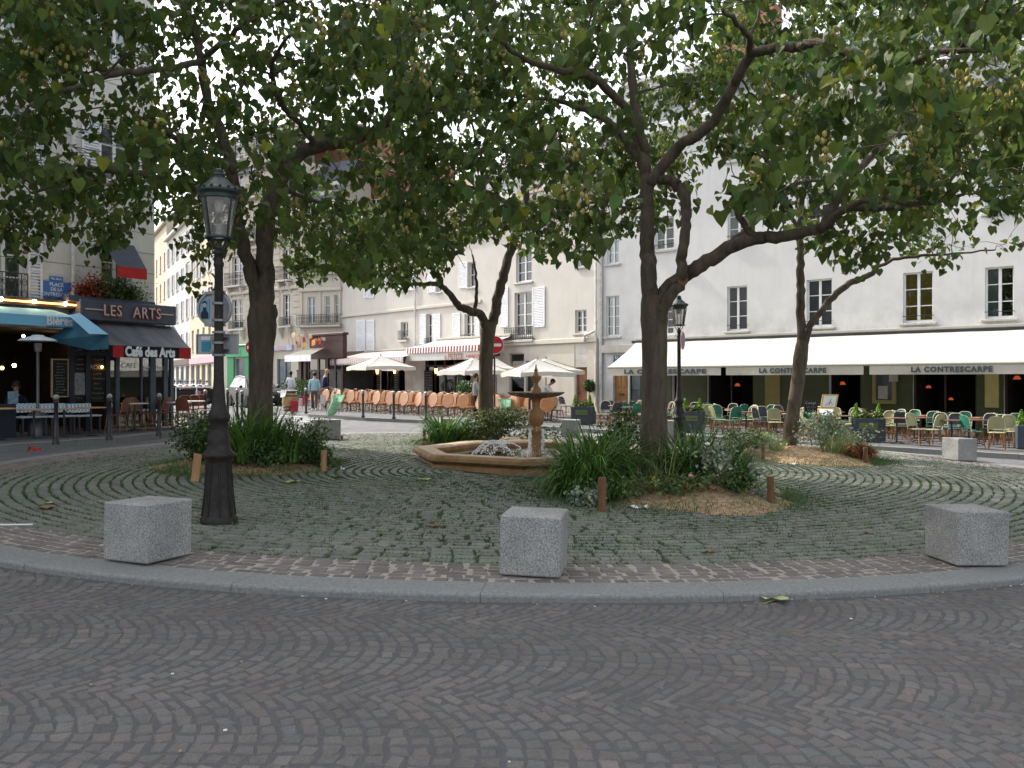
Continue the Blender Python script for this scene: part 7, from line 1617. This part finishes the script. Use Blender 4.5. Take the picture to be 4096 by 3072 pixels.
scrap('paper_scrap', 638.5, 508.5, .22, M_PAP, 'crumpled white paper strip at the foot of the sandy thick tree mound'); scrap('paper_scrap', 557.6, 484, .10, M_PAP, 'white crumpled scrap left of the lowest strap leaves'); scrap('plastic_cup', 574, 503.5, .09, mat('blue_plastic', (.25,.45,.52), rough=.4), 'pale blue squashed cup left of the front left stake', .03)
scrap('paper_scrap', 794, 465, .14, M_PAP, 'white scrap before the sandy right mound'); scrap('red_rag', 35.5, 451, .22, mat('red_cloth', (.45,.02,.03)), 'red crumpled rag on the left pavement kerb', .04, .02); scrap('paper_scrap', 342.5, 470.5, .07, M_PAP, 'tiny white scrap right of the twin stakes')
b = MB(); b.tube([(-.17,0,.012),(.17,.02,.012)], .010, 5); o = b.build('white_straw', M_PAP); o.location = gp(15, 526, PH); tag(o, 'long white straw on the cobbles at the left picture edge', 'litter')
b = MB(); rl = random.Random(3)
for i in range(120):
    a = rl.uniform(-2.4,-.7); rr = PR(a)+abs(rl.gauss(0,.06))+.012 if i < 90 else None
    if rr: x, y = PC[0]+rr*cos(a), PC[1]+rr*sin(a); h = .0
    else: x, y = rl.uniform(-4,4), rl.uniform(3.6,6.3); h = .0
    s = rl.uniform(.003,.009); b.m = Matrix.Translation((x, y, gz(x)+h)) @ Matrix.Rotation(rl.random()*6,4,'Z'); b.mat = rl.choice([0,0,1,2]); b.box(-s,s,-s*.6,s*.6,0,s*.6)
b.m = Matrix(); o = b.build('litter_crumbs', [mat('crumb_tan', (.40,.28,.14)), M_PAP, mat('crumb_orange', (.30,.17,.09))]); o['kind'] = 'stuff'; o['label'] = 'scattered crumbs and cigarette ends on the road'
# flower box of the corner cafe
fbx = FA.thing('flower_box', 'flower box with rust red and green plants on top of the LES ARTS signboard', 'flower box', FA.s(115,.35), .35, FA.z(115,301,.35)-.05)
b = MB(); b.box(-1.3,1.1,-.12,.2,-.05,.10,.01); b.build('box', M_GREYP, fbx)
for (px, w, h, m, n, nm, lf) in ((91,.42,.62,M_REDL,900,'rust_foliage',.06),(104,.4,.6,M_OLIVEB,600,'green_foliage',.06),(116,.45,.75,M_OLIVEB,700,'green_foliage',.06),(128,.35,.55,M_BUSH,400,'green_foliage',.06),(138,.35,.7,M_PALEG,300,'pale_foliage',.05)):
    s = FA.s(px,.35)-FA.s(115,.35); d = rng.normal(0,.45,(n,3))*np.array([w,.25,h*.8]); d[:,0] += s; d[:,2] = np.abs(d[:,2])+.12; leaves(nm, d, lf, fbx, m, droop=(.3,.8))
# ---------------------------------------------------------------- people
def skinmesh(name, verts, edges, rad, m, parent, root=0, sub=2):
    me = bpy.data.meshes.new(name); me.from_pydata([tuple(v) for v in verts], edges, []); o = bpy.data.objects.new(name, me); C.link(o)
    md = o.modifiers.new('skin', 'SKIN'); md.use_smooth_shade = True
    for i, v in enumerate(me.skin_vertices[0].data): v.radius = rad[i] if isinstance(rad[i], tuple) else (rad[i], rad[i]); v.use_root = i == root
    s = o.modifiers.new('sub', 'SUBSURF'); s.levels = sub; s.render_levels = sub
    bpy.context.view_layer.update(); m2 = bpy.data.meshes.new_from_object(o.evaluated_get(bpy.context.evaluated_depsgraph_get()))
    bpy.data.objects.remove(o); m2.name = name; m2.materials.clear(); m2.materials.append(m)
    for p in m2.polygons: p.use_smooth = True
    o = bpy.data.objects.new(name, m2); C.link(o); o.parent = parent; return o
SKIN = mat('skin', (.42,.24,.17), rough=.55, var=.05); SKIND = mat('skin_dark', (.10,.055,.035), rough=.5, var=.05)
def person(loc, rz, lab, shirt, trous, hair, H=1.75, lean=0., head=(0,0), armL=None, armR=None, legs=None, skin=None, hairlen=0., sit=False, shoe=None, cap=False, stride=.0, jacket=True):
    """standing figure facing -y; arms: (elbow, wrist) points for each side"""
    t = thing('person', lab, 'person', loc, rz); k = H/1.75; skin = skin or SKIN; V3 = Vector
    hip = V3((0,0,.92)); 
    if sit: hip = V3((0,0,.50))
    def up(p):  # lean the torso about the hips
        d = V3(p)-hip; return hip+V3((d.x, d.y*cos(lean)-d.z*sin(lean), d.y*sin(lean)+d.z*cos(lean)))
    dz = hip.z-.92; chest = up((0,0,1.22+dz)); sh = up((0,0,1.42+dz)); nk = up((0,-.01,1.50+dz)); hd0 = up((0,-.02+head[1]*.3,1.58+dz)); hd1 = up((head[0],-.035+head[1],1.68+dz)); hd2 = up((head[0],-.02+head[1]*1.1,1.75+dz-.015))
    sL, sR = up((.17,0,1.40+dz)), up((-.17,0,1.40+dz))
    aL = [V3(p) for p in (armL or ((.23,.02,1.13+dz),(.24,-.06,.88+dz)))]; aR = [V3(p) for p in (armR or ((-.23,.02,1.13+dz),(-.24,-.06,.88+dz)))]
    if not armL: aL = [up(p) for p in aL]
    if not armR: aR = [up(p) for p in aR]
    lg = legs or (((.09,-.01-stride*.4,.49),(.10,.02-stride,.07)), ((-.09,-.01+stride*.3,.49),(-.10,.05+stride,.09)))
    if sit and not legs: lg = (((.10,-.42,.50),(.10,-.42,.08)), ((-.10,-.42,.50),(-.10,-.42,.08)))
    V = [hip, chest, sh, nk, hd0, hd1, hd2, sL, aL[0], aL[1], sR, aR[0], aR[1], V3((.09,0,hip.z-.04)), V3(lg[0][0]), V3(lg[0][1]), V3((-.09,0,hip.z-.04)), V3(lg[1][0]), V3(lg[1][1])]
    E = [(0,1),(1,2),(2,3),(3,4),(4,5),(5,6),(2,7),(7,8),(8,9),(2,10),(10,11),(11,12),(0,13),(13,14),(14,15),(0,16),(16,17),(17,18)]
    Rr = [(.14,.10),(.13,.095),(.10,.08),.052,.060,.088,.06,.055,.042,.030,.055,.042,.030,.085,.058,.042,.085,.058,.042]
    fl = []
    for s, (w_, e_) in ((1,(aL[1],aL[0])),(-1,(aR[1],aR[0]))):
        d = (w_-e_).normalized(); side = d.cross(V3((0,1,0))).normalized() if abs(d.y) < .9 else V3((1,0,0)); b0 = len(V); V.append(w_+d*.06); fl.append((w_, d, side)); E.append((9 if s == 1 else 12, b0)); Rr.append((.036,.018))
    V = [v*k for v in V]; body = skinmesh('body', V, E, [tuple(x*k for x in r) if isinstance(r, tuple) else r*k for r in Rr], skin, t)
    fb_ = MB()
    for (w_, d, side) in fl:
        c = w_+d*.095; nrm = d.cross(side)
        for i, L in enumerate((.062,.072,.068,.052)):
            o_ = c+side*(.028-.018*i); fb_.tube([o_*k, (o_+d*L*.5+nrm*.008)*k, (o_+d*L*.85+nrm*.03)*k], [.0085*k,.008*k,.006*k], 5)
        o_ = w_+d*.05+side*.03; fb_.tube([o_*k, (o_+side*.03+d*.02)*k, (o_+side*.032+d*.055)*k], [.010*k,.009*k,.007*k], 5)
    fb_.build('fingers', skin, body)
    # clothes
    top = hip+V3((0,0,-.06)); T = [top, chest, sh, sL, aL[0], aL[0].lerp(aL[1],.85), sR, aR[0], aR[0].lerp(aR[1],.85), nk.lerp(sh,.5)]; TE = [(0,1),(1,2),(2,3),(3,4),(4,5),(2,6),(6,7),(7,8),(2,9)]
    skinmesh('shirt', [v*k for v in T], TE, [(.175*k,.135*k),(.158*k,.12*k),(.115*k,.098*k),.072*k,.058*k,.048*k,.072*k,.058*k,.048*k,.062*k], shirt, t)
    T = [hip+V3((0,0,.06)), hip+V3((0,0,-.05)), V3((.095,0,hip.z-.1)), V3(lg[0][0]), V3(lg[0][1])+V3((0,0,.02)), V3((-.095,0,hip.z-.1)), V3(lg[1][0]), V3(lg[1][1])+V3((0,0,.02))]
    skinmesh('trousers', [v*k for v in T], [(0,1),(1,2),(2,3),(3,4),(1,5),(5,6),(6,7)], [(.15*k,.115*k),(.155*k,.12*k),.10*k,.072*k,.06*k,.10*k,.072*k,.06*k], trous, t)
    b = MB()
    for p in (lg[0][1], lg[1][1]): p = V3(p)*k; b.ball(p+V3((0,-.06,-.03))*k, .055*k, 8, 6, (.85,2.1,.75))
    b.build('shoe', shoe or M_BOL, t)
    ctr = (hd1*.75+hd2*.25)*k; b = MB(); b.m = Matrix.Translation(ctr+V3((0,.018,.022))*k); n_, m_ = 12, 8; VV = []
    for i in range(m_+1):
        for j in range(n_):
            a = 2*pi*j/n_; ph = pi*i/m_*(.62 if sin(a) < -.2 else .78+hairlen); VV.append((.098*k*sin(ph)*cos(a), .108*k*sin(ph)*sin(a), .115*k*cos(ph)-(hairlen*.12*k if ph > 1.6 else 0)))
    b.add(VV, [(i*n_+j, i*n_+(j+1)%n_, (i+1)*n_+(j+1)%n_, (i+1)*n_+j)[::-1] for i in range(m_) for j in range(n_)], True); b.build('hair', hair, t)
    b = MB(); b.ball(ctr+V3((0,-.095,-.012))*k, .016*k, 6, 4, (.8,1.1,1.5)); 
    for s in (-1,1): b.ball(ctr+V3((s*.092,.005,-.01))*k, .022*k, 6, 4, (.4,.8,1.3))
    b.build('nose_and_ears', skin, body); b = MB()
    for s in (-1,1): b.ball(ctr+V3((s*.033,-.083,.012))*k, .010*k, 6, 4)
    b.box(ctr.x-.022*k, ctr.x+.022*k, ctr.y-.092*k, ctr.y-.080*k, ctr.z-.056*k, ctr.z-.049*k); b.build('eyes_and_mouth', mat('dark_eye', (.03,.015,.012)), body)
    return t
C_NAVY = mat('navy_knit', (.012,.016,.045), rough=.9, var=.2); C_BLK = mat('black_cloth', (.012,.012,.016), rough=.9, var=.3); C_WHITE = mat('white_shirt', (.62,.65,.70), rough=.85, var=.06); C_LBL = mat('light_blue_denim', (.30,.48,.56), rough=.9, var=.15, scale=8)
C_CAMO = mat('patterned_trousers', (.03,.035,.04), rough=.9, scale=16, col2=(.16,.16,.16)); C_GREY = mat('grey_waistcoat', (.30,.30,.28), rough=.9, var=.1); H_BLK = mat('hair_black', (.012,.009,.008), rough=.6); H_BLD = mat('hair_blond', (.38,.26,.13), rough=.6, var=.2); H_BRN = mat('hair_brown', (.05,.03,.02), rough=.6)
p = gp(324.0, 407.6, .1); person(p, pi/2+.5, 'young man with blond hair in a navy jumper looking down at the leaning green bag', C_NAVY, C_BLK, H_BLD, 1.86, lean=-.02 if 0 else .10, head=(0,-.05), armL=((.2,-.05,1.15),(.14,-.26,.98)), armR=((-.2,-.05,1.15),(-.14,-.26,.98)))
p = gp(314.3, 410.5, .1); wm = person(p, pi+.15, 'woman in a light blue jacket walking away with shopping bags', C_LBL, C_CAMO, H_BLK, 1.70, lean=.14, head=(0,-.04), stride=.16, hairlen=.12, shoe=M_PAP)
for (dx, m, lab, hh, zz) in ((-.42, mat('red_green_bag', (.42,.03,.05), rough=.6), 'red shopping bag with green top hanging left of the woman in light blue', .42, .32), (.40, mat('white_bag', (.62,.62,.62), rough=.6, trans=.3), 'white shopping bag hanging right of the woman in light blue', .42, .38)):
    b = MB(); b.add([(-.10,-.05,0),(.10,-.05,0),(.10,.05,0),(-.10,.05,0),(-.13,-.03,hh),(.13,-.03,hh),(.13,.03,hh),(-.13,.03,hh)], [(3,2,1,0),(4,5,6,7),(0,1,5,4),(1,2,6,5),(2,3,7,6),(3,0,4,7)]); b.tube([(-.08,0,hh),(0,0,hh+.14),(.08,0,hh)], .008, 4); o = b.build('shopping_bag', m); o.location = p+Vector((dx, 0, zz-.1)); tag(o, lab, 'bag')
p = gp(290.6, 404.6, .1); person(p, pi-.3, 'dark haired man in a white shirt with his back turned behind the barrel', C_WHITE, mat('white_trousers', (.5,.5,.5)), H_BLK, 1.74, skin=SKIND, armL=((.26,.0,1.15),(.16,-.2,1.05)))
p = gat(475.5, 33.6, .1); person(p, pi/2+.3, 'waiter in a grey waistcoat half hidden behind the middle tree trunk', C_GREY, C_BLK, H_BLK, 1.74, armR=((-.25,-.05,1.16),(-.3,-.32,1.0)))
p = gat(541.5, 33.0, .1); person(p, -pi/2-.2+pi, 'dark haired man in a white shirt bending over behind the fountain finial', C_WHITE, C_BLK, H_BLK, 1.72, lean=.55, head=(0,-.05), armL=((.2,-.45,1.05),(.15,-.62,.86)), armR=((-.2,-.45,1.05),(-.15,-.62,.86)))
p = FE.world(FE.s(444), -.9, gz(-3.3)+.12); person(p, FE.rz+1.2, 'person in a pale blue shirt standing inside the cafe doorway right of the wide chalkboard', mat('dim_blue_shirt', (.25,.3,.38)), C_BLK, H_BLK, 1.74, skin=SKIND)
a, z = FA.sz(15.8, 385, -1.0); w = FA.world(a, -1.); person((w.x, w.y, z-1.30), FA.rz-.2, 'bald man in a dark jumper sitting at a table inside the blue bar', C_NAVY, C_BLK, H_BRN, 1.75, sit=True, armL=((.25,-.1,.75),(.10,-.36,.76)), armR=((-.25,-.1,.75),(-.05,-.38,.76)))
b = MB(); b.lathe([(.2,0),(.2,.03)], 12, (0,0,.44)); 
for k in range(4): a_ = k*pi/2+.78; b.tube([(.14*cos(a_),.14*sin(a_),.44),(.2*cos(a_),.2*sin(a_),z-1.30-gz(w.x)-.12 and -.0-(z-1.30-gz(w.x)-.12))], .02, 5)
o = b.build('bar_stool', M_WOODD); o.location = (w.x, w.y, z-1.30); tag(o, 'high dark stool under the seated man in the blue bar', 'stool')
b = MB(); b.lathe([(.36,.0),(.36,.03)], 20); b.tube([(0,0,0),(0,0,-(z-.58-gz(w.x)-.12))], .03, 6); o = b.build('high_table', M_TW2); q = FA.world(FA.s(14,-.3), -.35, z-.60); o.location = q; tag(o, 'round wooden high table before the seated man in the blue bar', 'table')
b = MB(); b.box(-.12,.12,-.01,.01,0,.42); b.box(-.1,.1,-.02,-.011,.05,.2); o = b.build('menu_card', mat('menu_card_blue', (.20,.32,.40), var=.5, scale=12)); o.location = q+Vector((0,0,.03)); o.rotation_euler.z = FA.rz; tag(o, 'upright menu card on the high table in the blue bar', 'menu card')
# carved figure by the chalkboards
sp_ = FE.world(FE.s(357.8), 2.2, 0); t = thing('statue', 'pale robed statue with dark stripes standing among the rattan chairs', 'statue', (sp_.x, sp_.y, gz(sp_.x)+.1), FE.rz)
M_STAT = mat('statue_paint', (.10,.10,.11), rough=.6, scale=3, stretch=(7,7,.6), col2=(.62,.62,.60))
Zs = FE.z(357.8,371.5,2.2)-t.location.z; b = MB(); b.lathe([(.22,0),(.22,.25),(.15,.3)], 14); b.build('plinth', M_SILL, t); b = MB(); b.m = Matrix.Diagonal((1,.7,1,1)); b.lathe([(.14,.3),(.19,.45),(.17,.8),(.14,1.1),(.19,Zs-.42),(.20,Zs-.34),(.10,Zs-.26),(.05,Zs-.23),(.07,Zs-.16),(.085,Zs-.09),(.06,Zs-.02),(0,Zs)], 16); b.m = Matrix(); b.tube([(-.19,0,Zs-.34),(-.24,-.05,Zs-.6),(-.08,-.16,Zs-.66)], [.05,.045,.035], 7); b.tube([(.19,0,Zs-.34),(.24,-.05,Zs-.6),(.08,-.16,Zs-.60)], [.05,.045,.035], 7); b.build('figure', M_STAT, t)
# ---------------------------------------------------------------- parked car
M_CAR = mat('dark_car_paint', (.022,.02,.022), rough=.4, var=.1, spec=.4, coat=.15); M_CGL = mirrorpane('car_glass', (.05,.06,.07)); M_TYR = mat('tyre', (.012,.012,.013), rough=.9); M_RIM2 = mat('alloy', (.35,.35,.37), rough=.3, metal=.8); M_PLST = mat('black_plastic', (.015,.015,.017), rough=.6)
def car(loc, rz):
    t = thing('parked_car', 'dark brown hatchback parked before the green shop, half hidden by the left tree trunk', 'car', loc, rz)
    # length along -y (front), width x
    prof = [(-2.12,.42),(-2.16,.62),(-2.05,.80),(-1.85,.90),(-1.25,1.00),(1.75,1.06),(2.0,.98),(2.08,.7),(2.05,.40),(1.75,.24),(-1.8,.22)]
    def loft(pr, ws, name, m, par):
        b = MB(); n = len(pr); V = []
        for (sx, k) in ws: V += [(sx, y*k if abs(y) > 1.6 else y, z) for y, z in pr]
        q = len(ws); b.add(V, [(j*n+i, j*n+(i+1)%n, (j+1)*n+(i+1)%n, (j+1)*n+i) for j in range(q-1) for i in range(n)]+[tuple(range(n))[::-1], tuple(range((q-1)*n, q*n))], False); return b.build(name, m, par)
    loft(prof, [(-.86,.90),(-.89,.955),(-.80,.99),(-.4,1.),(.4,1.),(.80,.99),(.89,.955),(.86,.90)], 'body', M_CAR, t)
    b = MB(); R_ = [(-1.25,.98,.74),(-.45,1.50,.62),(.4,1.60,.63),(1.4,1.54,.60),(1.95,1.05,.70)]
    V = [];
    for y, z, w in R_: V += [(-w,y,z),(w,y,z)]
    for y, z, w in [(-1.25,.98,.80),(-.45,.98,.82),(.4,.98,.82),(1.4,.98,.8),(1.95,.98,.76)]: V += [(-w,y,z),(w,y,z)]
    Fc = [(2*i,2*i+1,2*i+3,2*i+2) for i in range(4)]+[(10+2*i,2*i,2*i+2,12+2*i) for i in range(4)]+[(11+2*i,13+2*i,2*i+3,2*i+1) for i in range(4)]; b.add(V, Fc); b.build('cabin', M_CAR, t)
    b = MB(); b.quad((-.66,-1.235,1.03),(.66,-1.235,1.03),(.55,-.50,1.485),(-.55,-.50,1.485)); b.m = Matrix.Translation((0,-.012,.012)); b.v = []; b.f = []; b.mi = []; b.sm = []; b.quad((-.67,-1.22,1.02),(.67,-1.22,1.02),(.56,-.50,1.48),(-.56,-.50,1.48)); b.build('windscreen', M_CGL, t)
    for s in (-1, 1):
        for (y0, y1, ya, yb) in ((-.95,.28,-.42,.28),(.36,1.25,.36,1.15)):
            b = MB(); b.quad((s*.815,y0,1.04),(s*.825,y1,1.04),(s*.66,yb,1.47),(s*.65,ya,1.46)); b.build('side_window', M_CGL, t)
        for y in (-1.35, 1.3):
            b = MB(); b.m = Matrix.Translation((s*.80,y,.33)) @ Matrix.Rotation(pi/2,4,'Y'); b.lathe([(.2,-.1),(.31,-.1),(.33,-.07),(.33,.07),(.31,.1),(.2,.1)], 20); w = b.build('wheel', M_TYR, t); b = MB(); b.m = Matrix.Translation((s*.80,y,.33)) @ Matrix.Rotation(pi/2,4,'Y'); b.lathe([(.0,-.09),(.2,-.095),(.21,0),(.2,.095),(0,.09)], 12); b.build('rim', M_RIM2, w)
        b = MB(); b.ball((s*.62,-2.0,.76), .14, 10, 6, (1.2,.6,.65)); b.build('headlight', mat('headlamp_glass', (.6,.62,.65), rough=.1, spec=.9), t); b = MB(); b.ball((s*.98,-.82,1.08), .1, 8, 5, (1.,.6,.8)); b.build('wing_mirror', M_CAR, t)
    b = MB(); b.box(-.45,.45,-2.20,-2.12,.66,.76,.01); b.box(-.6,.6,-2.19,-2.10,.34,.48,.01); b.build('grille', M_PLST, t); b = MB(); b.box(-.4,.4,-2.215,-2.201,.70,.72); b.build('chrome_bar', M_RIM2, t); b = MB(); b.box(-.26,.26,-2.215,-2.19,.50,.61); b.build('number_plate', M_PAP, t)
    for s in (-1,1): b = MB(); b.tube([(s*.60,-.35,1.56),(s*.61,.4,1.64),(s*.58,1.3,1.60)], .02, 5); b.build('roof_rail', M_RIM2, t)
    return t
car(Vector((-13.55, 44.2, gz(-13.55)-.03)), .62)
# motorbikes behind a white rail
def bike(loc, rz, col, lab):
    t = thing('motorbike', lab, 'motorbike', loc, rz, 'motorbikes parked in the side street')
    for y in (-.68, .68):
        b = MB(); b.m = Matrix.Translation((0,y,.31)) @ Matrix.Rotation(pi/2,4,'Y'); b.lathe([(.22,-.05),(.30,-.05),(.31,0),(.30,.05),(.22,.05),(.22,-.05)], 16); w = b.build('wheel', M_TYR, t); b = MB(); b.m = Matrix.Translation((0,y,.31)) @ Matrix.Rotation(pi/2,4,'Y'); b.lathe([(0,-.02),(.22,-.02),(.22,.02),(0,.02)], 10); b.build('rim', M_RIM2, w)
    b = MB(); V = [(-.12,-.35),(-.16,.0),(-.15,.45),(-.05,.95),(.05,.95),(.15,.45),(.16,0),(.12,-.35)]; b.prism(V, .35, .72); b.ball((0,-.25,.82), .2, 10, 6, (.8,1.3,.8)); b.ball((0,-.62,.85), .17, 10, 6, (1.,.7,1.3)); b.build('body', col, t)
    b = MB(); b.box(-.13,.13,.05,.75,.72,.82,.03); b.build('seat', M_PLST, t); b = MB(); b.tube([(-.35,-.38,1.02),(-.1,-.5,.98),(.1,-.5,.98),(.35,-.38,1.02)], .018, 5); b.tube([(0,-.52,.95),(0,-.68,.33)], .03, 6); b.build('handlebar', M_RIM2, t); b = MB(); b.quad((-.14,-.66,.98),(.14,-.66,.98),(.10,-.58,1.28),(-.10,-.58,1.28)); b.build('windshield', M_CGL, t); b = MB(); b.ball((0,-.76,.86), .08, 8, 5); b.build('headlight', M_TWHITE, t); b = MB()
    for s in (-1,1): b.tube([(s*.25,-.45,1.0),(s*.3,-.45,1.15)], .008, 4); b.ball((s*.31,-.45,1.18), .05, 6, 4)
    b.build('mirror', M_PLST, t)
for i, (px, c, l) in enumerate(((178,M_PLST,'black motorbike leftmost behind the rattan chairs'),(184,mat('bike_grey', (.25,.26,.30), rough=.3),'grey motorbike, second from the left in the side street'),(190.5,mat('bike_red', (.35,.02,.02), rough=.3),'red motorbike, middle of the side street row'),(196.5,M_PLST,'dark motorbike right of the red one'),(203,mat('bike_blue', (.05,.08,.16), rough=.3),'dark blue motorbike, second from the right behind the street lamp'),(209.5,M_PLST,'black motorbike rightmost, against the street lamp shaft'))):
    p = gat(px, 40+i*.5, .1); bike(p, -.5, c, l)
t = thing('street_rail', 'white painted rail in front of the parked motorbikes', 'railing', gat(176, 35, .1), .05); b = MB(); b.tube([(0,0,.98),(1.7,0,.98)], .03, 6); b.build('top_rail', M_TWHITE, t)
for x in (0, .85, 1.7): b = MB(); b.tube([(x,0,0),(x,0,.98)], .025, 6); b.build('post', M_TWHITE, t)
